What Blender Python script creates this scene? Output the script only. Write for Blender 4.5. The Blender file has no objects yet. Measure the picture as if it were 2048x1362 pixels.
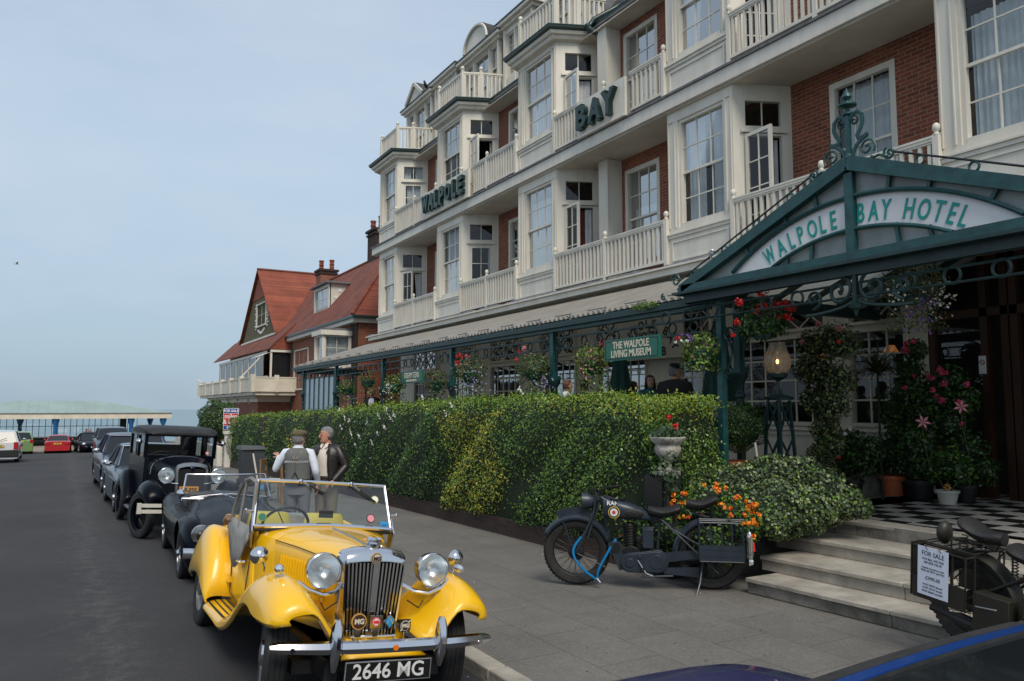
import bpy, bmesh, math, random
import numpy as np
from mathutils import Matrix, Vector, Euler
from math import sin, cos, pi, radians, sqrt, atan2
random.seed(7); rng = np.random.default_rng(7)
sc = bpy.context.scene
COL = sc.collection
# ------------------------------------------------------------------ camera
FPX, PW, PH, CH = 1555.0, 2048.0, 1362.0, 2.08
_a = (127-PW/2)/FPX; _b = -(816-PH/2)/FPX
_d = Vector((_a, _b, -1)).normalized(); _z = Vector((0, 1, _b)).normalized(); _x = _d.cross(_z)
RC = Matrix((_x, _d, _z))                      # world = RC @ cam
cd = bpy.data.cameras.new("camera"); cam = bpy.data.objects.new("camera", cd); COL.objects.link(cam)
cam.matrix_world = Matrix.Translation((0, 0, CH)) @ RC.to_4x4()
cd.sensor_fit = 'HORIZONTAL'; cd.sensor_width = 36.0; cd.lens = FPX/PW*36.0
cd.clip_end = 20000; cd.clip_start = 0.05
sc.camera = cam
# ------------------------------------------------------------------ world, sun, exposure
SUN_EL, SUN_AZ = radians(50), radians(196)     # azimuth clockwise from +Y (down the street)
sdir = Vector((sin(SUN_AZ)*cos(SUN_EL), cos(SUN_AZ)*cos(SUN_EL), sin(SUN_EL)))
W = bpy.data.worlds.new("World"); sc.world = W; W.use_nodes = True
nt = W.node_tree; nt.nodes.clear()
def wn(t, **k):
    n = nt.nodes.new(t)
    for a, v in k.items(): setattr(n, a, v)
    return n
out = wn('ShaderNodeOutputWorld'); bg = wn('ShaderNodeBackground')
sky = wn('ShaderNodeTexSky', sky_type='NISHITA', sun_disc=False, sun_elevation=SUN_EL, sun_rotation=SUN_AZ, air_density=1.0, dust_density=3.0, ozone_density=1.0)
bg.inputs['Strength'].default_value = 0.112
tc = wn('ShaderNodeTexCoord'); sep = wn('ShaderNodeSeparateXYZ')
mp = wn('ShaderNodeMapping'); mp.inputs['Scale'].default_value = (1.0, 1.0, 2.6)
noi = wn('ShaderNodeTexNoise'); noi.inputs['Scale'].default_value = 2.1; noi.inputs['Detail'].default_value = 6; noi.inputs['Roughness'].default_value = 0.55
rmp = wn('ShaderNodeValToRGB'); rmp.color_ramp.elements[0].position = 0.42; rmp.color_ramp.elements[1].position = 0.62
gr = wn('ShaderNodeValToRGB')                    # hazy overcast veil by elevation
ge = gr.color_ramp.elements
ge[0].position = 0.0; ge[0].color = (3.6, 4.7, 5.6, 1)
ge[1].position = 0.62; ge[1].color = (4.5, 5.4, 6.8, 1)
e = gr.color_ramp.elements.new(0.08); e.color = (4.1, 5.4, 6.5, 1)
e = gr.color_ramp.elements.new(0.28); e.color = (4.8, 6.1, 7.4, 1)
mx = wn('ShaderNodeMixRGB'); mx.inputs[0].default_value = 0.86
mc = wn('ShaderNodeMixRGB'); mc.inputs[2].default_value = (5.4, 6.2, 7.3, 1)
ml = wn('ShaderNodeMath', operation='MULTIPLY'); ml.inputs[1].default_value = 0.5
L = nt.links.new
L(tc.outputs['Generated'], sep.inputs[0]); L(tc.outputs['Generated'], mp.inputs[0]); L(mp.outputs[0], noi.inputs['Vector'])
L(noi.outputs['Fac'], rmp.inputs[0]); L(sep.outputs['Z'], gr.inputs[0]); L(rmp.outputs[0], ml.inputs[0])
L(sky.outputs[0], mx.inputs[1]); L(gr.outputs[0], mx.inputs[2])
L(ml.outputs[0], mc.inputs[0]); L(mx.outputs[0], mc.inputs[1])
L(mc.outputs[0], bg.inputs['Color']); L(bg.outputs[0], out.inputs[0])
sd = bpy.data.lights.new("sun", 'SUN'); sd.energy = 2.7; sd.angle = radians(24); sd.color = (1.0, 0.93, 0.82)
so = bpy.data.objects.new("sun", sd); COL.objects.link(so); so.rotation_euler = sdir.to_track_quat('Z', 'Y').to_euler()
vs = sc.view_settings; vs.view_transform = 'Standard'; vs.look = 'None'; vs.exposure = 0.0; vs.gamma = 1.0
sc.cycles.max_bounces = 6; sc.cycles.transparent_max_bounces = 16; sc.cycles.use_denoising = True; sc.cycles.sample_clamp_direct = 2.5; sc.cycles.sample_clamp_indirect = 2.5
# ------------------------------------------------------------------ placing helpers
def ray(px, py): return RC @ Vector(((px-PW/2)/FPX, -(py-PH/2)/FPX, -1))
def atX(px, py, X): d = ray(px, py); return Vector((0, 0, CH)) + d*(X/d.x)
def atY(px, py, Y): d = ray(px, py); return Vector((0, 0, CH)) + d*(Y/d.y)
def atZ(px, py, Z): d = ray(px, py); return Vector((0, 0, CH)) + d*((Z-CH)/d.z)
K = 1.1
HM = Matrix.Translation((0, 0, CH*(1-K))) @ Matrix.Scale(K, 4)     # survey units of the hotel -> metres
def hk(x, y, z): return Vector((x*K, y*K, z*K+CH*(1-K)))
def gz(Y): t = max(0.0, min(Y, 60.0)-2.0); return -0.00028*t*t      # street falls towards the sea
def kerbdrop(X): return 0.045 - 0.055*max(0.0, min(X, 2.96)-1.2)
def roadz(X, Y): return gz(Y)+kerbdrop(X) if Y < 55 else gz(Y)+0.045
# ------------------------------------------------------------------ materials
MATS = {}
def mat(name, col=(.5, .5, .5), rough=.6, metal=0.0, var=0.0, vscale=4.0, bump=0.0, bscale=None, col2=None, coat=0.0, spec=.5, emit=None, estr=0, stretch=None, sheen=0):
    m = bpy.data.materials.new(name); m.use_nodes = True; MATS[name] = m
    t = m.node_tree; b = t.nodes['Principled BSDF']
    b.inputs['Base Color'].default_value = (*col, 1); b.inputs['Roughness'].default_value = rough; b.inputs['Metallic'].default_value = metal
    b.inputs['Specular IOR Level'].default_value = spec
    if coat: b.inputs['Coat Weight'].default_value = coat; b.inputs['Coat Roughness'].default_value = .04
    if emit: b.inputs['Emission Color'].default_value = (*emit, 1); b.inputs['Emission Strength'].default_value = estr
    if var or bump or col2:
        c = t.nodes.new('ShaderNodeTexCoord'); mpn = t.nodes.new('ShaderNodeMapping'); t.links.new(c.outputs['Object'], mpn.inputs[0])
        if stretch: mpn.inputs['Scale'].default_value = stretch
        if var or col2:
            n = t.nodes.new('ShaderNodeTexNoise'); n.inputs['Scale'].default_value = vscale; n.inputs['Detail'].default_value = 6; n.inputs['Roughness'].default_value = .6
            t.links.new(mpn.outputs[0], n.inputs['Vector'])
            r = t.nodes.new('ShaderNodeValToRGB'); r.color_ramp.elements[0].position = .32; r.color_ramp.elements[1].position = .68
            c2 = col2 or tuple(x*(1-var) for x in col); c1 = col if col2 else tuple(min(1, x*(1+var*.6)) for x in col)
            r.color_ramp.elements[0].color = (*c2, 1); r.color_ramp.elements[1].color = (*c1, 1)
            t.links.new(n.outputs['Fac'], r.inputs[0]); t.links.new(r.outputs[0], b.inputs['Base Color'])
        if bump:
            n2 = t.nodes.new('ShaderNodeTexNoise'); n2.inputs['Scale'].default_value = bscale or vscale*6; n2.inputs['Detail'].default_value = 4
            t.links.new(mpn.outputs[0], n2.inputs['Vector'])
            bp = t.nodes.new('ShaderNodeBump'); bp.inputs['Strength'].default_value = bump; bp.inputs['Distance'].default_value = .02
            t.links.new(n2.outputs['Fac'], bp.inputs['Height']); t.links.new(bp.outputs[0], b.inputs['Normal'])
    return m
def glassmat(name, tint=(.9, .95, .95), refl=.5, rough=.02):
    m = bpy.data.materials.new(name); m.use_nodes = True; MATS[name] = m; t = m.node_tree; t.nodes.clear()
    o = t.nodes.new('ShaderNodeOutputMaterial'); mxs = t.nodes.new('ShaderNodeMixShader'); tr = t.nodes.new('ShaderNodeBsdfTransparent'); gl = t.nodes.new('ShaderNodeBsdfGlossy')
    tr.inputs[0].default_value = (*tint, 1); gl.inputs['Roughness'].default_value = rough
    lw = t.nodes.new('ShaderNodeLayerWeight'); lw.inputs[0].default_value = refl; 
    mm = t.nodes.new('ShaderNodeMath'); mm.operation = 'MULTIPLY_ADD'; mm.inputs[1].default_value = .5; mm.inputs[2].default_value = .05
    t.links.new(lw.outputs['Fresnel'], mm.inputs[0]); t.links.new(mm.outputs[0], mxs.inputs[0]); t.links.new(tr.outputs[0], mxs.inputs[1]); t.links.new(gl.outputs[0], mxs.inputs[2]); t.links.new(mxs.outputs[0], o.inputs[0])
    return m
def patternmat(name, kind, c1, c2, c3, sx, sy, rough=.85, bump=.4, mortar=.02, offset=.5, axis='wall', var=.25, rot=0.0, streak=0.0):
    """brick texture on walls (u = x+y, v = z) or floors (u = x, v = y) in world metres"""
    m = bpy.data.materials.new(name); m.use_nodes = True; MATS[name] = m; t = m.node_tree; b = t.nodes['Principled BSDF']; N = t.nodes.new; Lk = t.links.new
    b.inputs['Roughness'].default_value = rough
    g = N('ShaderNodeNewGeometry'); s = N('ShaderNodeSeparateXYZ'); cb = N('ShaderNodeCombineXYZ'); Lk(g.outputs['Position'], s.inputs[0])
    if axis == 'wall':
        ad = N('ShaderNodeMath'); ad.operation = 'ADD'; Lk(s.outputs[0], ad.inputs[0]); Lk(s.outputs[1], ad.inputs[1]); Lk(ad.outputs[0], cb.inputs[0]); Lk(s.outputs[2], cb.inputs[1])
    elif axis == 'roof':
        Lk(s.outputs[1], cb.inputs[0]); Lk(s.outputs[2], cb.inputs[1])
    elif axis == 'roofx':
        Lk(s.outputs[0], cb.inputs[0]); Lk(s.outputs[2], cb.inputs[1])
    else:
        Lk(s.outputs[1], cb.inputs[0]); Lk(s.outputs[0], cb.inputs[1])
    mpn = N('ShaderNodeMapping'); mpn.inputs['Rotation'].default_value = (0, 0, rot); Lk(cb.outputs[0], mpn.inputs[0])
    n = N('ShaderNodeTexNoise'); n.inputs['Scale'].default_value = .9; n.inputs['Detail'].default_value = 8; n.inputs['Roughness'].default_value = .65; Lk(g.outputs['Position'], n.inputs['Vector'])
    if kind == 'brick':
        br = N('ShaderNodeTexBrick'); br.offset = offset; br.inputs['Scale'].default_value = 1; br.inputs['Brick Width'].default_value = sx; br.inputs['Row Height'].default_value = sy
        br.inputs['Mortar Size'].default_value = mortar; br.inputs['Color1'].default_value = (*c1, 1); br.inputs['Color2'].default_value = (*c2, 1); br.inputs['Mortar'].default_value = (*c3, 1); br.inputs['Bias'].default_value = 0
        br.inputs['Mortar Smooth'].default_value = .2
    else:
        br = N('ShaderNodeTexChecker'); br.inputs['Scale'].default_value = 1/sx; br.inputs['Color1'].default_value = (*c1, 1); br.inputs['Color2'].default_value = (*c2, 1)
    Lk(mpn.outputs[0], br.inputs['Vector'])
    mxn = N('ShaderNodeMixRGB'); mxn.blend_type = 'MULTIPLY'; mxn.inputs[0].default_value = 1
    r = N('ShaderNodeValToRGB'); r.color_ramp.elements[0].position = .3; r.color_ramp.elements[1].position = .7
    r.color_ramp.elements[0].color = (1-var, 1-var, 1-var, 1); r.color_ramp.elements[1].color = (1, 1, 1, 1)
    Lk(n.outputs['Fac'], r.inputs[0]); Lk(br.outputs['Color'], mxn.inputs[1]); Lk(r.outputs[0], mxn.inputs[2])
    n3 = N('ShaderNodeTexNoise'); n3.inputs['Scale'].default_value = 45; n3.inputs['Detail'].default_value = 3; Lk(g.outputs['Position'], n3.inputs['Vector'])
    m3 = N('ShaderNodeMixRGB'); m3.blend_type = 'OVERLAY'; m3.inputs[0].default_value = .45; Lk(mxn.outputs[0], m3.inputs[1]); Lk(n3.outputs['Fac'], m3.inputs[2])
    Lk(m3.outputs[0], b.inputs['Base Color'])
    if bump:
        bp = N('ShaderNodeBump'); bp.inputs['Strength'].default_value = bump; bp.inputs['Distance'].default_value = .01
        if kind == 'brick':
            iv = N('ShaderNodeMath'); iv.operation = 'SUBTRACT'; iv.inputs[0].default_value = 1; Lk(br.outputs['Fac'], iv.inputs[1]); 
            a2 = N('ShaderNodeMath'); a2.operation = 'MULTIPLY_ADD'; a2.inputs[1].default_value = .35; Lk(n3.outputs['Fac'], a2.inputs[0]); Lk(iv.outputs[0], a2.inputs[2]); Lk(a2.outputs[0], bp.inputs['Height'])
        else: Lk(n3.outputs['Fac'], bp.inputs['Height'])
        Lk(bp.outputs[0], b.inputs['Normal'])
    return m
# ------------------------------------------------------------------ mesh builder
class MB:
    def __init__(s, M=None):
        s.v = []; s.f = []; s.m = []; s.s = []; s.mats = []; s.M = M or Matrix()
    def mi(s, m):
        if m not in s.mats: s.mats.append(m)
        return s.mats.index(m)
    def add(s, vs, fs, m, smooth=False, T=None):
        M = s.M @ T if T is not None else s.M
        o = len(s.v); s.v += [tuple(M @ Vector(p)) for p in vs]; k = s.mi(m)
        for f in fs: s.f.append(tuple(o+i for i in f)); s.m.append(k); s.s.append(smooth)
    def box(s, x0, x1, y0, y1, z0, z1, m, T=None):
        x0, x1 = min(x0, x1), max(x0, x1); y0, y1 = min(y0, y1), max(y0, y1); z0, z1 = min(z0, z1), max(z0, z1)
        s.add([(x0, y0, z0), (x1, y0, z0), (x1, y1, z0), (x0, y1, z0), (x0, y0, z1), (x1, y0, z1), (x1, y1, z1), (x0, y1, z1)],
              [(0, 3, 2, 1), (4, 5, 6, 7), (0, 1, 5, 4), (1, 2, 6, 5), (2, 3, 7, 6), (3, 0, 4, 7)], m, T=T)
    def beam(s, p, q, w, h, m, up=(0, 0, 1)):
        p, q = Vector(p), Vector(q); d = (q-p); Ln = d.length
        if Ln < 1e-6: return
        d /= Ln; u = Vector(up)
        if abs(d.dot(u)) > .98: u = Vector((0, 1, 0))
        x = d.cross(u).normalized(); z = x.cross(d)
        T = Matrix((x, d, z)).transposed().to_4x4(); T.translation = p
        s.box(-w/2, w/2, 0, Ln, -h/2, h/2, m, T=T)
    def ring(s, c, x, y, r, n, ry=None): 
        ry = ry or r
        return [tuple(c + x*(r*cos(2*pi*i/n)) + y*(ry*sin(2*pi*i/n))) for i in range(n)]
    def loft(s, rings, m, closed=True, caps=True, smooth=True, loop=False):
        n = len(rings[0]); vs = [p for r in rings for p in r]; fs = []
        R = len(rings)
        for i in range(R if loop else R-1):
            j2 = (i+1) % R
            for j in range(n if closed else n-1):
                k = (j+1) % n
                fs.append((i*n+j, i*n+k, j2*n+k, j2*n+j))
        s.add(vs, fs, m, smooth)
        if caps and closed and not loop:
            s.add(rings[0], [tuple(range(n))[::-1]], m); s.add(rings[-1], [tuple(range(n))], m)
    def tube(s, pts, r, m, n=8, caps=True, closed=False, flat=None):
        pts = [Vector(p) for p in pts]; k = len(pts); rs = r if isinstance(r, (list, tuple)) else [r]*k
        rings = []; prev = None
        for i in range(k):
            if closed: d = pts[(i+1) % k]-pts[i-1]
            else: d = pts[min(i+1, k-1)]-pts[max(i-1, 0)]
            if d.length < 1e-9: d = Vector((0, 0, 1))
            d.normalize()
            if prev is None:
                a = Vector((0, 0, 1)) if abs(d.z) < .9 else Vector((1, 0, 0))
                x = d.cross(a).normalized()
            else:
                x = prev - d*prev.dot(d)
                x = x.normalized() if x.length > 1e-6 else d.orthogonal().normalized()
            prev = x; y = d.cross(x)
            rings.append(s.ring(pts[i], x, y, rs[i], n, rs[i]*flat if flat else None))
        s.loft(rings, m, caps=caps, loop=closed)
    def lathe(s, prof, m, c=(0, 0, 0), axis='z', n=20, T=None, arc=None):
        c = Vector(c); ax = {'x': Vector((1, 0, 0)), 'y': Vector((0, 1, 0)), 'z': Vector((0, 0, 1))}[axis] if isinstance(axis, str) else Vector(axis).normalized()
        a = ax.orthogonal().normalized() if not isinstance(axis, str) else {'x': Vector((0, 1, 0)), 'y': Vector((0, 0, 1)), 'z': Vector((1, 0, 0))}[axis]
        b = ax.cross(a); vs = []; fs = []
        for r, h in prof:
            for i in range(n):
                t = 2*pi*i/n; vs.append(tuple(c+ax*h+a*(r*cos(t))+b*(r*sin(t))))
        for i in range(len(prof)-1):
            for j in range(n):
                k = (j+1) % n; fs.append((i*n+j, i*n+k, (i+1)*n+k, (i+1)*n+j))
        s.add(vs, fs, m, True, T=T)
    def disc(s, c, nrm, r, t, m, n=20, ry=None):
        nrm = Vector(nrm).normalized(); x = nrm.orthogonal().normalized() if abs(nrm.z) > .9 else Vector((0, 0, 1)).cross(nrm).normalized(); y = nrm.cross(x); c = Vector(c)
        s.loft([s.ring(c, x, y, r, n, ry), s.ring(c+nrm*t, x, y, r, n, ry)], m, smooth=True)
    def ell(s, c, r, m, n=14, T=None):
        c = Vector(c); r = Vector((r, r, r)) if isinstance(r, (int, float)) else Vector(r); k = n//2+1; vs = []; fs = []
        for i in range(k):
            p = pi*i/(k-1)
            for j in range(n):
                t = 2*pi*j/n; vs.append((c.x+r.x*sin(p)*cos(t), c.y+r.y*sin(p)*sin(t), c.z-r.z*cos(p)))
        for i in range(k-1):
            for j in range(n):
                q = (j+1) % n; fs.append((i*n+j, i*n+q, (i+1)*n+q, (i+1)*n+j))
        s.add(vs, fs, m, True, T=T)
    def prism(s, poly, off, m, smooth=False):
        n = len(poly); off = Vector(off); p2 = [tuple(Vector(p)+off) for p in poly]
        s.add(list(poly)+p2, [tuple(range(n))[::-1], tuple(range(n, 2*n))]+[(i, (i+1) % n, n+(i+1) % n, n+i) for i in range(n)], m, smooth)
    def torus(s, c, axis, R, r, m, n=24, k=8, arc=(0, 1)):
        ax = Vector(axis).normalized(); x = ax.orthogonal().normalized(); y = ax.cross(x); c = Vector(c)
        full = arc == (0, 1); q = n if full else n+1
        s.tube([c+x*(R*cos(2*pi*(arc[0]+(arc[1]-arc[0])*i/n)))+y*(R*sin(2*pi*(arc[0]+(arc[1]-arc[0])*i/n))) for i in range(q)], r, m, n=k, closed=full)
    def sweep(s, path, prof, m, up=(0, 0, 1), smooth=False):
        """plan polyline path [(x,y)], profile [(outward, z)] ; outward = right-hand side of travel"""
        P2 = [Vector((p[0], p[1])) for p in path]; rings = []
        for i, p in enumerate(P2):
            a = (P2[i]-P2[i-1]).normalized() if i else (P2[1]-P2[0]).normalized(); b = (P2[i+1]-P2[i]).normalized() if i < len(P2)-1 else a
            na = Vector((a.y, -a.x)); nb = Vector((b.y, -b.x)); nn = (na+nb).normalized(); k = 1/max(.35, nn.dot(na))
            rings.append([(p.x+nn.x*o*k, p.y+nn.y*o*k, z) for o, z in prof])
        s.loft(rings, m, closed=True, caps=True, smooth=smooth)
    def build(s, name, parent=None, bevel=0, subsurf=0, solid=0, loc=None, sharp=42, fixn=True):
        me = bpy.data.meshes.new(name); 
        v = s.v
        if loc is not None: v = [tuple(Vector(p)-Vector(loc)) for p in v]
        me.from_pydata(v, [], s.f)
        for m in s.mats: me.materials.append(MATS[m])
        me.polygons.foreach_set('material_index', s.m); me.polygons.foreach_set('use_smooth', s.s)
        if fixn:
            bm = bmesh.new(); bm.from_mesh(me)
            if subsurf or solid or bevel: bmesh.ops.remove_doubles(bm, verts=bm.verts, dist=1e-5)
            bmesh.ops.recalc_face_normals(bm, faces=bm.faces); bm.to_mesh(me); bm.free()
        me.set_sharp_from_angle(angle=radians(sharp))
        me.update(); o = bpy.data.objects.new(name, me); COL.objects.link(o)
        if loc is not None: o.location = loc
        if parent is not None: attach(o, parent)
        if solid: md = o.modifiers.new('s', 'SOLIDIFY'); md.thickness = solid; md.offset = 0
        if bevel: md = o.modifiers.new('b', 'BEVEL'); md.width = bevel; md.segments = 2; md.limit_method = 'ANGLE'; md.angle_limit = radians(40)
        if subsurf: md = o.modifiers.new('u', 'SUBSURF'); md.levels = subsurf; md.render_levels = subsurf
        return o
def attach(o, parent):
    """parent keeping world position (all meshes are made in world or in thing space)"""
    o.parent = parent
    if not parent.get('local'): 
        # parts made in world space under an unrotated empty
        q = parent; off = Vector((0, 0, 0))
        while q is not None and not q.get('local'): off += q.location; q = q.parent
        o.location = Vector(o.location)-off
def thing(name, label, cat, loc=(0, 0, 0), rot=(0, 0, 0), group=None, local=False, scale=1.0):
    o = bpy.data.objects.new(name, None); COL.objects.link(o); o.location = loc; o.rotation_euler = rot; o.scale = (scale,)*3
    o.empty_display_size = .2
    if local: o['local'] = 1
    tag(o, label, cat, group); return o
def tag(o, label=None, cat=None, group=None, kind=None):
    if label: o['label'] = label
    if cat: o['category'] = cat
    if group: o['group'] = group
    if kind: o['kind'] = kind
    return o
def struct(mb, name, **k): return tag(mb.build(name, **k), kind='structure')
def text_mesh(txt, size, extr=.004, bold=0.0, width=1.0, spacing=1.0, align='CENTER'):
    c = bpy.data.curves.new('t', 'FONT'); c.body = txt; c.size = size; c.extrude = extr; c.offset = bold; c.align_x = align; c.align_y = 'CENTER'; c.space_character = spacing; c.resolution_u = 4
    o = bpy.data.objects.new('t', c); COL.objects.link(o); dg = bpy.context.evaluated_depsgraph_get(); dg.update()
    me = bpy.data.meshes.new_from_object(o.evaluated_get(dg)); bpy.data.objects.remove(o); bpy.data.curves.remove(c)
    v = [(p.co.x*width, p.co.y, p.co.z) for p in me.vertices]; f = [tuple(p.vertices) for p in me.polygons]; bpy.data.meshes.remove(me)
    return v, f
def frameT(c, u, n):
    """matrix with local x = u (reading direction), local z = n (towards reader), local y = up-ish"""
    u = Vector(u).normalized(); n = Vector(n).normalized(); y = n.cross(u).normalized(); T = Matrix((u, y, n)).transposed().to_4x4(); T.translation = Vector(c); return T
def add_text(mb, txt, size, c, u, n, m, extr=.004, **k):
    v, f = text_mesh(txt, size, extr, **k); mb.add(v, f, m, T=frameT(c, u, n))
def leaves(name, pts, nrm, size, mats, wts=None, parent=None, aspect=.5, droop=.0, jitter=1.0, fold=.25, matsel=None):
    """many small folded leaf faces, one mesh"""
    pts = np.asarray(pts, float); N = len(pts); nrm = np.asarray(nrm, float)
    nn = nrm + rng.normal(0, .55*jitter, (N, 3)); nn /= np.linalg.norm(nn, axis=1)[:, None]+1e-9
    t = rng.normal(0, 1, (N, 3)); t[:, 2] -= droop; t -= nn*(t*nn).sum(1)[:, None]; t /= np.linalg.norm(t, axis=1)[:, None]+1e-9
    b = np.cross(nn, t); sz = (np.asarray(size) if np.ndim(size) else size)*rng.uniform(.6, 1.3, N); sz = sz[:, None]
    v = np.empty((N, 4, 3)); v[:, 0] = pts-t*sz*.5; v[:, 1] = pts+b*sz*aspect*.5+nn*sz*fold*.3; v[:, 2] = pts+t*sz*.5-nn*sz*fold*.3; v[:, 3] = pts-b*sz*aspect*.5+nn*sz*fold*.3
    me = bpy.data.meshes.new(name); me.vertices.add(N*4); me.vertices.foreach_set('co', v.reshape(-1))
    me.loops.add(N*4); me.loops.foreach_set('vertex_index', np.arange(N*4)); me.polygons.add(N)
    me.polygons.foreach_set('loop_start', np.arange(N)*4); me.polygons.foreach_set('loop_total', np.full(N, 4))
    for m in mats: me.materials.append(MATS[m])
    mi = matsel if matsel is not None else rng.choice(len(mats), N, p=wts)
    me.polygons.foreach_set('material_index', np.asarray(mi, np.int32)); me.update(calc_edges=True); me.validate()
    o = bpy.data.objects.new(name, me); COL.objects.link(o)
    if parent is not None: attach(o, parent)
    return o
def blob_pts(c, r, n, shell=.75):
    p = rng.normal(0, 1, (n, 3)); p /= np.linalg.norm(p, axis=1)[:, None]; rr = shell+(1-shell)*rng.random(n)**.5; rr *= 1+.16*np.sin(p[:, 0]*5+c[0])*np.sin(p[:, 2]*6+c[1])
    return p*rr[:, None]*np.asarray(r)+np.asarray(c), p
# ------------------------------------------------------------------ material palette
mat('white', (.70, .655, .56), .5, var=.12, vscale=3.2, bump=.12, bscale=12, stretch=(1, 1, .22))
mat('white2', (.60, .57, .50), .55, var=.12, vscale=2)
mat('cream', (.66, .60, .48), .6, var=.15, vscale=1.5, bump=.1)
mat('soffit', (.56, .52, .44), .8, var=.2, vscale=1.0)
mat('lead', (.16, .16, .17), .7, var=.4, vscale=6, bump=.6)
mat('gutter', (.012, .035, .03), .35, var=.3)
mat('green', (.011, .068, .070), .42, var=.35, vscale=7, bump=.15)
mat('greendk', (.008, .032, .032), .45, var=.4, vscale=6)
mat('greensign', (.012, .13, .085), .4)
mat('greenlet', (.005, .028, .022), .3)
mat('teal', (.0, .27, .24), .45)
mat('bandwhite', (.70, .70, .70), .35, var=.08)
mat('frosted', (.22, .25, .24), .35, var=.3, vscale=2)
def translucent(name, col, k, tr):
    m = mat(name, col, .4, var=.2, vscale=2); t = m.node_tree; b = t.nodes['Principled BSDF']; o = [n for n in t.nodes if n.type == 'OUTPUT_MATERIAL'][0]; a = t.nodes.new('ShaderNodeMixShader'); l = t.nodes.new('ShaderNodeBsdfTranslucent'); l.inputs[0].default_value = (*tr, 1); a.inputs[0].default_value = k; t.links.new(b.outputs[0], a.inputs[1]); t.links.new(l.outputs[0], a.inputs[2]); t.links.new(a.outputs[0], o.inputs[0]); return m
translucent('frostroof', (.16, .18, .17), .35, (.55, .6, .58))
mat('dark', (.012, .011, .01), .9)
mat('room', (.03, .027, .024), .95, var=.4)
mat('curtain', (.62, .62, .62), .9, var=.15, vscale=3)
mat('curtainred', (.20, .035, .035), .9, var=.3)
mat('slate', (.045, .042, .040), .7, var=.6, vscale=9, bump=.7)
mat('woodbrown', (.045, .018, .009), .45, var=.4, vscale=5, stretch=(1, 1, .2))
mat('stone', (.34, .31, .26), .85, var=.35, vscale=3, bump=.4)
mat('stonedk', (.19, .175, .15), .9, var=.5, vscale=3.5, bump=.6)
mat('blackpaint', (.010, .010, .011), .35)
mat('iron', (.02, .022, .024), .45, metal=.3)
mat('chrome', (.66, .66, .68), .13, metal=1.0)
mat('steel', (.45, .45, .46), .28, metal=1.0)
mat('rubber', (.014, .014, .015), .8, var=.4, vscale=12, bump=.2)
mat('terracotta', (.52, .14, .05), .7, var=.25)
mat('glassdk', (.014, .017, .019), .06)
mat('redbrickdk', (.10, .032, .02), .85, var=.4)
glassmat('glass', (.80, .86, .88), .25); glassmat('clear', (.93, .97, .97), .25)
patternmat('brick', 'brick', (.36, .095, .040), (.20, .048, .024), (.34, .23, .16), .225, .075, mortar=.009, var=.35, bump=.5)
patternmat('brickold', 'brick', (.060, .030, .021), (.035, .020, .015), (.04, .033, .028), .225, .075, mortar=.008, var=.5)
patternmat('tiles', 'brick', (.40, .105, .048), (.28, .065, .035), (.07, .02, .012), .17, .085, mortar=.008, axis='roof', var=.45)
patternmat('tiles2', 'brick', (.31, .09, .052), (.21, .062, .04), (.05, .016, .012), .17, .085, mortar=.008, axis='roof', var=.5)
patternmat('paving', 'brick', (.165, .153, .136), (.145, .135, .12), (.07, .065, .058), .93, .62, mortar=.004, axis='floor', var=.3, bump=.35, rough=.9)
patternmat('checker', 'checker', (.46, .44, .40), (.014, .014, .016), (0, 0, 0), .34, .34, axis='floor', rough=.4, bump=.05, var=.35)
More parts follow.
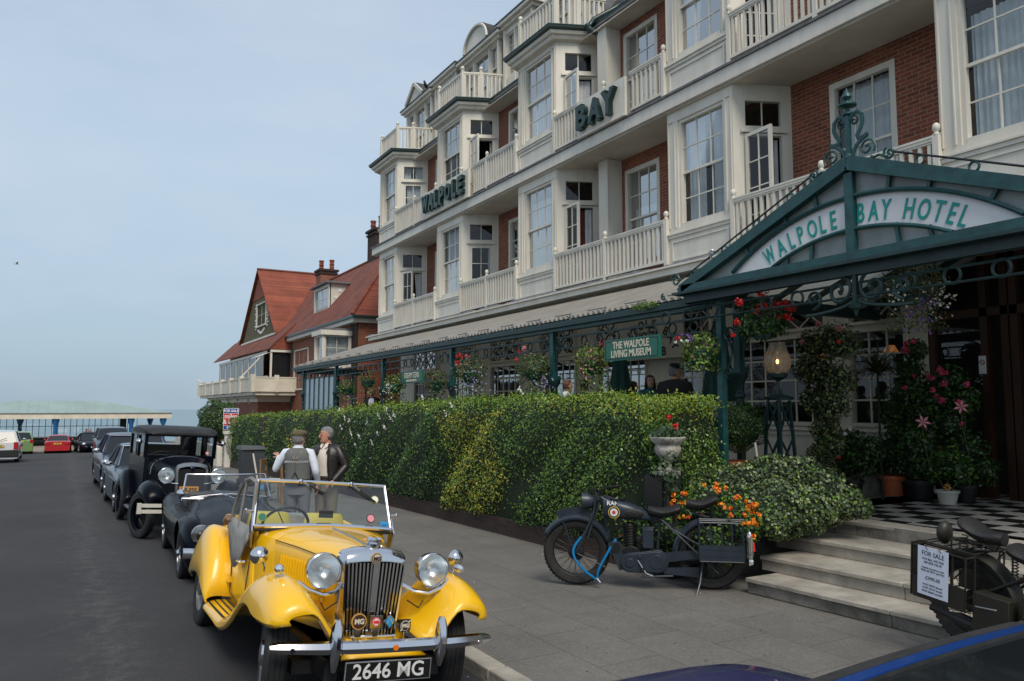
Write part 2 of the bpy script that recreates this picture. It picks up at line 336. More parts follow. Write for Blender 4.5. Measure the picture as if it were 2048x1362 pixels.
def asphalt():
    m = mat('asphalt', (.052, .052, .055), .92); t = m.node_tree; b = t.nodes['Principled BSDF']; N = t.nodes.new; Lk = t.links.new
    g = N('ShaderNodeNewGeometry'); s = N('ShaderNodeSeparateXYZ'); Lk(g.outputs['Position'], s.inputs[0])
    n1 = N('ShaderNodeTexNoise'); n1.inputs['Scale'].default_value = 90; n1.inputs['Detail'].default_value = 3; Lk(g.outputs['Position'], n1.inputs['Vector'])
    n2 = N('ShaderNodeTexNoise'); n2.inputs['Scale'].default_value = .5; n2.inputs['Detail'].default_value = 6; Lk(g.outputs['Position'], n2.inputs['Vector'])
    n3 = N('ShaderNodeTexNoise'); n3.inputs['Scale'].default_value = 5; n3.inputs['Detail'].default_value = 8; n3.inputs['Roughness'].default_value = .75; Lk(g.outputs['Position'], n3.inputs['Vector'])
    base = N('ShaderNodeValToRGB'); base.color_ramp.elements[0].position = .3; base.color_ramp.elements[1].position = .75; base.color_ramp.elements[0].color = (.019, .019, .021, 1); base.color_ramp.elements[1].color = (.050, .049, .050, 1)
    ad = N('ShaderNodeMath'); ad.operation = 'MULTIPLY_ADD'; ad.inputs[1].default_value = .5; Lk(n2.outputs['Fac'], ad.inputs[0]); 
    m5 = N('ShaderNodeMath'); m5.operation = 'MULTIPLY'; m5.inputs[1].default_value = .5; Lk(n1.outputs['Fac'], m5.inputs[0]); Lk(m5.outputs[0], ad.inputs[2]); Lk(ad.outputs[0], base.inputs[0])
    # worn chippings strip about X = .45 (where wheels do not sweep)
    sb = N('ShaderNodeMath'); sb.operation = 'SUBTRACT'; sb.inputs[1].default_value = .42; Lk(s.outputs[0], sb.inputs[0])
    ab = N('ShaderNodeMath'); ab.operation = 'ABSOLUTE'; Lk(sb.outputs[0], ab.inputs[0])
    mr = N('ShaderNodeMapRange'); mr.inputs[1].default_value = .0; mr.inputs[2].default_value = .6; mr.inputs[3].default_value = 1; mr.inputs[4].default_value = 0; Lk(ab.outputs[0], mr.inputs[0])
    n4 = N('ShaderNodeTexNoise'); n4.inputs['Scale'].default_value = 55; n4.inputs['Detail'].default_value = 6; n4.inputs['Roughness'].default_value = .8; Lk(g.outputs['Position'], n4.inputs['Vector'])
    a3 = N('ShaderNodeMath'); a3.operation = 'ADD'; Lk(n3.outputs['Fac'], a3.inputs[0]); Lk(n4.outputs['Fac'], a3.inputs[1])
    a4 = N('ShaderNodeMath'); a4.operation = 'MULTIPLY_ADD'; a4.inputs[1].default_value = .2; Lk(mr.outputs[0], a4.inputs[0]); Lk(a3.outputs[0], a4.inputs[2])
    rr = N('ShaderNodeValToRGB'); rr.color_ramp.elements[0].position = 1.12/1.5; rr.color_ramp.elements[1].position = 1.55/1.5
    sc_ = N('ShaderNodeMath'); sc_.operation = 'DIVIDE'; sc_.inputs[1].default_value = 1.5; Lk(a4.outputs[0], sc_.inputs[0]); Lk(sc_.outputs[0], rr.inputs[0])
    mxn = N('ShaderNodeMixRGB'); mxn.inputs[2].default_value = (.095, .092, .087, 1); Lk(rr.outputs[0], mxn.inputs[0]); Lk(base.outputs[0], mxn.inputs[1]); Lk(mxn.outputs[0], b.inputs['Base Color'])
    bp = N('ShaderNodeBump'); bp.inputs['Strength'].default_value = .7; bp.inputs['Distance'].default_value = .012; Lk(n1.outputs['Fac'], bp.inputs['Height']); Lk(bp.outputs[0], b.inputs['Normal'])
asphalt()
mat('sea', (.17, .25, .28), .35, var=.25, vscale=.02, bump=.4, bscale=.6)
mat('prom', (.26, .22, .175), .9, var=.25, vscale=.6)
mat('earth', (.05, .04, .03), .95, var=.4)
# ------------------------------------------------------------------ the ground
def grid(mb, xs, ys, zf, m):
    n = len(xs); vs = [(x, y, zf(x, y)) for y in ys for x in xs]; fs = [(j*n+i, j*n+i+1, (j+1)*n+i+1, (j+1)*n+i) for j in range(len(ys)-1) for i in range(n-1)]
    mb.add(vs, fs, m, True)
mb = MB(); grid(mb, [-160, -40, -12, -4, -1, 0, 1.2, 2.0, 2.975], [-30, -8]+list(range(-4, 46, 2)), roadz, 'asphalt')
grid(mb, [-160, -40, 2.975, 12, 60, 160], [44, 46, 48, 50, 52, 54, 56, 58, 60, 62], lambda x, y: gz(y)+.045 if not(x > 2.9 and y < 46) else gz(y)-.052, 'asphalt'); struct(mb, 'road')
mb = MB(); mb.box(-160, 160, 62, 76, -3, gz(62)+.085, 'prom'); struct(mb, 'promenade')
mb = MB(); mb.add([(-6000, 76, -14), (9000, 76, -14), (9000, 9000, -14), (-6000, 9000, -14)], [(0, 1, 2, 3)], 'sea'); struct(mb, 'sea')
mb = MB(); mb.box(-160, 160, -30, 76, -20, -3.0, 'earth'); grid(mb, [6.0, 60, 160], [-30, 0, 10, 20, 30, 40, 46], lambda x, y: gz(y)+.03, 'earth'); struct(mb, 'ground')
ys = [-10]+list(range(-4, 46, 2))
mb = MB(); grid(mb, [3.10, 4.5, 6.2, 9.5], ys, lambda x, y: gz(y)+.06, 'paving'); struct(mb, 'pavement')
mb = MB()
for i in range(60):
    y0 = -8+i*.9; g0 = gz(y0+.45)
    mb.box(2.95+random.uniform(-.004, .004), 3.12, y0+.004, y0+.896, g0-.4, g0+.063+random.uniform(-.002, .002), 'stone')
struct(mb, 'kerb', bevel=.012)
# ------------------------------------------------------------------ windows
def TW(c, u, n):
    u = Vector(u).normalized(); n = Vector(n).normalized(); T = Matrix((u, n, Vector((0, 0, 1)))).transposed().to_4x4(); T.translation = Vector(c); return T
def curtain_strip(mb, T, x0, x1, z0, z1, y, m='curtain', fold=.035, taper=0):
    n = max(6, int(abs(x1-x0)/.025)); vs = []; 
    for k in range(n+1):
        x = x0+(x1-x0)*k/n; yy = y+fold*.5*sin(k*1.9)+.01*sin(k*.7)
        vs += [(x, yy, z1), (x0+(x-x0)*(1-taper*.5), yy, (z0+z1)/2+.1), (x0+(x-x0)*(1-taper), yy, z0)]
    fs = []
    for k in range(n):
        for j in range(2): a = k*3+j; fs.append((a, a+1, a+4, a+3))
    mb.add(vs, fs, m, True, T=T)
def win(parent, T, w, h, cols, rows, MM=None, name='sash_window', curt='net', sash=True, fr=.06, bar=.022, seed=0, gl='glass', y=0.0):
    """T: origin bottom-left of opening, x along, y outward, z up. rows = list of (z-fraction splits) per sash"""
    f = MB(MM); p = MB(MM); c = MB(MM)
    f.box(0, fr, y-.09, y+.02, 0, h, 'white', T=T); f.box(w-fr, w, y-.09, y+.02, 0, h, 'white', T=T); f.box(fr, w-fr, y-.09, y+.02, h-fr, h, 'white', T=T); f.box(fr, w-fr, y-.09, y+.035, 0, fr*1.3, 'white', T=T)
    z0 = fr*1.3; zt = h-fr; zz = [z0]; tot = sum(rows); acc = 0
    for i, r in enumerate(rows):
        a = z0+(zt-z0)*acc/tot; acc += r; b = z0+(zt-z0)*acc/tot; yy = y-.05-(.035 if (sash and i == 0 and len(rows) > 1) else 0)
        if i: f.box(fr, w-fr, yy-.02, yy+.025, a-.022, a+.022, 'white', T=T)
        for k in range(1, r): q = a+(b-a)*k/r; f.box(fr, w-fr, yy-.008, yy+.012, q-bar/2, q+bar/2, 'white', T=T)
        for k in range(1, cols): q = fr+(w-2*fr)*k/cols; f.box(q-bar/2, q+bar/2, yy-.01, yy+.014, a, b, 'white', T=T)
        p.add([(fr, yy, a), (w-fr, yy, a), (w-fr, yy, b), (fr, yy, b)], [(0, 1, 2, 3)], gl, T=T)
    fo = f.build(name, parent); p.build('pane', fo)
    if curt:
        R = random.Random(seed)
        if curt == 'net': curtain_strip(c, T, fr, fr+(w-2*fr)*R.uniform(.30, .42), .05, h-.03, y-.2); curtain_strip(c, T, w-fr, w-fr-(w-2*fr)*R.uniform(.28, .40), .05, h-.03, y-.2)
        if curt == 'full': curtain_strip(c, T, fr, w-fr, .05, h*R.uniform(.82, .97), y-.2)
        if curt == 'half': curtain_strip(c, T, fr, w-fr, .05, h*.62, y-.2)
        if curt == 'left': curtain_strip(c, T, fr, fr+(w-2*fr)*.42, .05, h-.03, y-.2, taper=.5)
        if curt == 'right': curtain_strip(c, T, w-fr, w-fr-(w-2*fr)*.45, .05, h-.03, y-.2, taper=.4)
        if curt == 'red': curtain_strip(c, T, w-fr, w-fr-(w-2*fr)*.25, .05, h-.03, y-.2); curtain_strip(c, T, w-fr-(w-2*fr)*.25, w-fr-(w-2*fr)*.5, .05, h-.03, y-.26, m='curtainred')
        c.build('curtain', fo, fixn=False)
    return fo
def leaf(parent, T, w, h, cols, rows, MM=None, st=.06, name='casement'):
    f = MB(MM); p = MB(MM)
    f.box(0, st, -.025, .025, 0, h, 'white', T=T); f.box(w-st, w, -.025, .025, 0, h, 'white', T=T); f.box(st, w-st, -.025, .025, h-st, h, 'white', T=T); f.box(st, w-st, -.025, .025, 0, st*1.6, 'white', T=T)
    a, b = st*1.6, h-st
    for k in range(1, rows): q = a+(b-a)*k/rows; f.box(st, w-st, -.012, .012, q-.01, q+.01, 'white', T=T)
    for k in range(1, cols): q = st+(w-2*st)*k/cols; f.box(q-.01, q+.01, -.013, .013, a, b, 'white', T=T)
    f.tube([Matrix(T) @ Vector((w-.04, .03, h*.42)), Matrix(T) @ Vector((w-.04, .06, h*.42)), Matrix(T) @ Vector((w-.11, .06, h*.42))], .008, 'steel', n=5)
    p.add([(st, 0, a), (w-st, 0, a), (w-st, 0, b), (st, 0, b)], [(0, 1, 2, 3)], 'glass', T=T)
    o = f.build(name, parent); p.build('pane', o); return o
def wall_open(mb, T, x0, x1, z0, z1, ops, t, m):
    """wall in local frame (x, z) with openings [(xa,xb,za,zb)], thickness t inwards (-y)"""
    xs = sorted({x0, x1, *[o[0] for o in ops], *[o[1] for o in ops]})
    for a, b in zip(xs[:-1], xs[1:]):
        zz = sorted([(o[2], o[3]) for o in ops if o[0] <= a+1e-6 and o[1] >= b-1e-6]); c = z0
        for za, zb in zz:
            if za > c: mb.box(a, b, -t, 0, c, za, m, T=T)
            c = zb
        if c < z1: mb.box(a, b, -t, 0, c, z1, m, T=T)
FONT_UP = (0, 0, 1)
# ------------------------------------------------------------------ the hotel
hotel = thing('hotel', 'long cream and red brick seaside hotel with stacked bay windows, balconies and roof dormers', 'hotel')
BAYS = [(25.66, 27.40), (20.39, 22.20), (15.30, 17.10), (9.62, 11.33), (4.15, 5.93)]
FL = [(4.80, 7.74), (8.15, 11.0)]
WX = TW((11, 0, 0), (0, 1, 0), (-1, 0, 0))
gaps = [(BAYS[i+1][1], BAYS[i][0]) for i in range(4)]
# brick recess wall with window openings
ops = []
for a, b in gaps:
    m_ = (a+b)/2
    for z0, z1 in FL: ops.append((m_-.60, m_+.60, z0+.35, z1-.22))
for (a, b) in BAYS:
    for z0, z1 in FL: ops.append((a-.42, b+.42, z0, z1))
mb = MB(HM); wall_open(mb, WX, -1.5, 27.85, 4.6, 11.0, ops, .22, 'brick')
mb.box(11, 22, 27.65, 27.87, 0, 11.2, 'brick'); mb.build('wall', hotel)
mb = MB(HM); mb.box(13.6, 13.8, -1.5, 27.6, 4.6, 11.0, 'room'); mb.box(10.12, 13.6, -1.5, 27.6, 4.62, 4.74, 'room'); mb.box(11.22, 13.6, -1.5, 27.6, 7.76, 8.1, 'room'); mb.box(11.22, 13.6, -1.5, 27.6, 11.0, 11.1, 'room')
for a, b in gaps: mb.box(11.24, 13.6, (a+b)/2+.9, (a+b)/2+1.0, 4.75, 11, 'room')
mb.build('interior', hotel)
# floor slabs with fascia
mb = MB(HM)
mb.box(9.96, 11.0, -1.5, 27.75, 7.86, 8.08, 'white'); mb.box(9.90, 9.96, -1.5, 27.9, 7.84, 8.09, 'white'); mb.box(9.93, 11.0, 27.75, 27.9, 7.845, 8.085, 'white')
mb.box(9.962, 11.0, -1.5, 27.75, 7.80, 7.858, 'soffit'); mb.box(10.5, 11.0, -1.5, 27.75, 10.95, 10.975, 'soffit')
mb.box(9.86, 11.0, -1.5, 27.95, 8.093, 8.135, 'lead')
mb.box(9.78, 11.0, -1.5, 27.8, 4.58, 4.70, 'white'); mb.box(9.72, 9.9, -1.5, 28.0, 4.705, 4.74, 'white')
mb.build('floor_slab', hotel)
mb = MB(HM); n = 240      # ragged lead flashing
rings = []
for i in range(n):
    y = 28-i*29.5/n; j = random.uniform(-.012, .02)+.015*sin(i*.5)
    rings.append([(9.76+j*.4, y, 4.742), (9.80+j*.3, y, 4.785+j), (9.93, y, 4.80+j*1.3), (10.05, y, 4.79)])
mb.loft(rings, 'lead', closed=False, caps=False); mb.build('flashing', hotel)
# cornice and gutter round the bays
path = [(14, 27.95), (9.99, 27.95)]
path = [(14, 28.05), (10.75, 28.05), (9.98, 27.62)]
for i, (a, b) in enumerate(BAYS):
    if i: path += [(10.93, b+.42), (9.98, b+.02)]
    path += [(9.98, a-.02), (10.93, a-.42)]
path += [(10.93, -1.5)]
def cor(pr, m, name):
    mb = MB(HM); mb.sweep(path, pr, m); return mb.build(name, hotel)
cor([(-.3, 10.98), (.02, 10.98), (.02, 11.0), (.10, 11.0), (.13, 11.05), (.13, 11.09), (.19, 11.09), (.22, 11.14), (.22, 11.165), (-.3, 11.165)], 'white', 'cornice')
cor([(.0, 11.168), (.24, 11.168), (.29, 11.20), (.30, 11.26), (.26, 11.26), (.24, 11.225), (.0, 11.225)], 'gutter', 'roof_gutter')
cor([(.27, 11.262), (.312, 11.262), (.312, 11.276), (.27, 11.276)], 'green', 'gutter_edge')
def scale2(a, b, t): return (a[0]+(b[0]-a[0])*t, a[1]+(b[1]-a[1])*t)
# bays
def bay(i, a, b, fi):
    z0, z1 = FL[fi]; nm = 'bay_window'; mb = MB(HM)
    X = 10.0; cap = z0+.60
    zs, zt = z0+.70, z1-.14            # window opening
    ya, yb = a+.22, b-.28
    top = z1+ (.06 if fi == 0 else 0.0)
    # front: corner boards with recessed panel look, apron, head
    mb.box(X+.02, X+.12, a, ya, cap, top, 'white'); mb.box(X+.02, X+.12, yb, b, cap, top, 'white'); mb.box(X+.021, X+.12, ya, yb, zt, top, 'white'); mb.box(X+.021, X+.12, ya, yb, cap, zs, 'white')
    for q0, q1 in ((a+.03, ya-.05), (yb+.06, b-.03)):
        mb.box(X-.001, X+.02, q0, q0+.018, cap+.12, zt+.02, 'white'); mb.box(X-.001, X+.02, q1-.018, q1, cap+.12, zt+.02, 'white'); mb.box(X-.001, X+.02, q0+.018, q1-.018, zt+.002, zt+.02, 'white')
    mb.box(X+.0, X+.12, a-.01, b+.01, z0-.03, cap-.09, 'white')                                  # apron
    p0, p1, r0, r1 = a+.12, b-.12, z0+.06, cap-.15
    for (u0, u1, v0, v1) in ((p0, p1, r1-.03, r1), (p0, p1, r0, r0+.03), (p0, p0+.03, r0+.03, r1-.03), (p1-.03, p1, r0+.03, r1-.03)): mb.box(X-.022, X-.0005, u0, u1, v0, v1, 'white')
    mb.box(X-.03, X+.12, a-.03, b+.03, cap-.088, cap-.03, 'white'); mb.box(X-.055, X+.12, a-.05, b+.05, cap-.028, cap, 'white')   # cap moulding
    # near cant side
    A, B = Vector((10.02, a, 0)), Vector((11.0, a-.45, 0)); Ln = (A-B).length; T = TW((B.x, B.y, 0), A-B, (-.41, -.912, 0))
    T = TW((B.x, B.y, 0), A-B, Vector((-(A.y-B.y), (A.x-B.x), 0)))
    d0, d1 = .14, Ln-.18
    ztr = z0+(2.12 if fi == 0 else 1.98); ztt = z1-(.18 if fi == 0 else .24)
    wall_open(mb, T, 0, Ln, z0, top, [(d0, d1, z0+.03, ztt)], .1, 'white')
    mb.box(d0-.05, d1+.05, .002, .05, ztr+.005, ztr+.06, 'white', T=T)
    # far cant side
    A2, B2 = Vector((11.0, b+.45, 0)), Vector((10.02, b, 0)); T2 = TW((B2.x, B2.y, 0), A2-B2, Vector((-(A2.y-B2.y), (A2.x-B2.x), 0)))
    wall_open(mb, T2, 0, (A2-B2).length, z0, top, [], .1, 'white')
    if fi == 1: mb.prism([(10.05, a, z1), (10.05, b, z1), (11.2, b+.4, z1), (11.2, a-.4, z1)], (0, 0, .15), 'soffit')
    bo = mb.build(nm, hotel)
    seed = i*2+fi
    cur = [['net', 'net'], ['full', 'left'], ['full', 'half'], ['net', 'right'], ['full', 'net']][i][fi]
    win(hotel, TW((X+.075, ya, zs), (0, 1, 0), (-1, 0, 0)), yb-ya, zt-zs, 3, [2, 2] if i != 4 else [2, 2], HM, curt=cur, seed=seed)
    # side: transom light and door leaf
    tt = Matrix(T); tt.translation = T @ Vector((d0, -.02, ztr+.062))
    win(hotel, tt, d1-d0, ztt-ztr-.062, 2, [1], HM, name='transom_light', curt='net' if fi and not i else None, fr=.05)
    opened = (i, fi) in ((0, 0), (1, 1), (2, 0), (2, 1), (3, 0), (4, 0))
    lw = d1-d0
    fr = MB(HM); fr.box(d0, d0+.05, -.1, -.005, z0+.03, ztr, 'white', T=T); fr.box(d1-.05, d1, -.1, -.005, z0+.03, ztr, 'white', T=T); fr.box(d0+.05, d1-.05, -.1, -.005, ztr-.04, ztr, 'white', T=T); fo = fr.build('door_frame', hotel)
    if opened:
        w_ = .60 if (i, fi) != (0, 0) else .34
        hinge = T @ Vector((d1-.04, .035, 0)); dr = Vector((-.06, -1, 0)).normalized() if (i, fi) != (0, 0) else Vector((.45, -1, 0)).normalized()
        if (i, fi) == (0, 0): w_ = .5
        lt = TW((hinge.x, hinge.y, z0+.05), dr, dr.cross(Vector((0, 0, 1)))*-1); lt = TW((hinge.x, hinge.y, z0+.05), dr, Vector((0, 0, 1)).cross(dr))
        leaf(fo, lt, w_, ztr-z0-.1, 2, 4, HM)
        c = MB(HM); 
        if (i, fi) == (2, 1): curtain_strip(c, T, d0+.06, d0+.34, z0+.1, ztr-.06, -.14, taper=-.3)
        elif (i, fi) == (2, 0): curtain_strip(c, T, d0+.05, d0+.22, z0+.1, ztr-.06, -.14); curtain_strip(c, T, d0+.22, d0+.32, z0+.1, ztr-.06, -.2, m='curtainred')
        elif (i, fi) == (0, 0): curtain_strip(c, T, d0+.06, d0+.30, z0+.1, ztr-.06, -.14, taper=.6)
        else: curtain_strip(c, T, d0+.06, d0+.12, z0+.1, ztr-.06, -.16)
        c.build('curtain', fo, fixn=False)
    else:
        lt = Matrix(T); lt.translation = T @ Vector((d0+.055, -.04, z0+.05)); leaf(fo, lt, lw-.11, ztr-z0-.1, 2, 4, HM)
        c = MB(HM); curtain_strip(c, T, d0+.06, d0+(.6 if (i, fi) == (0, 1) else .16), z0+.1, ztr-.06, -.16); c.build('curtain', fo, fixn=False)
for i, (a, b) in enumerate(BAYS):
    for fi in (0, 1):
        if i == 4 and fi == 1: continue
        bay(i, a, b, fi)
for gi, (a, b) in enumerate(gaps):
    m_ = (a+b)/2
    for fi, (z0, z1) in enumerate(FL):
        win(hotel, TW((11.02, m_-.60, z0+.35), (0, 1, 0), (-1, 0, 0)), 1.2, z1-.22-z0-.35, 3, [2, 2], HM, curt=['net', 'full', 'half', 'full'][gi], seed=gi*5+fi, fr=.1)
mb = MB(HM)      # square pier beside the third bay, both storeys
for z0, z1 in FL: mb.box(10.58, 10.999, 14.02, 14.36, z0, z1+.05, 'white')
mb.build('pier', hotel)
# balustrades
def baluster_run(mb, y0, y1, X, zb, zt, sp=.135, w=.048):
    mb.box(X-.045, X+.045, y0, y1, zt-.06, zt-.02, 'white'); mb.box(X-.03, X+.03, y0, y1, zt-.09, zt-.062, 'white'); mb.box(X-.055, X+.055, y0, y1, zt-.018, zt+.012, 'white')
    mb.box(X-.04, X+.04, y0, y1, zb, zb+.055, 'white'); n = max(1, int(round((y1-y0)/sp)))
    for k in range(n): y = y0+(k+.5)*(y1-y0)/n; mb.box(X-w/2, X+w/2, y-w/2, y+w/2, zb+.056, zt-.091, 'white')
def post(x, y, z0, z1, w=.085):
    mb = MB(HM); mb.box(x-w/2, x+w/2, y-w/2, y+w/2, z0, z1-.17, 'white'); mb.lathe([(w*.6, 0), (w*.6, .015), (w*.33, .03), (w*.33, .045), (w*.5, .06), (w*.62, .10), (w*.5, .145), (w*.2, .165), (0, .17)], 'white', (x, y, z1-.17), n=10); return mb
def balus(a, b, fi, boards=()):
    z0 = FL[fi][0]; zb, zt = z0+.07, z0+.90; X = 9.97; mid = (a+b)/2
    mb = MB(HM)
    segs = [(a+.05, mid-.045), (mid+.045, b-.05)]
    for s in segs:
        cuts = [s]
        for bd in boards:
            nc = []
            for c in cuts:
                if bd[1] <= c[0] or bd[0] >= c[1]: nc.append(c)
                else:
                    if bd[0] > c[0]: nc.append((c[0], bd[0]))
                    if bd[1] < c[1]: nc.append((bd[1], c[1]))
            cuts = nc
        for c in cuts:
            if c[1]-c[0] > .1: mb = MB(HM); baluster_run(mb, c[0], c[1], X, zb, zt); o = mb.build('balustrade', hotel)
    for y in (a+.02, mid, b-.02): post(X, y, z0+.0, z0+1.09).build('post', o)
SG = [(19.58, 22.88), (12.37, 14.10)]
for a, b in gaps:
    balus(a, b, 0); balus(a, b, 1, SG)
# sign boards with letters
def serif(mb, T, x0, x1, z, m, d): mb.box(x0, x1, z-.022, z+.022, .0, d, m, T=T)
SER = {'W': [(-.42, -.12, 1), (-.1, .1, 1), (.12, .42, 1)], 'A': [(-.42, -.14, 0), (.14, .42, 0)], 'L': [(-.36, -.02, 1), (-.36, .34, 0)], 'P': [(-.36, .0, 0), (-.36, .1, 1)], 'O': [], 'E': [(-.36, .34, 0), (-.36, .34, 1)], 'B': [(-.36, .1, 0), (-.36, .1, 1)], 'Y': [(-.42, -.14, 1), (.14, .42, 1), (-.16, .16, 0)]}
def signboard(y0, y1, txt, letters):
    b = MB(HM); b.box(9.80, 9.86, y0, y1, 8.12, 8.95, 'white'); b.box(9.785, 9.799, y0+.03, y1-.03, 8.12, 8.16, 'white'); bo = b.build('sign_board', hotel)
    for ch, yc, w in letters:
        m = MB(HM); v, f = text_mesh(ch, .74, .06, bold=.03); xs = [p[0] for p in v]; zs = [p[1] for p in v]; sx = w/(max(xs)-min(xs)); cx = (max(xs)+min(xs))/2; cz = (max(zs)+min(zs))/2; sz = .52/(max(zs)-min(zs))
        v = [((p[0]-cx)*sx, (p[1]-cz)*sz, p[2]) for p in v]; T = frameT((9.735, yc, 8.535), (0, -1, 0), (-1, 0, 0)); m.add(v, f, 'greenlet', T=T)
        for s0, s1, top in SER[ch]: m.box(s0*w*1.05, s1*w*1.05, (.26 if top else -.26)-.024, (.26 if top else -.26)+.024, -.047, .052, 'greenlet', T=T)
        m2 = MB(HM); m2.add([(p[0]*1.06+.012, p[1]*1.05-.010, p[2]*.3-.05) for p in v], f, 'bandwhite', T=T)
        m2.v = m2.v; lo = m.build('letter', bo, fixn=False)
signboard(19.58, 22.88, 'WALPOLE', [(c, y, w) for c, y, w in zip('WALPOLE', (22.45, 21.98, 21.58, 21.20, 20.76, 20.32, 19.92), (.50, .40, .30, .34, .38, .30, .32))])
signboard(12.37, 14.10, 'BAY', [('B', 13.80, .38), ('A', 13.30, .46), ('Y', 12.82, .46)])
# roof
mb = MB(HM)
mb.prism([(10.75, 28.0, 11.2), (13.4, 28.0, 14.4), (13.4, -1.5, 14.4), (10.75, -1.5, 11.2)], (.12, 0, -.05), 'slate')
mb.box(10.6, 14, -1.5, 27.9, 11.12, 11.16, 'lead'); mb.prism([(13.4, 28, 14.4), (16, 28, 11.2), (10.8, 28, 11.2)], (0, -.2, 0), 'slate')
ro = mb.build('roof', hotel)
def roof_balcony(a, b):
    mb = MB(HM); z0 = 11.3; zt = 12.17; F = (10.0, a+.0); G = (10.0, b-.15); P2 = (10.5, a-.24); P3 = (11.35, a-.24)
    def run(p, q, n, zq=0):
        p, q = Vector(p), Vector(q)
        for zz, h, w in ((zt-.03, .05, .08), (zt-.075, .03, .05), (z0+.06, .05, .07)): mb.beam((p.x, p.y, zz), (q.x, q.y, zz+zq*(1 if zz > z0+.2 else 1.6)), w, h, 'white')
        for k in range(n): c = p.lerp(q, (k+.5)/n); t_ = (k+.5)/n*zq; mb.box(c.x-.025, c.x+.025, c.y-.025, c.y+.025, z0+.08+t_*1.6, zt-.09+t_, 'white')
    run(F, G, 11); run(F, P2, 4); run(P2, P3, 6, .12)
    o = mb.build('balustrade', hotel)
    for p in (F, G, P2): post(p[0], p[1], z0-.02, zt+.19, .1).build('post', o)
for a, b in BAYS[:4]: roof_balcony(a, b)
def dormer(a, b, X, kind, zt=13.62):
    mb = MB(HM); zb = 11.35; Wn = b-a; T = TW((X, a, 0), (0, 1, 0), (-1, 0, 0))
    ww = [(.12, .12+Wn*.22), (Wn*.5-Wn*.2, Wn*.5+Wn*.2), (Wn-.12-Wn*.22, Wn-.12)] if kind != 'flat' else [(.12, Wn*.34), (Wn*.38, Wn*.62), (Wn*.66, Wn-.12)]
    zo = (12.05, 13.45)
    wall_open(mb, T, 0, Wn, zb, zt, [(u, v, zo[0] if j != 1 else 11.4, zo[1]) for j, (u, v) in enumerate(ww)], .12, 'white')
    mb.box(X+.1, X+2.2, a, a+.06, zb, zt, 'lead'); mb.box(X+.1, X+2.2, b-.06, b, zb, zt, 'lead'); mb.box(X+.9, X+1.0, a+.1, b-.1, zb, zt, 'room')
    mb.box(X-.04, X, a-.001, a+.1, zb, zt, 'white'); mb.box(X-.04, X, b-.1, b+.001, zb, zt, 'white')
    mb.box(X-.10, X+2.2, a-.12, b+.12, zt, zt+.10, 'white'); mb.box(X-.2, X+2.2, a-.22, b+.22, zt+.10, zt+.2, 'white'); mb.box(X-.23, X+2.2, a-.25, b+.25, zt+.2, zt+.235, 'gutter')
    m_ = (a+b)/2
    if kind == 'tri':
        mb.prism([(X-.18, m_-.75, zt+.238), (X-.18, m_+.75, zt+.238), (X-.18, m_, zt+.80)], (2.2, 0, 0), 'white')
        for sgn in (-1, 1): mb.beam((X-.24, m_+sgn*.82, zt+.24), (X-.24, m_+sgn*.0, zt+.86), .12, .07, 'white2', up=(1, 0, 0)); mb.prism([(X-.2, m_+sgn*.85, zt+.27), (X-.2, m_, zt+.90), (X+2, m_, zt+.90), (X+2, m_+sgn*.85, zt+.27)], (0, 0, .03), 'slate')
    if kind == 'seg':
        n = 14; arc = [(X-.18, m_+.82*cos(pi*k/n), zt+.238+.66*sin(pi*k/n)) for k in range(n+1)]; mb.prism(arc, (2.2, 0, 0), 'white')
        mb.tube([(X-.22, m_+.80*cos(pi*k/n), zt+.25+.64*sin(pi*k/n)) for k in range(n+1)], .05, 'white2', n=6)
        mb.loft([[(X-.2+dx, m_+.86*cos(pi*k/n), zt+.26+.70*sin(pi*k/n)) for k in range(n+1)] for dx in (0, 2.1)], 'slate', closed=False, caps=False)
    o = mb.build('dormer', hotel)
    for j, (u, v) in enumerate(ww):
        z_ = zo[0] if j != 1 else 11.4
        tt = TW((X+.06, a+u, z_), (0, 1, 0), (-1, 0, 0)); win(o, tt, v-u, zo[1]-z_, 2, [2, 2], HM, curt=None, fr=.05, name='dormer_window')
dormer(25.45, 27.85, 11.25, 'tri', 13.5)
dormer(23.35, 25.15, 11.25, 'flat', 13.62)
dormer(20.35, 22.85, 11.25, 'seg', 13.5)
dormer(18.35, 20.05, 11.25, 'flat', 13.62)
dormer(15.1, 17.3, 11.25, 'flat', 13.62)
# gutter downpipe by third bay
mb = MB(HM); mb.tube([(12.2, 14.05, 12.95), (11.3, 14.3, 11.8), (10.62, 14.55, 11.35), (10.5, 14.62, 11.15), (10.55, 14.45, 11.0), (10.8, 14.2, 10.75)], .07, 'gutter', n=10); mb.lathe([(.085, 0), (.085, .06)], 'gutter', (10.5, 14.62, 11.17), n=12); mb.build('downpipe', hotel)
# ------------------------------------------------------------------ ground floor wall (white joinery, lattice transoms)
T0 = 1.68-.0   # survey z of the window sills
gw = [(7.15, 8.18), (8.55, 10.65), (11.2, 12.2), (13.2, 15.0), (15.9, 17.5), (18.6, 20.4), (21.4, 23.0), (24.2, 26.2)]
GF = .845      # terrace floor in survey units
ops = []
for k, (a, b) in enumerate(gw):
    zlo = 1.78 if k < 2 or k == 3 or k == 5 or k == 7 else GF+.05
    ops += [(a, b, zlo, 3.33), (a, b, 3.40, 4.30)]
ops.append((3.2, 6.85, GF, 4.2))
mb = MB(HM); wall_open(mb, WX, -1.5, 27.6, GF-.2, 4.58, ops, .15, 'white'); 
mb.box(10.96, 11.0, 8.3, 27.5, 1.62, 1.68, 'white'); mb.box(10.93, 10.998, 7.1, 10.8, 1.70, 1.76, 'white')
mb.build('ground_floor_wall', hotel)
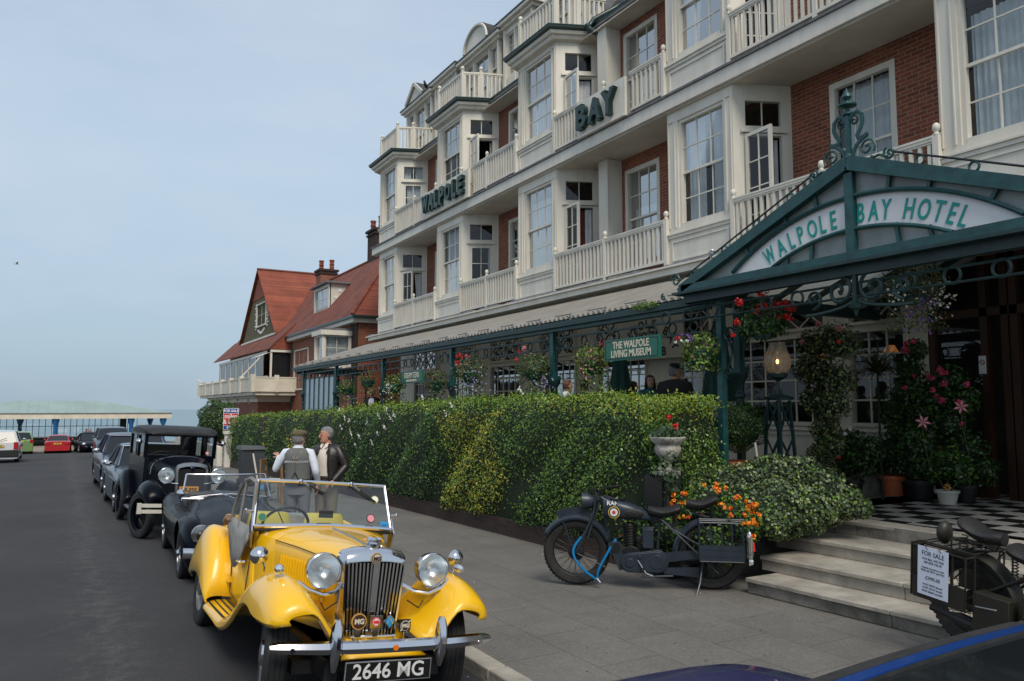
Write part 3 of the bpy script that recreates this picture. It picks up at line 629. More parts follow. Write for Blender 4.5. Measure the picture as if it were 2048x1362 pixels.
mb = MB(HM); mb.box(12.9, 13.0, -1.5, 27.5, .6, 4.6, 'room'); mb.box(11.2, 13, -1.5, 27.5, .6, .8, 'room'); mb.build('interior', hotel)
for k, (a, b) in enumerate(gw):
    zlo = ops[2*k][2]; w = b-a; far = k > 1
    win(hotel, TW((10.97, a, zlo), (0, 1, 0), (-1, 0, 0)), w, 3.33-zlo, max(3, int(w/.3)), [4], HM, curt=None, sash=False, fr=.05, bar=.028, name='ground_floor_window')
    f = MB(HM); p = MB(HM); X = 10.95; z0, z1 = 3.40, 4.30
    for (u0, u1, v0, v1) in ((a, a+.06, z0, z1), (b-.06, b, z0, z1), (a+.06, b-.06, z0, z0+.05), (a+.06, b-.06, z1-.06, z1)): f.box(X-.02, X+.06, u0, u1, v0, v1, 'white')
    nm = max(1, int(round(w/.95))); 
    for q in range(nm):
        y0 = a+.06+(w-.12)*q/nm; y1 = a+.06+(w-.12)*(q+1)/nm
        if q: f.box(X-.018, X+.05, y0-.025, y0+.025, z0+.05, z1-.06, 'white')
        ym = (y0+y1)/2; zm = (z0+z1)/2
        for (p1, p2) in (((y0, z0+.04), (y1, z1-.05)), ((y0, z1-.05), (y1, z0+.04)), ((y0, zm), (ym, z1-.05)), ((ym, z1-.05), (y1, zm)), ((y0, zm), (ym, z0+.04)), ((ym, z0+.04), (y1, zm))): f.beam((X, p1[0], p1[1]), (X, p2[0], p2[1]), .02, .022, 'white', up=(1, 0, 0))
    p.add([(X+.02, a, z0), (X+.02, b, z0), (X+.02, b, z1), (X+.02, a, z1)], [(0, 1, 2, 3)], 'glass'); fo = f.build('lattice_transom', hotel); p.build('pane', fo)
# dim lights seen inside the lounge
for y, z in ((8.05, 3.05), (9.35, 3.0)):
    mb = MB(HM); mat('lampshade', (.5, .2, .06), .6, emit=(1, .35, .08), estr=.18) if 'lampshade' not in MATS else None
    mb.lathe([(.06, .07), (.12, -.04)], 'lampshade', (11.9, y, z), n=12); mb.tube([(11.9, y, z+.05), (11.9, y, 4.4)], .008, 'dark', n=4)
    tag(mb.build('pendant_lamp'), 'dim orange pendant lamp glowing inside the lounge %s' % ('nearer the entrance door' if y < 9 else 'behind the wider window of the lounge'), 'lamp', group='pendant lamps inside the lounge')
# entrance door screen in the dark porch
mb = MB(HM); X = 11.02
for y in (3.2, 4.1, 5.6, 5.72, 6.0, 6.76): mb.box(X, X+.1, y, y+.1, GF, 4.2, 'woodbrown')
mb.box(X, X+.1, 3.2, 6.85, 3.35, 3.47, 'woodbrown'); mb.box(X+.001, X+.09, 6.1, 6.76, GF, GF+.7, 'woodbrown'); mb.box(X, X+.1, 3.2, 6.85, 4.1, 4.2, 'woodbrown')
do = mb.build('entrance_door', hotel); mb = MB(HM)
mb.add([(X+.05, 6.1, GF+.7), (X+.05, 6.76, GF+.7), (X+.05, 6.76, 3.35), (X+.05, 6.1, 3.35)], [(0, 1, 2, 3)], 'glass'); mb.build('pane', do)
mb = MB(HM); mb.box(X-.01, X-.006, 6.03, 6.13, 2.55, 2.80, 'bandwhite'); mb.torus((X-.014, 6.08, 2.71), (1, 0, 0), .033, .005, 'curtainred', n=16, k=5); mb.beam((X-.014, 6.057, 2.687), (X-.014, 6.103, 2.733), .006, .008, 'curtainred', up=(1, 0, 0)); mb.build('no_smoking_notice', do)
# ------------------------------------------------------------------ terrace and steps
TZ = .72
mb = MB(); mb.box(6.75, 13.2, 7.05, 31.0, -.5, TZ, 'stonedk'); mb.box(7.7, 13.2, 7.9, 30.9, TZ-.1, 1.0, 'stonedk'); mb.box(8.30, 13.2, -2.0, 7.05, -.3, TZ-.008, 'stonedk')
struct(mb, 'terrace')
mb = MB(); mb.add([(8.63, -2, TZ), (13.3, -2, TZ), (13.3, 7.6, TZ), (8.63, 7.6, TZ)], [(0, 1, 2, 3)], 'checker'); struct(mb, 'tiled_porch_floor')
steps = thing('entrance_steps', 'flight of four wide worn stone steps up to the chequered hotel porch', 'steps', (7.4, 4, .06))
NZ = [(6.56, .225), (7.02, .39), (7.62, .555), (8.25, .72)]
for k, (x, z) in enumerate(NZ):
    y1 = [6.3, 6.5, 6.8, 7.0][k]; y0 = -2.0; xb = NZ[k+1][0]+.05 if k < 3 else 8.62; sk = .06
    mb = MB(); n = 5
    for q in range(n):                                          # slabs with joints
        a = y0+(y1-y0)*q/n+.003; b = y0+(y1-y0)*(q+1)/n-.003
        poly = [(x+(7-a)*sk-.03, a, z-.045), (xb+(7-a)*sk, a, z-.045), (xb+(7-b)*sk, b, z-.045), (x+(7-b)*sk-.03, b, z-.045)]
        mb.prism(poly, (0, 0, .045), 'stone')
        poly = [(x+(7-a)*sk, a, z-.165), (xb+(7-a)*sk-.02, a, z-.165), (xb+(7-b)*sk-.02, b, z-.165), (x+(7-b)*sk, b, z-.165)]
        mb.prism(poly, (0, 0, .119), 'stone' if k else 'stonedk')
    mb.build('step', steps, bevel=.008)
# ------------------------------------------------------------------ verandah
ver = thing('verandah', 'long green iron verandah with pale corrugated roof along the front of the hotel', 'verandah', tuple(hk(7.2, 17, GF)))
mb = MB(HM); nY = 1100; Y0, Y1 = 7.4, 28.1; r0 = []; r1 = []; 
for k in range(nY+1):
    y = Y0+(Y1-Y0)*k/nY; w = .026*sin(y/.14*2*pi); r0.append((7.12, y, 3.56+w)); r1.append((9.85, y, 4.46+w))
translucent('roofsheet', (.34, .32, .285), .3, (.5, .5, .45))
mb.loft([r0, r1], 'roofsheet', closed=False, caps=False); mb.build('roof', ver, fixn=False)
y = 7.6
while y < 28: 
    mb = MB(HM); mb.beam((7.10, y, 3.50), (7.10, y, 3.62), .02, .012, 'lead'); mb.tube([(7.10, y, 3.61), (7.16, y+.06, 3.62), (7.2, y+.6, 3.63)], .009, 'lead', n=5); y += .95; mb.build('roof_clip', ver)
mb = MB(HM); mb.box(7.12, 7.26, 7.4, 28.1, 3.36, 3.52, 'green'); mb.box(7.06, 7.12, 7.3, 28.15, 3.42, 3.50, 'greendk'); mb.box(7.19, 7.23, 7.4, 28, 3.24, 3.27, 'greendk'); mb.box(7.19, 7.23, 7.4, 28, 3.06, 3.085, 'greendk')
y = 7.7
while y < 26.8: mb.torus((7.21, y, 3.165), (1, 0, 0), .075, .014, 'greendk', n=18, k=6); y += .42
for y in np.arange(8, 28, 1.0): mb.beam((7.2, y, 3.45), (9.9, y, 4.36), .05, .08, 'greendk')
mb.box(7.2, 9.9, 28.02, 28.1, 3.30, 3.5, 'green')
mb.build('frieze', ver)
PY = [7.25, 11.1, 15.1, 19.25, 23.3, 27.0]
def vpost(y, x=7.2, parent=None, zl=GF):
    mb = MB(HM); w = .05
    mb.box(x-w, x+w, y-w, y+w, 2.62, 3.40, 'green'); mb.box(x-.085, x+.085, y-.085, y+.085, 2.56, 2.62, 'green')
    mb.lathe([(.055, zl-2.56), (.075, zl-2.5), (.055, zl-2.4), (.055, -.35), (.075, -.33), (.075, -.29), (.055, -.27), (.06, -.14), (.11, -.06), (.115, 0), (0, 0)], 'greendk', (x, y, 2.56), n=12)
    for s in (-1, 1):
        mb.tube([(x, y+s*(.06+.42*(1-cos(t*pi/2))), 2.72+.58*sin(t*pi/2)) for t in [k/10 for k in range(11)]], .018, 'greendk', n=6)
        mb.torus((x, y+s*.16, 3.12), (1, 0, 0), .07, .014, 'greendk', n=16, k=5)
    return mb.build('post', parent or ver)
for y in PY[1:]: vpost(y)
mb = MB(HM); x = 7.2
for k in range(7): y = 23.5+k*.55; mb.box(x-.03, x+.03, y-.03, y+.03, GF, 3.1, 'green')
mb.box(x-.03, x+.03, 23.3, 27, .9, .98, 'green'); g = MB(HM); mat('paleglass', (.36, .43, .48), .25); g.add([(x, 23.3, .98), (x, 27, .98), (x, 27, 3.05), (x, 23.3, 3.05)], [(0, 1, 2, 3)], 'paleglass'); go = mb.build('glazed_screen', ver); g.build('pane', go)
mb = MB(HM); x = 7.12
for y in (27.0,):
    mb.box(7.2, 9.9, y-.02, y+.02, .9, 1.0, 'green'); 
    for k in range(5): mb.box(7.4+k*.5, 7.45+k*.5, y-.025, y+.025, GF, 3.4, 'green')
mb.build('end_screen', ver)
# ------------------------------------------------------------------ porch gable
por = thing('entrance_porch', 'green iron and glass gabled porch canopy lettered with the hotel name on a white arch', 'porch', tuple(hk(7, 5.1, GF)))
C0, ZB, ZA, HW = 5.10, 3.60, 4.61, 2.51
X = 7.0; zc = 1.46
def arc_pt(r, ang): return (C0+r*sin(ang), zc+r*cos(ang))
mb = MB(HM)
rt = 2.78; rb = 2.475
def clip(R): return math.acos((3.70-zc)/R)
for sgn in (-1, 1):
    mb.beam((X-.03, C0+sgn*(HW+.06), ZB+.0), (X-.03, C0, ZA-.03), .08, .12, 'green', up=(1, 0, 0)); mb.beam((X-.06, C0+sgn*(HW+.05), ZB+.03), (X-.06, C0, ZA+.03), .11, .025, 'green', up=(1, 0, 0))
mb.box(X-.09, X+.04, C0-HW, C0+HW, ZB-.02, ZB+.075, 'green'); mb.box(X-.06, X-.0, C0-.05, C0+.05, ZB+.076, ZA-.1, 'green')
mb.box(X-.16, X+.06, C0-HW-.1, C0+HW+.1, ZB-.055, ZB-.022, 'greendk'); mb.box(X-.04, X+.06, C0-HW-.0, C0+HW, ZB-.16, ZB-.056, 'greendk')
for R in (rt, rb):
    c = clip(R); mb.tube([(X-.03, *arc_pt(R+(.02 if R == rt else -.02), -c+2*c*k/40)) for k in range(41)], .024, 'green', n=6)
for R0, R1, an in ((rt, 9, (-.52, -.30, -.15, .15, .30, .52)), (0, rb, (-.34, -.2, .2, .34))):
    for a_ in an:
        if R0: 
            p = arc_pt(R0, a_); d = (sin(a_), cos(a_)); # up to rafter
            t = 0
            while t < 1.2:
                q = (p[0]+d[0]*t, p[1]+d[1]*t)
                if q[1] > ZB+(ZA-ZB)*(1-abs(q[0]-C0)/HW)-.05: break
                t += .02
            if t > .04: mb.beam((X-.02, *p), (X-.02, *q), .035, .03, 'green', up=(1, 0, 0))
        else:
            q = arc_pt(R1, a_); d = (sin(a_)*1.6, cos(a_)); t = (q[1]-(ZB+.06))/d[1]; mb.beam((X-.02, *q), (X-.02, q[0]-(-d[0]*.0)+d[0]*.35*t*1.0, ZB+.06), .035, .03, 'green', up=(1, 0, 0))
fr = mb.build('gable_frame', por)
mb = MB(HM); mb.prism([(X+.01, C0-HW, ZB+.05), (X+.01, C0+HW, ZB+.05), (X+.01, C0, ZA-.05)], (.012, 0, 0), 'frosted'); mb.build('frosted_pane', por)
mb = MB(HM); n = 40; up_ = []; lo_ = []
ct, cb = clip(rt), clip(rb)
for sgn, (a0, a1, b0, b1) in ((-1, (-ct, -.02, -cb, -.022)), (1, (.02, ct, .022, cb))):
    A = [(X-.002, *arc_pt(rt, a0+(a1-a0)*k/n)) for k in range(n+1)]; B = [(X-.002, *arc_pt(rb, b0+(b1-b0)*k/n)) for k in range(n+1)]
    mb.prism(A+B[::-1], (.01, 0, 0), 'bandwhite')
ba = mb.build('sign_band', por)
mb = MB(HM); Rm = 2.615
def arc_letters(mb, items, Rm, h, m, wid=.62):
    for ch, yc in items:
        an = math.asin((yc-C0)/Rm); p = arc_pt(Rm, an); v, f = text_mesh(ch, 1, .004, bold=.012); xs = [q[0] for q in v]; zs = [q[1] for q in v]
        cx = (max(xs)+min(xs))/2; cz = (max(zs)+min(zs))/2; s = h/(max(zs)-min(zs)); sx = s*wid*(1.0 if ch != 'W' else .85)
        u = Vector((0, -cos(an), sin(an))); T = frameT((X-.008, *p), u, (-1, 0, 0)); mb.add([((q[0]-cx)*sx, (q[1]-cz)*s, q[2]) for q in v], f, m, T=T)
arc_letters(mb, list(zip('WALPOLE', (6.20, 6.03, 5.885, 5.755, 5.60, 5.465, 5.33)))+list(zip('BAYHOTEL', (5.0, 4.855, 4.72, 4.475, 4.325, 4.185, 4.06, 3.95))), Rm, .20, 'teal', .58); mb.build('lettering', ba, fixn=False)
mb = MB(HM)      # glazed canopy roof behind the gable
for sgn in (-1, 1):
    a = (X+.05, C0+sgn*(HW+.05), ZB+.03); b = (X+.05, C0, ZA); c = (10.9, C0, ZA); d = (10.9, C0+sgn*(HW+.05), ZB+.03); mb.add([a, b, c, d], [(0, 1, 2, 3)], 'frostroof')
    for k in range(6): xx = X+.3+k*.68; mb.beam((xx, C0+sgn*HW, ZB+.0), (xx, C0, ZA-.03), .05, .07, 'greendk')
mb.beam((X, C0, ZA-.03), (10.9, C0, ZA-.03), .07, .12, 'greendk')
for s in (-1, 1): mb.box(X, 10.95, C0+s*HW-.05, C0+s*HW+.05, ZB-.16, ZB-.0, 'greendk')
mb.build('canopy_roof', por)
def spiral(mb, c, r0, turns, a0, r, m, sgn=1, n=30, x=0, grow=.12):
    pts = []
    for k in range(n+1):
        t = k/n; a = a0+sgn*t*turns*2*pi; rr = r0*(grow+(1-grow)*(1-t)); pts.append((x, c[0]+rr*cos(a), c[1]+rr*sin(a)))
    mb.tube(pts, [r]*(n-1)+[r*1.6, r*1.6] if n > 3 else r, m, n=6); return pts[0]
# hanging ironwork frieze below the gable
mb = MB(HM); xx = X-.0
for z in (3.36, 3.22): mb.tube([(xx, C0-HW, z), (xx, C0+HW, z)], .014, 'greendk', n=6)
for k in range(13):
    y = C0-HW+.2+k*.435
    if abs(y-C0) > .5: mb.torus((xx, y, 3.29), (1, 0, 0), .078, .014, 'greendk', n=18, k=6)
for s in (-1, 1):
    spiral(mb, (C0+s*.2, 3.30), .17, 1.4, radians(90), .02, 'greendk', sgn=s, x=xx); spiral(mb, (C0+s*.52, 3.25), .11, 1.3, radians(-90), .017, 'greendk', sgn=-s, x=xx)
    mb.tube([(xx, C0+s*(.62-.62*cos(t*pi)), 3.22-.14*sin(t*pi)) for t in [k/16 for k in range(9)]], .017, 'greendk', n=6)
mb.tube([(xx, C0, 3.5), (xx, C0, 3.1), (xx, C0, 3.02)], [.03, .03, .01], 'greendk', n=8); mb.lathe([(.01, -.05), (.06, -.02), (.07, .02), (.02, .05)], 'greendk', (xx, C0, 3.12), n=10)
mb.build('scroll_frieze', por)
# thin front post and the heavier column behind it
mb = MB(HM); w = .042; mb.box(7.16-w, 7.16+w, 7.16-w, 7.16+w, .2, 3.44, 'green')
for s in (-1, 1):
    spiral(mb, (7.16+s*.13, 2.98), .085, 1.3, radians(90), .015, 'greendk', sgn=s, x=7.16); spiral(mb, (7.16+s*.11, 2.52), .07, 1.3, radians(-90), .013, 'greendk', sgn=-s, x=7.16)
    mb.tube([(7.16, 7.16+s*(.05+.12*sin(t*pi)), 2.5+.5*t) for t in [k/10 for k in range(11)]], .014, 'greendk', n=5)
mb.box(7.1, 7.2, 7.1, 7.2, 3.44, 3.56, 'greendk'); mb.build('front_post', por)
vpost(8.65, 9.0, por); vpost(7.62, 7.95, por); vpost(2.6, 7.95, por)
# finial scrollwork on the apex and the cresting rods
mb = MB(HM @ Matrix.Translation((X, C0, ZA)) @ Matrix.Scale(1.14, 4) @ Matrix.Translation((-X, -C0, -ZA))); xf = X-.02; zb = ZA+.05
mb.box(xf-.02, xf+.02, C0-.02, C0+.02, zb, zb+.42, 'green'); mb.lathe([(.045, 0), (.03, .03), (.02, .05)], 'green', (xf, C0, zb), n=10)
mb.lathe([(.02, .40), (.045, .41), (.045, .425), (.02, .44), (.02, .47), (.085, .49), (.085, .505), (.03, .52), (.02, .54), (.045, .575), (.04, .60), (.015, .63), (.0, .67)], 'green', (xf, C0, zb), n=12)
for s in (-1, 1):
    def cv(pts): return [(xf, C0+s*p[0], zb+p[1]) for p in pts]
    # upper C scroll
    up = [(.02, .36), (.05, .40), (.10, .41), (.145, .37), (.15, .30), (.125, .24), (.09, .19), (.10, .165), (.15, .16), (.20, .175)]
    mb.tube(cv(up), .013, 'green', n=6, flat=1.6); spiral(mb, (C0+s*.065, zb+.335), .045, 1.2, radians(90 if s > 0 else 90), .01, 'greendk', sgn=-s, x=xf)
    lo = [(.20, .175), (.14, .13), (.08, .07), (.035, .0), (.03, -.06), (.06, -.02+.0), (.11, .02), (.17, .0)]
    lo = [(.19, .165), (.13, .14), (.07, .09), (.04, .03), (.045, -.05), (.09, -.10), (.15, -.12), (.21, -.09), (.24, -.04)]
    mb.tube(cv(lo), .013, 'green', n=6, flat=1.6); spiral(mb, (C0+s*.185, zb+.05), .085, 1.5, radians(-40 if s > 0 else 220), .012, 'green', sgn=s, x=xf)
    spiral(mb, (C0+s*.40, zb-.06), .06, 1.4, radians(120 if s > 0 else 60), .011, 'green', sgn=s, x=xf)
    mb.tube([(xf, C0+s*.24, zb-.06), (xf, C0+s*.30, zb-.05), (xf, C0+s*.38, zb-.09)], .012, 'green', n=6)
    # cresting rod with rings
    f = lambda t: (xf, C0+s*(.42+(HW-.42)*t), ZB+(ZA-ZB)*(1-(.42+(HW-.42)*t)/HW)+.165)
    mb.tube([f(0), f(.90)], .010, 'iron', n=5)
    for t in (.12, .33, .55, .78): p = f(t); mb.torus((p[0], p[1], p[2]-.048), (1, 0, 0), .040, .011, 'green', n=14, k=5)
    spiral(mb, (C0+s*(HW-.16), ZB+.27), .085, 1.5, radians(0 if s > 0 else 180), .012, 'green', sgn=s, x=xf); spiral(mb, (C0+s*(HW+.06), ZB+.10), .04, 1.2, radians(90), .01, 'green', sgn=-s, x=xf)
mb.build('cresting', por)
# camera housing
p = hk(6.95, 7.08, 4.02); cc = thing('security_camera', 'small silver security camera clipped to the left slope of the porch gable', 'camera', tuple(p))
mb = MB(); d = Vector((-.6, -.75, -.12)).normalized(); mb.lathe([(.0, -.09), (.036, -.09), (.038, .05), (.030, .055), (.028, .03), (0, .03)], 'steel', p, axis=tuple(d), n=14); mb.build('housing', cc); mb = MB(); mb.tube([p, p+Vector((.02, .03, -.06)), p+Vector((.02, .03, -.12))], .012, 'steel', n=6); mb.build('bracket', cc)
# ------------------------------------------------------------------ plants palette
def atD(px, py, t): return Vector((0, 0, CH))+ray(px, py)*t
def depth(p): return -(RC.transposed() @ (Vector(p)-Vector((0, 0, CH)))).z
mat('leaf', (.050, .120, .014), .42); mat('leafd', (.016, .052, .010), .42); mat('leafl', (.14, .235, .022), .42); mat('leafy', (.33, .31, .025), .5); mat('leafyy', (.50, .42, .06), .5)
mat('ivy', (.075, .115, .05), .55); mat('ivyp', (.27, .29, .15), .6); mat('ivyd', (.03, .055, .022), .6); mat('brownleaf', (.11, .085, .025), .7)
mat('red', (.62, .012, .010), .5); mat('pink', (.62, .06, .16), .5); mat('pinkl', (.62, .22, .26), .5); mat('orange', (.90, .30, .010), .5); mat('purple', (.20, .10, .34), .5); mat('lilac', (.42, .38, .62), .5); mat('whitef', (.74, .74, .68), .5); mat('magenta', (.35, .02, .12), .5)
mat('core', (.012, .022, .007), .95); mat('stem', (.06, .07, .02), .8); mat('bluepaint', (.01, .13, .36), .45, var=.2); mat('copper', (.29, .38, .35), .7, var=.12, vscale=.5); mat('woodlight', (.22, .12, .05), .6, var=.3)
mat('darkwall', (.02, .022, .022), .9); mat('pebble', (.13, .115, .06), .95, var=.4, vscale=8, bump=.5); mat('gold', (.45, .26, .06), .5)
# ------------------------------------------------------------------ house next door (survey units)
hs = thing('house', 'red tiled brick house with white balcony, dormer and gable next to the hotel', 'house', tuple(hk(10.5, 38, -.4)))
mb = MB(HM); mb.box(10.5, 15.5, 31.1, 60, -1, 5.8, 'brick'); mb.box(8.8, 10.499, 42, 56, -1, 2.4, 'brick'); mb.box(10.44, 10.5, 31.1, 31.9, -1, 5.8, 'brickold'); mb.build('wall', hs)
mb = MB(HM); mb.box(10.2, 15.6, 30.9, 42.1, 5.62, 5.80, 'white'); mb.box(10.1, 10.2, 30.8, 42.1, 5.80, 5.9, 'gutter'); mb.box(10.1, 15.6, 30.7, 30.8, 5.80, 5.9, 'gutter'); mb.build('eaves', hs)
mb = MB(HM)
zr, xr = 9.45, 13.1
mb.add([(10.12, 30.8, 5.9), (xr, 33.8, zr), (xr, 60, zr), (10.12, 60, 5.9)], [(0, 1, 2, 3)], 'tiles2'); mb.add([(10.12, 30.8, 5.9), (16, 30.8, 5.9), (xr, 33.8, zr)], [(0, 1, 2)], 'tiles'); mb.add([(16, 30.8, 5.9), (16, 60, 5.9), (xr, 60, zr), (xr, 33.8, zr)], [(0, 1, 2, 3)], 'tiles2')
mb.prism([(9.3, 42.0, 5.18), (9.3, 59.5, 5.32), (10.7, 59.5, 6.7), (10.7, 42.0, 6.62)], (0, 0, .07), 'tiles2'); mb.add([(9.35, 42.02, 5.2), (10.6, 42.02, 5.2), (10.6, 42.02, 6.5)], [(0, 1, 2)], 'tiles')
mb.tube([(10.12, 30.8, 5.93), (xr, 33.8, zr+.03), (xr, 60, zr+.03)], .07, 'tiles', n=6); mb.build('roof', hs)
mb = MB(HM); g = [(10.3, 44.6, 6.35), (10.3, 54.4, 6.35), (10.3, 49.5, 10.5)]
mb.prism(g, (.15, 0, 0), 'pebble'); mb.prism([(10.27, 47.5, 8.85), (10.27, 51.5, 8.85), (10.27, 49.5, 10.5)], (.03, 0, 0), 'tiles'); mb.build('gable', hs)
mb = MB(HM)
for s in (-1, 1): mb.prism([(10.1, 49.5+s*5.1, 6.3), (10.1, 49.5, 10.62), (17, 49.5, 10.62), (17, 49.5+s*5.1, 6.3)], (0, 0, .08), 'tiles')
mb.tube([(10.1, 49.5, 10.72), (17, 49.5, 10.72)], .08, 'tiles2', n=6); mb.box(10.2, 10.3, 44.5, 54.5, 6.25, 6.36, 'white'); mb.build('gable_roof', hs)
win(hs, TW((10.25, 47.4, 7.05), (0, 1, 0), (-1, 0, 0)), 2.6, 1.45, 2, [2], HM, curt=None, sash=False, name='gable_window')
mb = MB(HM)
for k in range(9):
    for s in (-1, 1): y = 48.7+s*(1.55+.18*(k % 2)); mb.ell((10.28, y, 7.0+k*.19), (.03, .16, .07), 'whitef', n=6)
for k in range(6): mb.ell((10.28, 47.9+k*.33, 6.85-.09*(2.5-abs(k-2.5))), (.03, .2, .1), 'whitef', n=6)
mb.build('plaster_garland', hs)
mb = MB(HM); T = TW((11.0, 37.1, 6.7), (0, 1, 0), (-1, 0, 0)); wall_open(mb, T, 0, 2.6, 0, 1.5, [(.12, 2.48, .18, 1.38)], .1, 'white'); mb.prism([(11.05, 37.1, 6.72), (12.3, 37.1, 8.18), (11.05, 37.1, 8.18)], (0, .05, 0), 'white2'); mb.prism([(11.05, 39.65, 6.72), (12.3, 39.65, 8.18), (11.05, 39.65, 8.18)], (0, .05, 0), 'white2')
for y, z in ((0, 7.85), (0, 7.5)): mb.disc((11.55-(.0 if z > 7.6 else .2), 37.09, z), (0, -1, 0), .09, .02, 'bandwhite', n=10)
mb.box(10.8, 12.6, 36.9, 39.9, 8.18, 8.26, 'lead'); d = mb.build('dormer', hs); win(d, TW((11.02, 37.22, 6.88), (0, 1, 0), (-1, 0, 0)), 2.36, 1.2, 2, [2], HM, curt='full', sash=False, name='dormer_window')
def stack(x, y, z0, z1, w, pots, parent=hs):
    mb = MB(HM); mb.box(x-w/2, x+w/2, y-w/2, y+w/2, z0, z1, 'brickold' if w > 1 else 'brick'); mb.box(x-w/2-.06, x+w/2+.06, y-w/2-.06, y+w/2+.06, z1-.3, z1-.2, 'brickold'); mb.box(x-w/2-.1, x+w/2+.1, y-w/2-.1, y+w/2+.1, z1-.12, z1, 'brickold'); o = mb.build('chimney', parent)
    for k in range(pots):
        m2 = MB(HM); m2.lathe([(.15, 0), (.13, .1), (.15, .13), (.13, .16), (.13, .3), (.155, .33), (.13, .36), (.13, .5), (.16, .55), (.14, .6), (.1, .6)], 'tiles', (x+(k % 2-.5)*w*.5, y-(k-(pots-1)/2)*w*.5, z1), n=10); m2.build('chimney_pot', o)
stack(13.0, 44.4, 8.8, 10.1, .95, 2); stack(13.6, 36.8, 8.6, 11.0, 1.15, 3)
# first floor bay, windows, glazed sun room, balcony
mb = MB(HM); mb.box(9.2, 10.5, 31.8, 33.0, 3.75, 4.05, 'white'); mb.box(9.1, 10.5, 31.7, 33.1, 5.12, 5.32, 'white'); mb.box(9.15, 10.5, 31.75, 33.05, 5.32, 5.42, 'lead')
for x in (9.2, 10.38): mb.box(x, x+.1, 31.8, 31.9, 4.05, 5.12, 'white')
mb.box(9.2, 9.3, 32.9, 33.0, 4.05, 5.12, 'white'); mb.box(9.35, 10.4, 32.4, 32.5, 4.05, 5.1, 'room'); b_ = mb.build('bay', hs)
win(b_, TW((9.3, 31.85, 4.05), (1, 0, 0), (0, -1, 0)), 1.08, 1.07, 2, [2], HM, curt='full', sash=False, name='bay_pane_frame'); win(b_, TW((9.25, 31.9, 4.05), (0, 1, 0), (-1, 0, 0)), 1.0, 1.07, 1, [2], HM, curt=None, sash=False, name='bay_pane_frame')
for (a, b, z0, z1) in ((38.6, 41.3, 3.0, 5.1), (33.6, 36.6, 3.0, 4.9), (37, 40, -.2, 1.8)): win(hs, TW((10.46, a, z0), (0, 1, 0), (-1, 0, 0)), b-a, z1-z0, 3, [2], HM, curt='full', sash=False, name='house_window')
win(hs, TW((10.58, 41.98, 1.0), (1, 0, 0), (0, -1, 0)), .5, 1.1, 1, [2], HM, curt=None, sash=False, name='house_window')
mb = MB(HM); mb.box(8.75, 10.6, 41.9, 57, 2.4, 2.62, 'cream'); mb.box(8.6, 10.62, 41.8, 57.2, 2.62, 2.74, 'cream'); mb.box(8.35, 10.6, 41, 58.8, 2.74, 2.92, 'cream')
mb.box(8.25, 8.37, 40.9, 59, 2.92, 3.62, 'cream'); mb.box(8.37, 10.6, 40.9, 41.02, 2.92, 3.62, 'cream')
for k in range(7): y = 41+k*2.95; mb.box(8.2, 8.42, y-.15, y+.3, 2.9, 3.8, 'cream')
for k in range(1, 3): x = 8.25+k*1.15; mb.box(x, x+.2, 40.85, 41.07, 2.9, 3.78, 'cream')
mb.box(8.22, 8.4, 40.88, 59, 3.62, 3.68, 'cream'); mb.box(8.4, 10.6, 40.88, 41.04, 3.622, 3.682, 'cream')
for k in range(5): mb.prism([(8.5, 44+k*3, 2.74), (9.0, 44+k*3, 2.0), (9.0, 44+k*3, 2.74)], (0, .2, 0), 'cream')
mb.build('balcony', hs)
mb = MB(HM); mb.box(9.4, 9.5, 42.1, 42.2, 3.6, 5.2, 'white'); mb.box(9.4, 9.46, 43.0, 58, 5.05, 5.18, 'white'); mb.box(9.4, 10.6, 42.05, 42.15, 5.05, 5.2, 'white')
for k in range(8): mb.box(9.42, 9.48, 44+k*1.9, 44.1+k*1.9, 3.0, 5.1, 'white')
mb.box(9.42, 9.48, 43.0, 58, 3.75, 3.82, 'white'); mb.box(10.0, 10.4, 43, 44, 2.92, 5.0, 'brick'); mb.beam((8.5, 45.5, 3.7), (9.4, 44.5, 4.9), .05, .08, 'white')
mb.prism([(9.45, 42.2, 5.05), (9.45, 43.8, 5.05), (8.7, 43.8, 4.75), (8.7, 42.2, 4.75)], (0, 0, .02), 'whitef'); so_ = mb.build('sun_room', hs)
mb = MB(HM); mb.add([(9.45, 44, 3), (9.45, 58, 3), (9.45, 58, 5.1), (9.45, 44, 5.1)], [(0, 1, 2, 3)], 'glassdk'); mb.add([(9.6, 42.2, 3), (10.5, 42.2, 3), (10.5, 42.2, 5), (9.6, 42.2, 5)], [(0, 1, 2, 3)], 'glassdk'); mb.build('pane', so_)
mb = MB(HM); mb.tube([(10.5, 41.85, 5.5), (10.5, 41.85, 2.8), (10.55, 41.8, 0)], .06, 'gutter', n=8); mb.build('downpipe', hs)
# ------------------------------------------------------------------ seafront shelter
sh = thing('seafront_shelter', 'long seafront shelter with pale green hipped roof, white fascia and blue columns', 'shelter', (-.45, 71, gz(62)+.08))
Z0 = gz(62)+.08; cx = -.42; hx = 8.2; hy = 2.6; yc = 72.4
mb = MB(); e = [(cx-hx, yc-hy, 1.7), (cx+hx, yc-hy, 1.7), (cx+hx, yc+hy, 1.7), (cx-hx, yc+hy, 1.7)]; r = [(cx-2.85, yc, 2.66), (cx+2.85, yc, 2.66)]
mb.add(e+r, [(0, 1, 5, 4), (1, 2, 5), (2, 3, 4, 5), (3, 0, 4)], 'copper'); 
for k in range(9): x = cx-2.6+k*.65; t = min(1, (hx-abs(x-cx))/(hx-2.85)); mb.beam((x, yc-hy, 1.71), (cx+(x-cx)*(1), yc-hy+hy*t, 1.71+.96*t), .04, .03, 'copper')
mb.build('roof', sh)
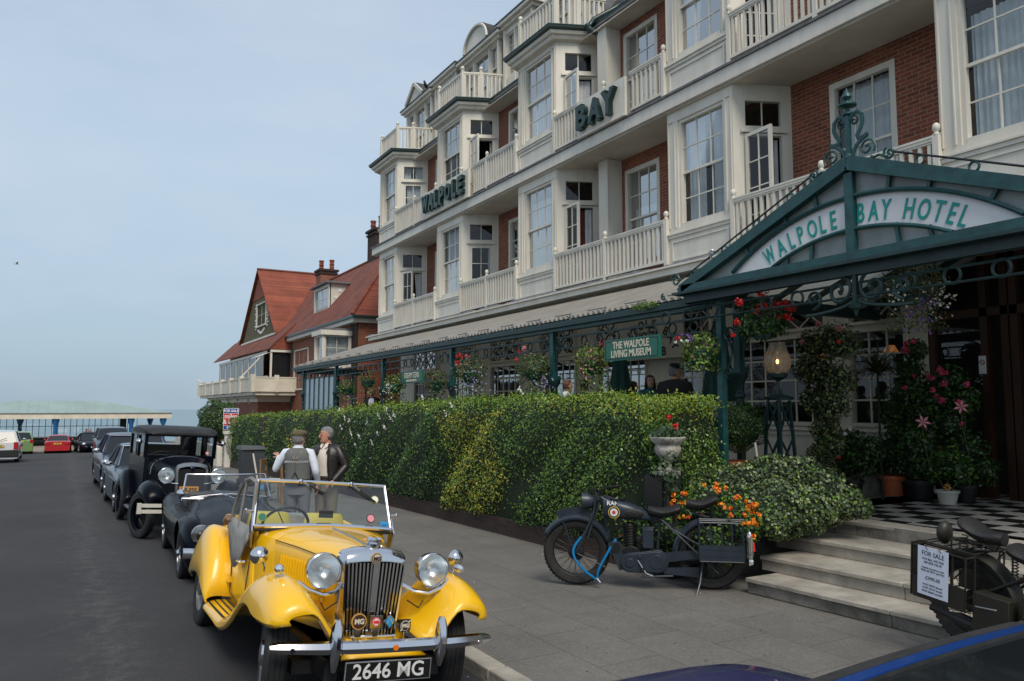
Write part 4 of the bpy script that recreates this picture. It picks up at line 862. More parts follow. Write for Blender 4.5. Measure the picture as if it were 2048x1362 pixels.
mb = MB(); mb.box(cx-hx, cx+hx, yc-hy-.02, yc+hy, 1.62, 1.70, 'lead'); mb.box(cx-hx+.03, cx+hx-.03, yc-hy+.02, yc+hy, 1.24, 1.62, 'cream'); mb.build('fascia', sh)
for px, yy in ((111, 70.2), (262, 70.2), (326, 70.2), (-110, 70.2), (40, 74.5), (300, 74.5)):
    p = atY(px, 850, yy); mb = MB(); mb.lathe([(.24, 0), (.24, .3), (.16, .34), (.14, 1.6), (.19, 1.7), (.26, 1.95), (.26, 2.1)], 'bluepaint', (p.x, yy, Z0), n=14); mb.build('column', sh)
mb = MB(); mb.box(cx-hx+1, cx+4.9, 71.6, 71.75, Z0, -.24, 'darkwall'); mb.box(cx-hx+1, cx+4.9, 71.5, 71.85, -.24, -.17, 'cream'); mb.box(cx+4.5, cx+4.95, 71.4, 71.9, Z0, 1.3, 'darkwall'); mb.box(cx-8, cx+7, 70.9, 71.3, Z0+.35, Z0+.42, 'darkwall'); mb.build('bench_wall', sh)
mb = MB()
for k in range(28): x = cx-7.2+k*.43; mb.box(x-.02, x+.02, 71.66, 71.70, -.17, 1.3, 'darkwall')
mb.box(cx-7.2, cx+4.9, 71.66, 71.71, .62, .66, 'darkwall'); 
for x in (cx+5.2, cx+5.6, cx+5.9): mb.box(x-.02, x+.02, 73.6, 73.64, -.8, 1.3, 'darkwall')
mb.build('glazing_bars', sh)
mb = MB(); mb.add([(cx-7.2, 71.68, -.17), (cx+4.7, 71.68, -.17), (cx+4.7, 71.68, 1.3), (cx-7.2, 71.68, 1.3)], [(0, 1, 2, 3)], 'clear'); mb.build('pane', sh)
# ------------------------------------------------------------------ hedge
def hx_(y): return 6.02+.03*(15-y)          # front face
def hzt(y): return float(np.interp(y, [7, 8, 10, 13, 16, 21, 29, 32.5], [2.08, 2.26, 2.31, 2.28, 2.20, 2.07, 1.90, 1.72]))
hedge = thing('hedge', 'long clipped privet hedge with golden and dark green stretches on a low wall', 'hedge', (6.6, 18, 0))
def hb(y): return .27+gz(y)
mb = MB(); rings = []
for y in np.linspace(7.62, 32.3, 60):
    f = hx_(y)+.12; t = hzt(y)-.12; j = .05*sin(y*2.1); e_ = 0 if 8.0 < y < 31.6 else .08
    rings.append([(f+.1+e_, y, hb(y)-.15), (f+j+e_, y, hb(y)+.5), (f+j+.05+e_, y, t-.3), (f+.3+e_, y, t-e_), (f+1.0-e_, y, t-e_), (f+1.25-e_, y, t-.3), (f+1.25-e_, y, hb(y)-.15)])
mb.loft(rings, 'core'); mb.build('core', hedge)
mb = MB(); ry = np.linspace(7.5, 32, 26)
mb.loft([[(hx_(y)+.10, y, gz(y)+.03), (hx_(y)+.12, y, gz(y)+.32), (hx_(y)+.32, y, gz(y)+.32), (hx_(y)+.32, y, gz(y)+.03)] for y in ry], 'brickold', smooth=False); tag(mb.build('garden_wall'), 'low dark brick wall under the clipped hedge', 'wall')
def kind_at(y, z, r):
    # golden privet between photo bands, dark elsewhere
    n = sin(y*1.7)+.6*sin(y*3.1+z*2)+r*1.4
    gold = 1 if 11.1+.25*sin(z*5) < y < 13.2+.25*sin(z*4) else 0
    return gold, n
pts = []; nr = []; sel = []
def put(y, x, z, n, R):
    gold, q = kind_at(y, z, R.normal(0, .6)); pts.append((x, y, z)); nr.append(n); u = R.random()
    if gold: k = 3 if u < .5 else (2 if u < .8 else 0)
    elif 9.3 < y <= 11.1 or 7.2 < y < 9.3: k = 2 if (u < .38) else (0 if u < .72 else 1)
    elif y < 19 and y >= 13.2: k = 1 if u < .42 else (0 if u < .85 else 2)
    else: k = 0 if u < .5 else (1 if u < .72 else 2)
    if (22.3 < y < 23.6 or 26.0 < y < 26.8) and u > .45 and sin(z*7+y*3) > -.3: k = 4
    if 18.5 < y < 20 and u > .86: k = 4
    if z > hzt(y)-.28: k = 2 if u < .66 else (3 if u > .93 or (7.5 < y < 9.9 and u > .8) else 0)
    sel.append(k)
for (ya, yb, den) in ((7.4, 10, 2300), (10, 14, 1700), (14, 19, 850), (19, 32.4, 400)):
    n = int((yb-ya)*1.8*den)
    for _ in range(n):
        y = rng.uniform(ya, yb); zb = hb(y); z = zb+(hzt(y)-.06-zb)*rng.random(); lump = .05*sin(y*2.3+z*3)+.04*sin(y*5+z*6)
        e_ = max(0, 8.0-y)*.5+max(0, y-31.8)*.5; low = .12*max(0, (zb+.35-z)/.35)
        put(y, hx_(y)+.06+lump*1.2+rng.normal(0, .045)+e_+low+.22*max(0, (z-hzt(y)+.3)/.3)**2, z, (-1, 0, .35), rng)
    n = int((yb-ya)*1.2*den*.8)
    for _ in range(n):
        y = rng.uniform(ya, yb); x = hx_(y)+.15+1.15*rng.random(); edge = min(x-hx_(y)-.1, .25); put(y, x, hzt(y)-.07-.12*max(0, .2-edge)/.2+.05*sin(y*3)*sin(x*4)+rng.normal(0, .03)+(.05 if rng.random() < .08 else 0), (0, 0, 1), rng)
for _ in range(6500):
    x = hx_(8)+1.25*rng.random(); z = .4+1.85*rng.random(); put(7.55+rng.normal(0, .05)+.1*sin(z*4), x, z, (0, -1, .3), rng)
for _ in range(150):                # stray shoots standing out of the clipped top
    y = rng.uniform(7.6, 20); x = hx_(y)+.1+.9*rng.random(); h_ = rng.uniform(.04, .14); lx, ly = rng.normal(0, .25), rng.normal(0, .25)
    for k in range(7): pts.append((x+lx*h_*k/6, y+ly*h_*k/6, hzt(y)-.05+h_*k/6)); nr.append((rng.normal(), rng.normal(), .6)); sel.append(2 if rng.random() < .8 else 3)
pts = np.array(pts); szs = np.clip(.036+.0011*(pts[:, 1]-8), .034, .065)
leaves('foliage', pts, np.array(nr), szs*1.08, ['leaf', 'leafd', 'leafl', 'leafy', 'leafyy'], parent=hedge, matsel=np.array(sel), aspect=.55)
def blossoms(name, centres, mats, size, n, rad, parent, wts=None):
    P_ = []; N_ = []
    for c in centres:
        c = np.array(c[:3], float); p = rng.normal(0, 1, (n, 3)); p /= np.linalg.norm(p, axis=1)[:, None]; P_.append(c+p*rad*rng.uniform(.4, 1, (n, 1))); N_.append(p)
    return leaves(name, np.vstack(P_), np.vstack(N_), size, mats, parent=parent, aspect=.9, wts=wts)
spk = []
for px, py in ((683, 858), (697, 845), (703, 870), (720, 878), (735, 850), (760, 838), (775, 825), (783, 842), (745, 890), (712, 895), (770, 858), (790, 835), (895, 832), (905, 815), (690, 838), (757, 872), (680, 823), (845, 800), (1046, 788)):
    y = atX(px, py, 5.9).y; spk.append(tuple(atX(px, py, hx_(y)-.02)))
P_ = []
for c in spk:
    a = rng.normal(0, .6); 
    for k in range(16): P_.append((c[0]+rng.normal(0, .012), c[1]+k*.009*cos(a)+rng.normal(0, .012), c[2]+k*.007+rng.normal(0, .01)))
leaves('flower_spikes', np.array(P_), np.tile((-1, 0, .3), (len(P_), 1)), .04, ['whitef'], parent=hedge, aspect=.8)
# ------------------------------------------------------------------ bushes beyond the hedge
def bush(name, label, cat, c, r, n, size, mats, wts=None, zb=None, group=None):
    c = Vector(c); zb = c.z-(r[2] if hasattr(r, '__len__') else r) if zb is None else zb; r = r if hasattr(r, '__len__') else (r, r, r)
    t = thing(name, label, cat, (c.x, c.y, zb), group=group)
    mb = MB(); mb.ell(c, [q*.86 for q in r], 'core', n=16); mb.tube([(c.x, c.y, zb), (c.x, c.y, c.z)], .05, 'stem', n=6); mb.build('trunk', t)
    p, q = blob_pts(c, r, n, .86); leaves('crown', p, q, size, mats, wts, parent=t); return t
bush('round_bush', 'dark green clipped round bush behind the estate agent board beyond the hedge', 'bush', atD(440, 842, 40), (1.15, 1.15, 1.1), 5000, .10, ['leafd', 'leaf'], zb=gz(42))
c = atD(487, 865, 30.5); bush('round_bush', 'rounded green bush spilling at the far end of the hedge above the gatepost', 'bush', (c.x+.25, c.y+.2, c.z), (.55, .6, .62), 3000, .07, ['leaf', 'leafl', 'leafd'], zb=gz(32))
# estate agent's board
p = atD(462, 838, 32.5); t = thing('sale_board', 'red and blue estate agent FOR SALE board on a white post by the gate', 'sign', (p.x, p.y, gz(p.y)))
u = Vector((-.87*-1, -.5, 0)); u = Vector((.87, -.5, 0)); nn = Vector((-.5, -.87, 0)); mat('signred', (.55, .02, .02), .5); mat('signblue', (.02, .05, .25), .5)
mb = MB(); T = frameT(p, u, nn); mb.box(-.32, .32, -.45, .45, -.02, .0, 'bandwhite', T=T); mb.box(-.30, .30, .24, .43, 0, .006, 'signblue', T=T); mb.box(-.30, .30, -.26, .22, 0, .006, 'signred', T=T); mb.box(-.30, .30, -.43, -.28, 0, .006, 'signblue', T=T); bo = mb.build('board', t)
mb = MB(); 
for txt, s, dy in (('FOR SALE', .145, .335), ('miles', .26, .11), ('& barr', .26, -.12), ('01843', .13, -.355)):
    add_text(mb, txt, s, T @ Vector((0, dy, .010)), u, nn, 'bandwhite', extr=.002, bold=.006)
mb.build('lettering', bo, fixn=False); mb = MB(); mb.box(p.x-.04, p.x+.04, p.y+.03, p.y+.1, gz(p.y), p.z+.45, 'white'); mb.build('post', t)
# gatepost and white wall
p = atX(455, 905, 5.55); t = thing('gatepost', 'white rendered gatepost with square cap at the far end of the hedge', 'gatepost', (p.x, p.y, gz(p.y)))
mb = MB(); mb.box(p.x-.12, p.x+.12, p.y-.12, p.y+.12, gz(p.y), 1.08, 'white'); mb.build('shaft', t); mb = MB(); mb.box(p.x-.17, p.x+.17, p.y-.17, p.y+.17, 1.08, 1.2, 'white'); mb.build('cap', t)
mb = MB(); mb.box(5.3, 5.5, p.y+.8, p.y+14, gz(34)-.3, gz(34)+.85, 'white'); tag(mb.build('boundary_wall'), 'low white rendered garden wall running on past the gatepost', 'wall')
# wheelie bin
p = atX(500, 955, 4.55); by = p.y; bx = 4.55; zb = gz(by)+.06
t = thing('wheelie_bin', 'dark grey wheelie bin standing against the hedge', 'bin', (bx, by, zb))
mb = MB(); mb.loft([[(bx-.24, by-.28, zb+.06), (bx+.24, by-.28, zb+.06), (bx+.24, by+.26, zb+.06), (bx-.24, by+.26, zb+.06)], [(bx-.30, by-.36, zb+1.0), (bx+.30, by-.36, zb+1.0), (bx+.30, by+.34, zb+1.0), (bx-.30, by+.34, zb+1.0)]], 'bin', smooth=False) if mat('bin', (.045, .052, .058), .5) else 0; mb.build('body', t, bevel=.02)
mb = MB(); mb.loft([[(bx-.33, by-.40, zb+1.0), (bx+.33, by-.40, zb+1.0), (bx+.33, by+.38, zb+1.0), (bx-.33, by+.38, zb+1.0)], [(bx-.30, by-.36, zb+1.10), (bx+.30, by-.36, zb+1.08), (bx+.30, by+.36, zb+1.08), (bx-.30, by+.36, zb+1.10)]], 'bin', smooth=False); mb.tube([(bx-.25, by+.42, zb+1.02), (bx+.25, by+.42, zb+1.02)], .015, 'bin'); mb.build('lid', t, bevel=.015)
for s in (-1, 1): mb = MB(); mb.lathe([(0, -.03), (.1, -.03), (.1, .03), (0, .03)], 'rubber', (bx+s*.26, by+.28, zb+.1), axis='x', n=14); mb.build('wheel', t)
mb = MB(); q = atD(520, 925, depth((bx, by, .5))-1.6); mb.prism([(q.x-.02, q.y-.2, gz(q.y)+.07), (q.x+.25, q.y-.1, gz(q.y)+.07), (q.x+.1, q.y+.1, gz(q.y)+1.0), (q.x-.16, q.y+.0, gz(q.y)+1.0)], (.03, .02, .02), 'bin'); mb.beam((q.x-.04, q.y-.22, gz(q.y)+.07), (q.x-.18, q.y-.02, gz(q.y)+1.02), .03, .03, 'white'); tag(mb.build('folding_board'), 'dark folding board with a white edge leaning beside the wheelie bin', 'board')
# ------------------------------------------------------------------ hanging baskets
NB = [0]
def basket(px, py, Xs, rpx, label, mats, wts, flowers, n=900, trail=1.0, leafsz=.045, hook=None, cat='hanging basket', zscale=1.0, bowl='green'):
    """centre from the photo position on the plane X = Xs (survey units)"""
    X = Xs*K; c = atX(px, py, X); m = depth(c)/FPX; r = rpx*m
    t = thing('hanging_basket', label, cat, (c.x, c.y, c.z), group='flower baskets hung along the verandah')
    mb = MB(); mb.lathe([(0, -.22), (.11, -.2), (.17, -.1), (.19, 0), (.18, .01), (0, .0)], bowl, c-Vector((0, 0, .02)), n=14); mb.build('bowl', t)
    mb = MB(); top = hook or (3.30*K+CH*(1-K)); 
    for k in range(3): a = k*2.1; mb.tube([(c.x+.18*cos(a), c.y+.18*sin(a), c.z), (c.x, c.y, max(c.z+.3, top-.12))], .004, 'iron', n=4)
    mb.tube([(c.x, c.y, max(c.z+.3, top-.12)), (c.x, c.y, top)], .005, 'iron', n=4); mb.build('chain', t)
    P1, N1 = blob_pts((c.x, c.y, c.z+.12*r), (r, r, r*.8*zscale), int(n*.6), .45); k = int(n*.4); a = rng.uniform(0, 2*pi, k); rr = r*rng.uniform(.5, .95, k); dz = -rng.random(k)**1.3*r*1.5*trail
    P2 = np.stack([c.x+rr*np.cos(a), c.y+rr*np.sin(a), c.z+dz], 1); N2 = np.stack([np.cos(a), np.sin(a), np.zeros(k)], 1)
    leaves('foliage', np.vstack([P1, P2]), np.vstack([N1, N2]), leafsz, mats, wts, parent=t, aspect=.7)
    if flowers:
        FP = []; FN = []; FM = []; ms = sorted({f[4] for f in flowers})
        for fx, fy, fr_, num, mm, dens in flowers:
            for _ in range(num):
                q = atD(fx+rng.normal(0, fr_), fy+rng.normal(0, fr_), depth(c)-r*.75)+Vector((rng.normal(0, .03), rng.normal(0, .03), 0)); 
                for __ in range(dens): o_ = rng.normal(0, 1, 3); o_ /= np.linalg.norm(o_); rad = .012 if dens < 6 else .042*dens/26; FP.append(np.array(q)+o_*rad); FN.append(o_); FM.append(ms.index(mm))
        leaves('flowers', np.array(FP), np.array(FN), .03, ms, parent=t, matsel=np.array(FM), aspect=.95)
    return t
gm = ['leaf', 'leafd', 'leafl']
basket(1526, 645, 7.3, 50, 'hanging basket of red geraniums under the left end of the porch gable', ['leafd', 'leaf'], [.6, .4], [(1482, 607, 4, 3, 'red', 26), (1465, 645, 2, 2, 'red', 22), (1526, 588, 6, 4, 'red', 26), (1526, 615, 4, 3, 'red', 26), (1572, 610, 6, 5, 'red', 26), (1580, 630, 5, 4, 'red', 26), (1552, 612, 4, 2, 'red', 24), (1462, 668, 3, 1, 'red', 20)], n=1700, trail=.35, leafsz=.055)
basket(1825, 570, 7.6, 62, 'large trailing hanging basket of tiny white and purple flowers inside the porch', ['leafd', 'brownleaf', 'leaf'], [.45, .35, .2], [(1880, 600, 16, 60, 'whitef', 2), (1850, 620, 20, 50, 'purple', 3), (1800, 590, 22, 40, 'whitef', 2)], n=2600, trail=1.0, leafsz=.035)
basket(1402, 700, 6.95, 40, 'pale green hanging basket with purple and white blooms right of the museum sign', ['leafl', 'leaf', 'brownleaf'], [.4, .35, .25], [(1376, 673, 5, 5, 'purple', 10), (1366, 684, 3, 3, 'whitef', 10), (1350, 676, 3, 2, 'red', 10)], n=1200, trail=.7)
basket(1185, 722, 6.95, 40, 'brownish green hanging basket left of the museum sign', ['brownleaf', 'leafl', 'leaf'], [.4, .3, .3], [(1205, 683, 6, 5, 'red', 4), (1170, 730, 14, 20, 'pinkl', 2)], n=1300, trail=1.0)
basket(1068, 738, 6.95, 36, 'hanging basket with two pink and red blooms and a dark green bowl', ['leaf', 'leafd', 'brownleaf'], [.4, .3, .3], [(1048, 700, 3, 2, 'pinkl', 20), (1036, 705, 2, 1, 'red', 18), (1037, 720, 2, 1, 'red', 18), (1090, 770, 12, 40, 'lilac', 3)], n=1200)
basket(940, 745, 6.95, 38, 'hanging basket with bright red geraniums above lilac lobelia', ['leaf', 'leafd', 'brownleaf'], [.4, .3, .3], [(922, 711, 3, 3, 'red', 22), (914, 724, 3, 3, 'red', 22), (932, 714, 2, 2, 'pink', 18), (930, 732, 3, 2, 'pinkl', 16), (945, 770, 16, 90, 'lilac', 3)], n=1300)
basket(873, 762, 6.95, 28, 'bushy brownish hanging basket right of the cream teas sign', ['brownleaf', 'leaf', 'leafd'], [.45, .3, .25], [], n=1000)
basket(790, 768, 6.95, 24, 'hanging basket dotted with small white flowers left of the cream teas sign', ['leafl', 'leaf', 'leafd'], [.4, .4, .2], [(780, 775, 9, 60, 'whitef', 2), (805, 738, 2, 1, 'pinkl', 12)], n=800)
basket(735, 760, 6.95, 20, 'hanging basket with one large pink bloom and small red ones', ['leaf', 'brownleaf', 'leafd'], None, [(729, 747, 2, 2, 'pink', 18), (755, 756, 3, 3, 'red', 10), (767, 749, 1, 1, 'red', 12), (718, 763, 2, 1, 'pinkl', 10)], n=700)
basket(693, 775, 6.95, 20, 'leafy green hanging basket next to the glazed screen', ['leafl', 'leaf', 'leafd'], None, [(676, 756, 2, 2, 'red', 8), (700, 800, 8, 20, 'lilac', 2)], n=700)
# moss on the gutter
c = atX(1290, 612, 7.05*K); mb = MB(); p, q = blob_pts(c, (.12, .30, .07), 700, .5); t = thing('moss_tuft', 'bright green tuft of moss growing on the verandah gutter', 'moss', tuple(c)); leaves('moss', p, q, .03, ['leafl', 'leaf'], parent=t)
# ------------------------------------------------------------------ hanging signs
def hsign(a, b, zt, zb_, X, rows, label):
    P1 = hk(X, a, zt); P2 = hk(X, b, zb_); y0, y1 = P2.y, P1.y; t = thing('hanging_sign', label, 'sign', (P1.x, (y0+y1)/2, P1.z))
    mb = MB(); mb.box(P1.x-.025, P1.x+.025, y0, y1, P2.z, P1.z, 'greensign'); w = .02
    for (u0, u1, v0, v1) in ((y0+w, y1-w, P1.z-.035, P1.z-.025), (y0+w, y1-w, P2.z+.025, P2.z+.035), (y0+w, y0+w+.01, P2.z+.036, P1.z-.036), (y1-w-.01, y1-w, P2.z+.036, P1.z-.036)): mb.box(P1.x-.03, P1.x-.0255, u0, u1, v0, v1, 'greendk')
    bo = mb.build('board', t); mb = MB()
    for txt, s, fz in rows: add_text(mb, txt, s, (P1.x-.030, (y0+y1)/2, P2.z+(P1.z-P2.z)*fz), (0, -1, 0), (-1, 0, 0), 'cream', extr=.002, bold=.004, width=.86)
    mb.build('lettering', bo, fixn=False); mb = MB()
    for y in (y0+.1, y1-.1): mb.tube([(P1.x, y, P1.z), (P1.x, y, P1.z+.30)], .006, 'iron', n=4)
    mb.build('chain', t)
hsign(9.16, 7.96, 3.06, 2.755, 6.85, [('THE WALPOLE', .155, .70), ('LIVING MUSEUM', .155, .29)], 'green hanging sign reading THE WALPOLE LIVING MUSEUM')
hsign(17.6, 16.3, 2.95, 2.66, 7.05, [('CREAM TEAS', .20, .62), ('SERVED INSIDE AND OUT', .07, .2)], 'green hanging sign reading CREAM TEAS beneath the verandah')
# painted arched board on the wall behind
mb = MB(); q = hk(10.6, 9.9, 3.35); T = frameT((atX(1295, 672, 10.7*K)), (0, -1, 0), (-1, 0, 0)); mb.box(-1.2, 1.2, -.55, .45, -.05, 0, 'white2', T=T); t = thing('wall_board', 'cream arched wall board lettered with the hotel name behind the museum sign', 'sign', tuple(T.translation)); bo = mb.build('board', t); mb = MB()
T2 = T
for k, ch in enumerate('WALPOLE BAY'):
    an = radians(-62+124*k/10); v, f = text_mesh(ch, .28, .003, bold=.008); Tc = T @ Matrix.Translation((1.05*sin(an), 1.05*cos(an)-.78, .006)) @ Matrix.Rotation(-an, 4, 'Z'); mb.add(v, f, 'blackpaint', T=Tc)
v, f = text_mesh('HOTEL', .28, .003, bold=.008); mb.add(v, f, 'blackpaint', T=T @ Matrix.Translation((0, -.02, .006))); v, f = text_mesh('CLUB', .28, .003, bold=.008); mb.add(v, f, 'blackpaint', T=T @ Matrix.Translation((.3, -.40, .006))); mb.build('lettering', bo, fixn=False)
# closed parasols
for (px, py0, py1, lab) in ((1435, 650, 850, 'closed dark green parasol behind the thin front post'), (1240, 700, 800, 'closed dark green parasol behind the museum sign')):
    a = atX(px, py0, 9.2); t = thing('parasol', lab, 'parasol', (a.x, a.y, TZ), group='closed parasols on the terrace'); mb = MB(); zt = a.z+.1
    rings = []
    for k in range(9):
        f_ = k/8; rr = .05+.19*f_**.8; rings.append([(a.x+rr*(1+.22*sin(6*th))*cos(th), a.y+rr*(1+.22*sin(6*th))*sin(th), zt-1.35*f_) for th in [2*pi*j/30 for j in range(30)]])
    mat('parasolgreen', (.01, .055, .045), .8) if 'parasolgreen' not in MATS else 0
    mb.loft(rings, 'parasolgreen'); mb.build('canopy', t); mb = MB(); mb.tube([(a.x, a.y, TZ), (a.x, a.y, zt+.08)], .022, 'woodbrown'); mb.lathe([(.25, 0), (.25, .05), (.05, .08)], 'iron', (a.x, a.y, TZ), n=16); mb.build('pole', t)
# ------------------------------------------------------------------ vehicles
def paint(name, col, coat=1.0, rough=.35, metal=0.0, spec=.5): return mat(name, col, rough, metal, coat=coat, spec=spec)
paint('yellowpaint', (.85, .475, .004), coat=.9, spec=.45); paint('blackcar', (.002, .003, .006), coat=.05, spec=.08, rough=.25); paint('navy', (.010, .017, .05), coat=.5, spec=.3); paint('silverblue', (.035, .055, .08), coat=.5, metal=.2); paint('redcar', (.42, .008, .012)); paint('greencar', (.17, .27, .10)); paint('whitecar', (.62, .64, .66)); paint('bluecar', (.008, .055, .26), coat=.5); paint('violetblue', (.022, .022, .085), coat=.6)
mat('trim', (.012, .012, .013), .55); mat('amber', (.75, .18, .01), .3); mat('tail', (.35, .01, .01), .25); mat('platey', (.65, .45, .05), .5); mat('platew', (.62, .62, .6), .5); mat('plateb', (.008, .008, .008), .35); mat('orangeplate', (.60, .26, .03), .5)
mat('canvas', (.25, .24, .23), .85, var=.25, vscale=6, bump=.2); mat('seaty', (.50, .40, .06), .55); mat('creamp', (.55, .52, .44), .45); mat('wheelsilver', (.35, .35, .36), .35, metal=.6); mat('lens', (.86, .89, .90), .22, metal=.9); mat('leather', (.03, .02, .015), .5); mat('silver', (.5, .5, .52), .3, metal=.7); mat('dashwood', (.10, .05, .02), .4)
def wheel(parent, x, y, r, w, side, style='disc', z=None, steer=0, name='wheel', rimr=None, M=None):
    """axis x; side = -1 left (viewer's left) or 1; outer face towards side"""
    z = r if z is None else z; rr = rimr or r*.62
    t = MB(M); R_ = Matrix.Translation((x, y, z)) @ Matrix.Rotation(steer, 4, 'Z')
    h = w/2; n = 36
    prof = [(rr, -h*.9), (r*.80, -h), (r*.93, -h*.98), (r*.985, -h*.78)]
    for g in (-.45, 0, .45): prof += [(r, (g-.2)*h), (r, (g-.04)*h), (r*.985, (g-.02)*h), (r*.985, (g+.02)*h), (r, (g+.04)*h), (r, (g+.2)*h)]
    prof += [(r*.985, h*.78), (r*.93, h*.98), (r*.80, h), (rr, h*.9)]
    t.lathe(prof, 'rubber', (0, 0, 0), axis='x', n=n, T=R_)
    wo = None
    rim = MB(M); m = {'disc': 'wheelsilver', 'wire': 'steel', 'alloy': 'silver', 'black': 'blackcar', 'cream': 'creamp'}[style]; s = side
    rim.lathe([(rr, -h*.9), (rr*1.04, -h*.7), (rr*.9, -h*.5), (rr*.9, h*.5), (rr*1.04, h*.7), (rr, h*.9)], m, (0, 0, 0), axis='x', n=n, T=R_)
    if style == 'disc': rim.lathe([(rr*.92, s*h*.6), (rr*.75, s*h*.45), (rr*.5, s*h*.7), (rr*.36, s*h*.7)], m, (0, 0, 0), axis='x', n=n, T=R_); rim.lathe([(rr*.40, s*h*.7), (rr*.36, s*h*1.05), (rr*.2, s*h*1.2), (0, s*h*1.22)], 'chrome', (0, 0, 0), axis='x', n=24, T=R_)
    elif style in ('wire', 'black', 'cream'):
        for k in range(28):
            a = 2*pi*k/28; b = a+.35*(1 if k % 2 else -1); p = R_ @ Vector((s*h*(.9 if k % 4 < 2 else -.1), rr*.18*cos(a), rr*.18*sin(a))); q = R_ @ Vector((s*h*.1, rr*.93*cos(b), rr*.93*sin(b))); rim.tube([p, q], r*.009, m, n=4, caps=False)
        rim.lathe([(rr*.22, -h), (rr*.22, s*h*.9), (rr*.14, s*h*1.3), (0, s*h*1.35)], 'chrome' if style == 'wire' else m, (0, 0, 0), axis='x', n=16, T=R_)
        if style == 'wire':
            for a in (.4, pi+.4): rim.beam(R_ @ Vector((s*h*1.25, 0, 0)), R_ @ Vector((s*h*1.3, rr*.34*cos(a), rr*.34*sin(a))), .02, .03, 'chrome')
    else:
        rim.lathe([(rr*.9, s*h*.1), (0, s*h*.1)], 'trim', (0, 0, 0), axis='x', n=n, T=R_)
        for k in range(7): a = 2*pi*k/7; rim.beam(R_ @ Vector((s*h*.5, 0, 0)), R_ @ Vector((s*h*.6, rr*.93*cos(a), rr*.93*sin(a))), r*.13, .02, m, up=(1, 0, 0))
        rim.lathe([(rr*.25, s*h*.3), (rr*.22, s*h*.75), (0, s*h*.78)], m, (0, 0, 0), axis='x', n=16, T=R_)
    wo = t.build(name, parent); rim.build('rim', wo, fixn=True); return wo
def mirror_ring(half): return half+[(-x, y, z) for x, y, z in half[::-1] if abs(x) > 1e-6]
def interp(st, y):
    ys = [s[0] for s in st]; return [float(np.interp(y, ys, [s[k] for s in st])) for k in range(1, len(st[0]))]
def smooth_interp(st, y):
    ys = [s[0] for s in st]; n = len(ys); i = max(0, min(n-2, int(np.searchsorted(ys, y))-1)); t = (y-ys[i])/(ys[i+1]-ys[i]); out_ = []
    for k in range(1, len(st[0])):
        p0 = st[max(0, i-1)][k]; p1 = st[i][k]; p2 = st[i+1][k]; p3 = st[min(n-1, i+2)][k]
        d1 = (p2-p0)/(ys[i+1]-ys[max(0, i-1)])*(ys[i+1]-ys[i]); d2 = (p3-p1)/(ys[min(n-1, i+2)]-ys[i])*(ys[i+1]-ys[i]); h = t*t*(3-2*t)
        out_.append(p1*(2*t**3-3*t**2+1)+d1*(t**3-2*t**2+t)+p2*(-2*t**3+3*t**2)+d2*(t**3-t**2))
    return out_
def body_loft(mb, st, m, zl=.2, arches=(), step=.05, sec=None, cap=True):
    """st: (y, halfwidth, z_top_edge, crown)"""
    ys = list(np.arange(st[0][0], st[-1][0], step))+[st[-1][0]]; rings = []
    for y in ys:
        w, zt, cr = smooth_interp(st, y)[:3]; zm = min(zt-.12, zl+.38)
        half = [(0, y, zt+cr), (w*.35, y, zt+cr*.94), (w*.65, y, zt+cr*.72), (w*.86, y, zt+cr*.25), (w*.955, y, zt-.035), (w*.992, y, zt-.11), (w, y, zt-.2), (w*1.0, y, zm+.02)]
        for q in range(1, 7): half.append((w*(1-.035*(q/6)**2), y, zm+(zl-zm)*q/6))
        half.append((w*.8, y, zl)); rings.append(mirror_ring(half))
    n = len(rings[0]); vs = [list(p) for r in rings for p in r]; inside = {}
    for k, v in enumerate(vs):
        if abs(v[0]) > .5*max(s[1] for s in st):
            for (ay, az, ar) in arches:
                d = math.hypot(v[1]-ay, v[2]-az)
                if d < ar and v[2] < az+ar: inside[k] = (ay, az, ar, d)
    fs = []
    for i in range(len(rings)-1):
        for j in range(n):
            q = (j+1) % n; f = (i*n+j, i*n+q, (i+1)*n+q, (i+1)*n+j)
            if all(a in inside for a in f): continue
            fs.append(f)
    for k, (ay, az, ar, d) in inside.items():
        if d > 1e-4: vs[k][1] = ay+(vs[k][1]-ay)*ar/d; vs[k][2] = max(az+(vs[k][2]-az)*ar/d, zl-.0)
    mb.add([tuple(v) for v in vs], fs, m, True)
    if cap: mb.add([tuple(p) for p in rings[0]], [tuple(range(n))[::-1]], m); mb.add([tuple(p) for p in rings[-1]], [tuple(range(n))], m)
    a_ = MB(mb.M)
    return rings
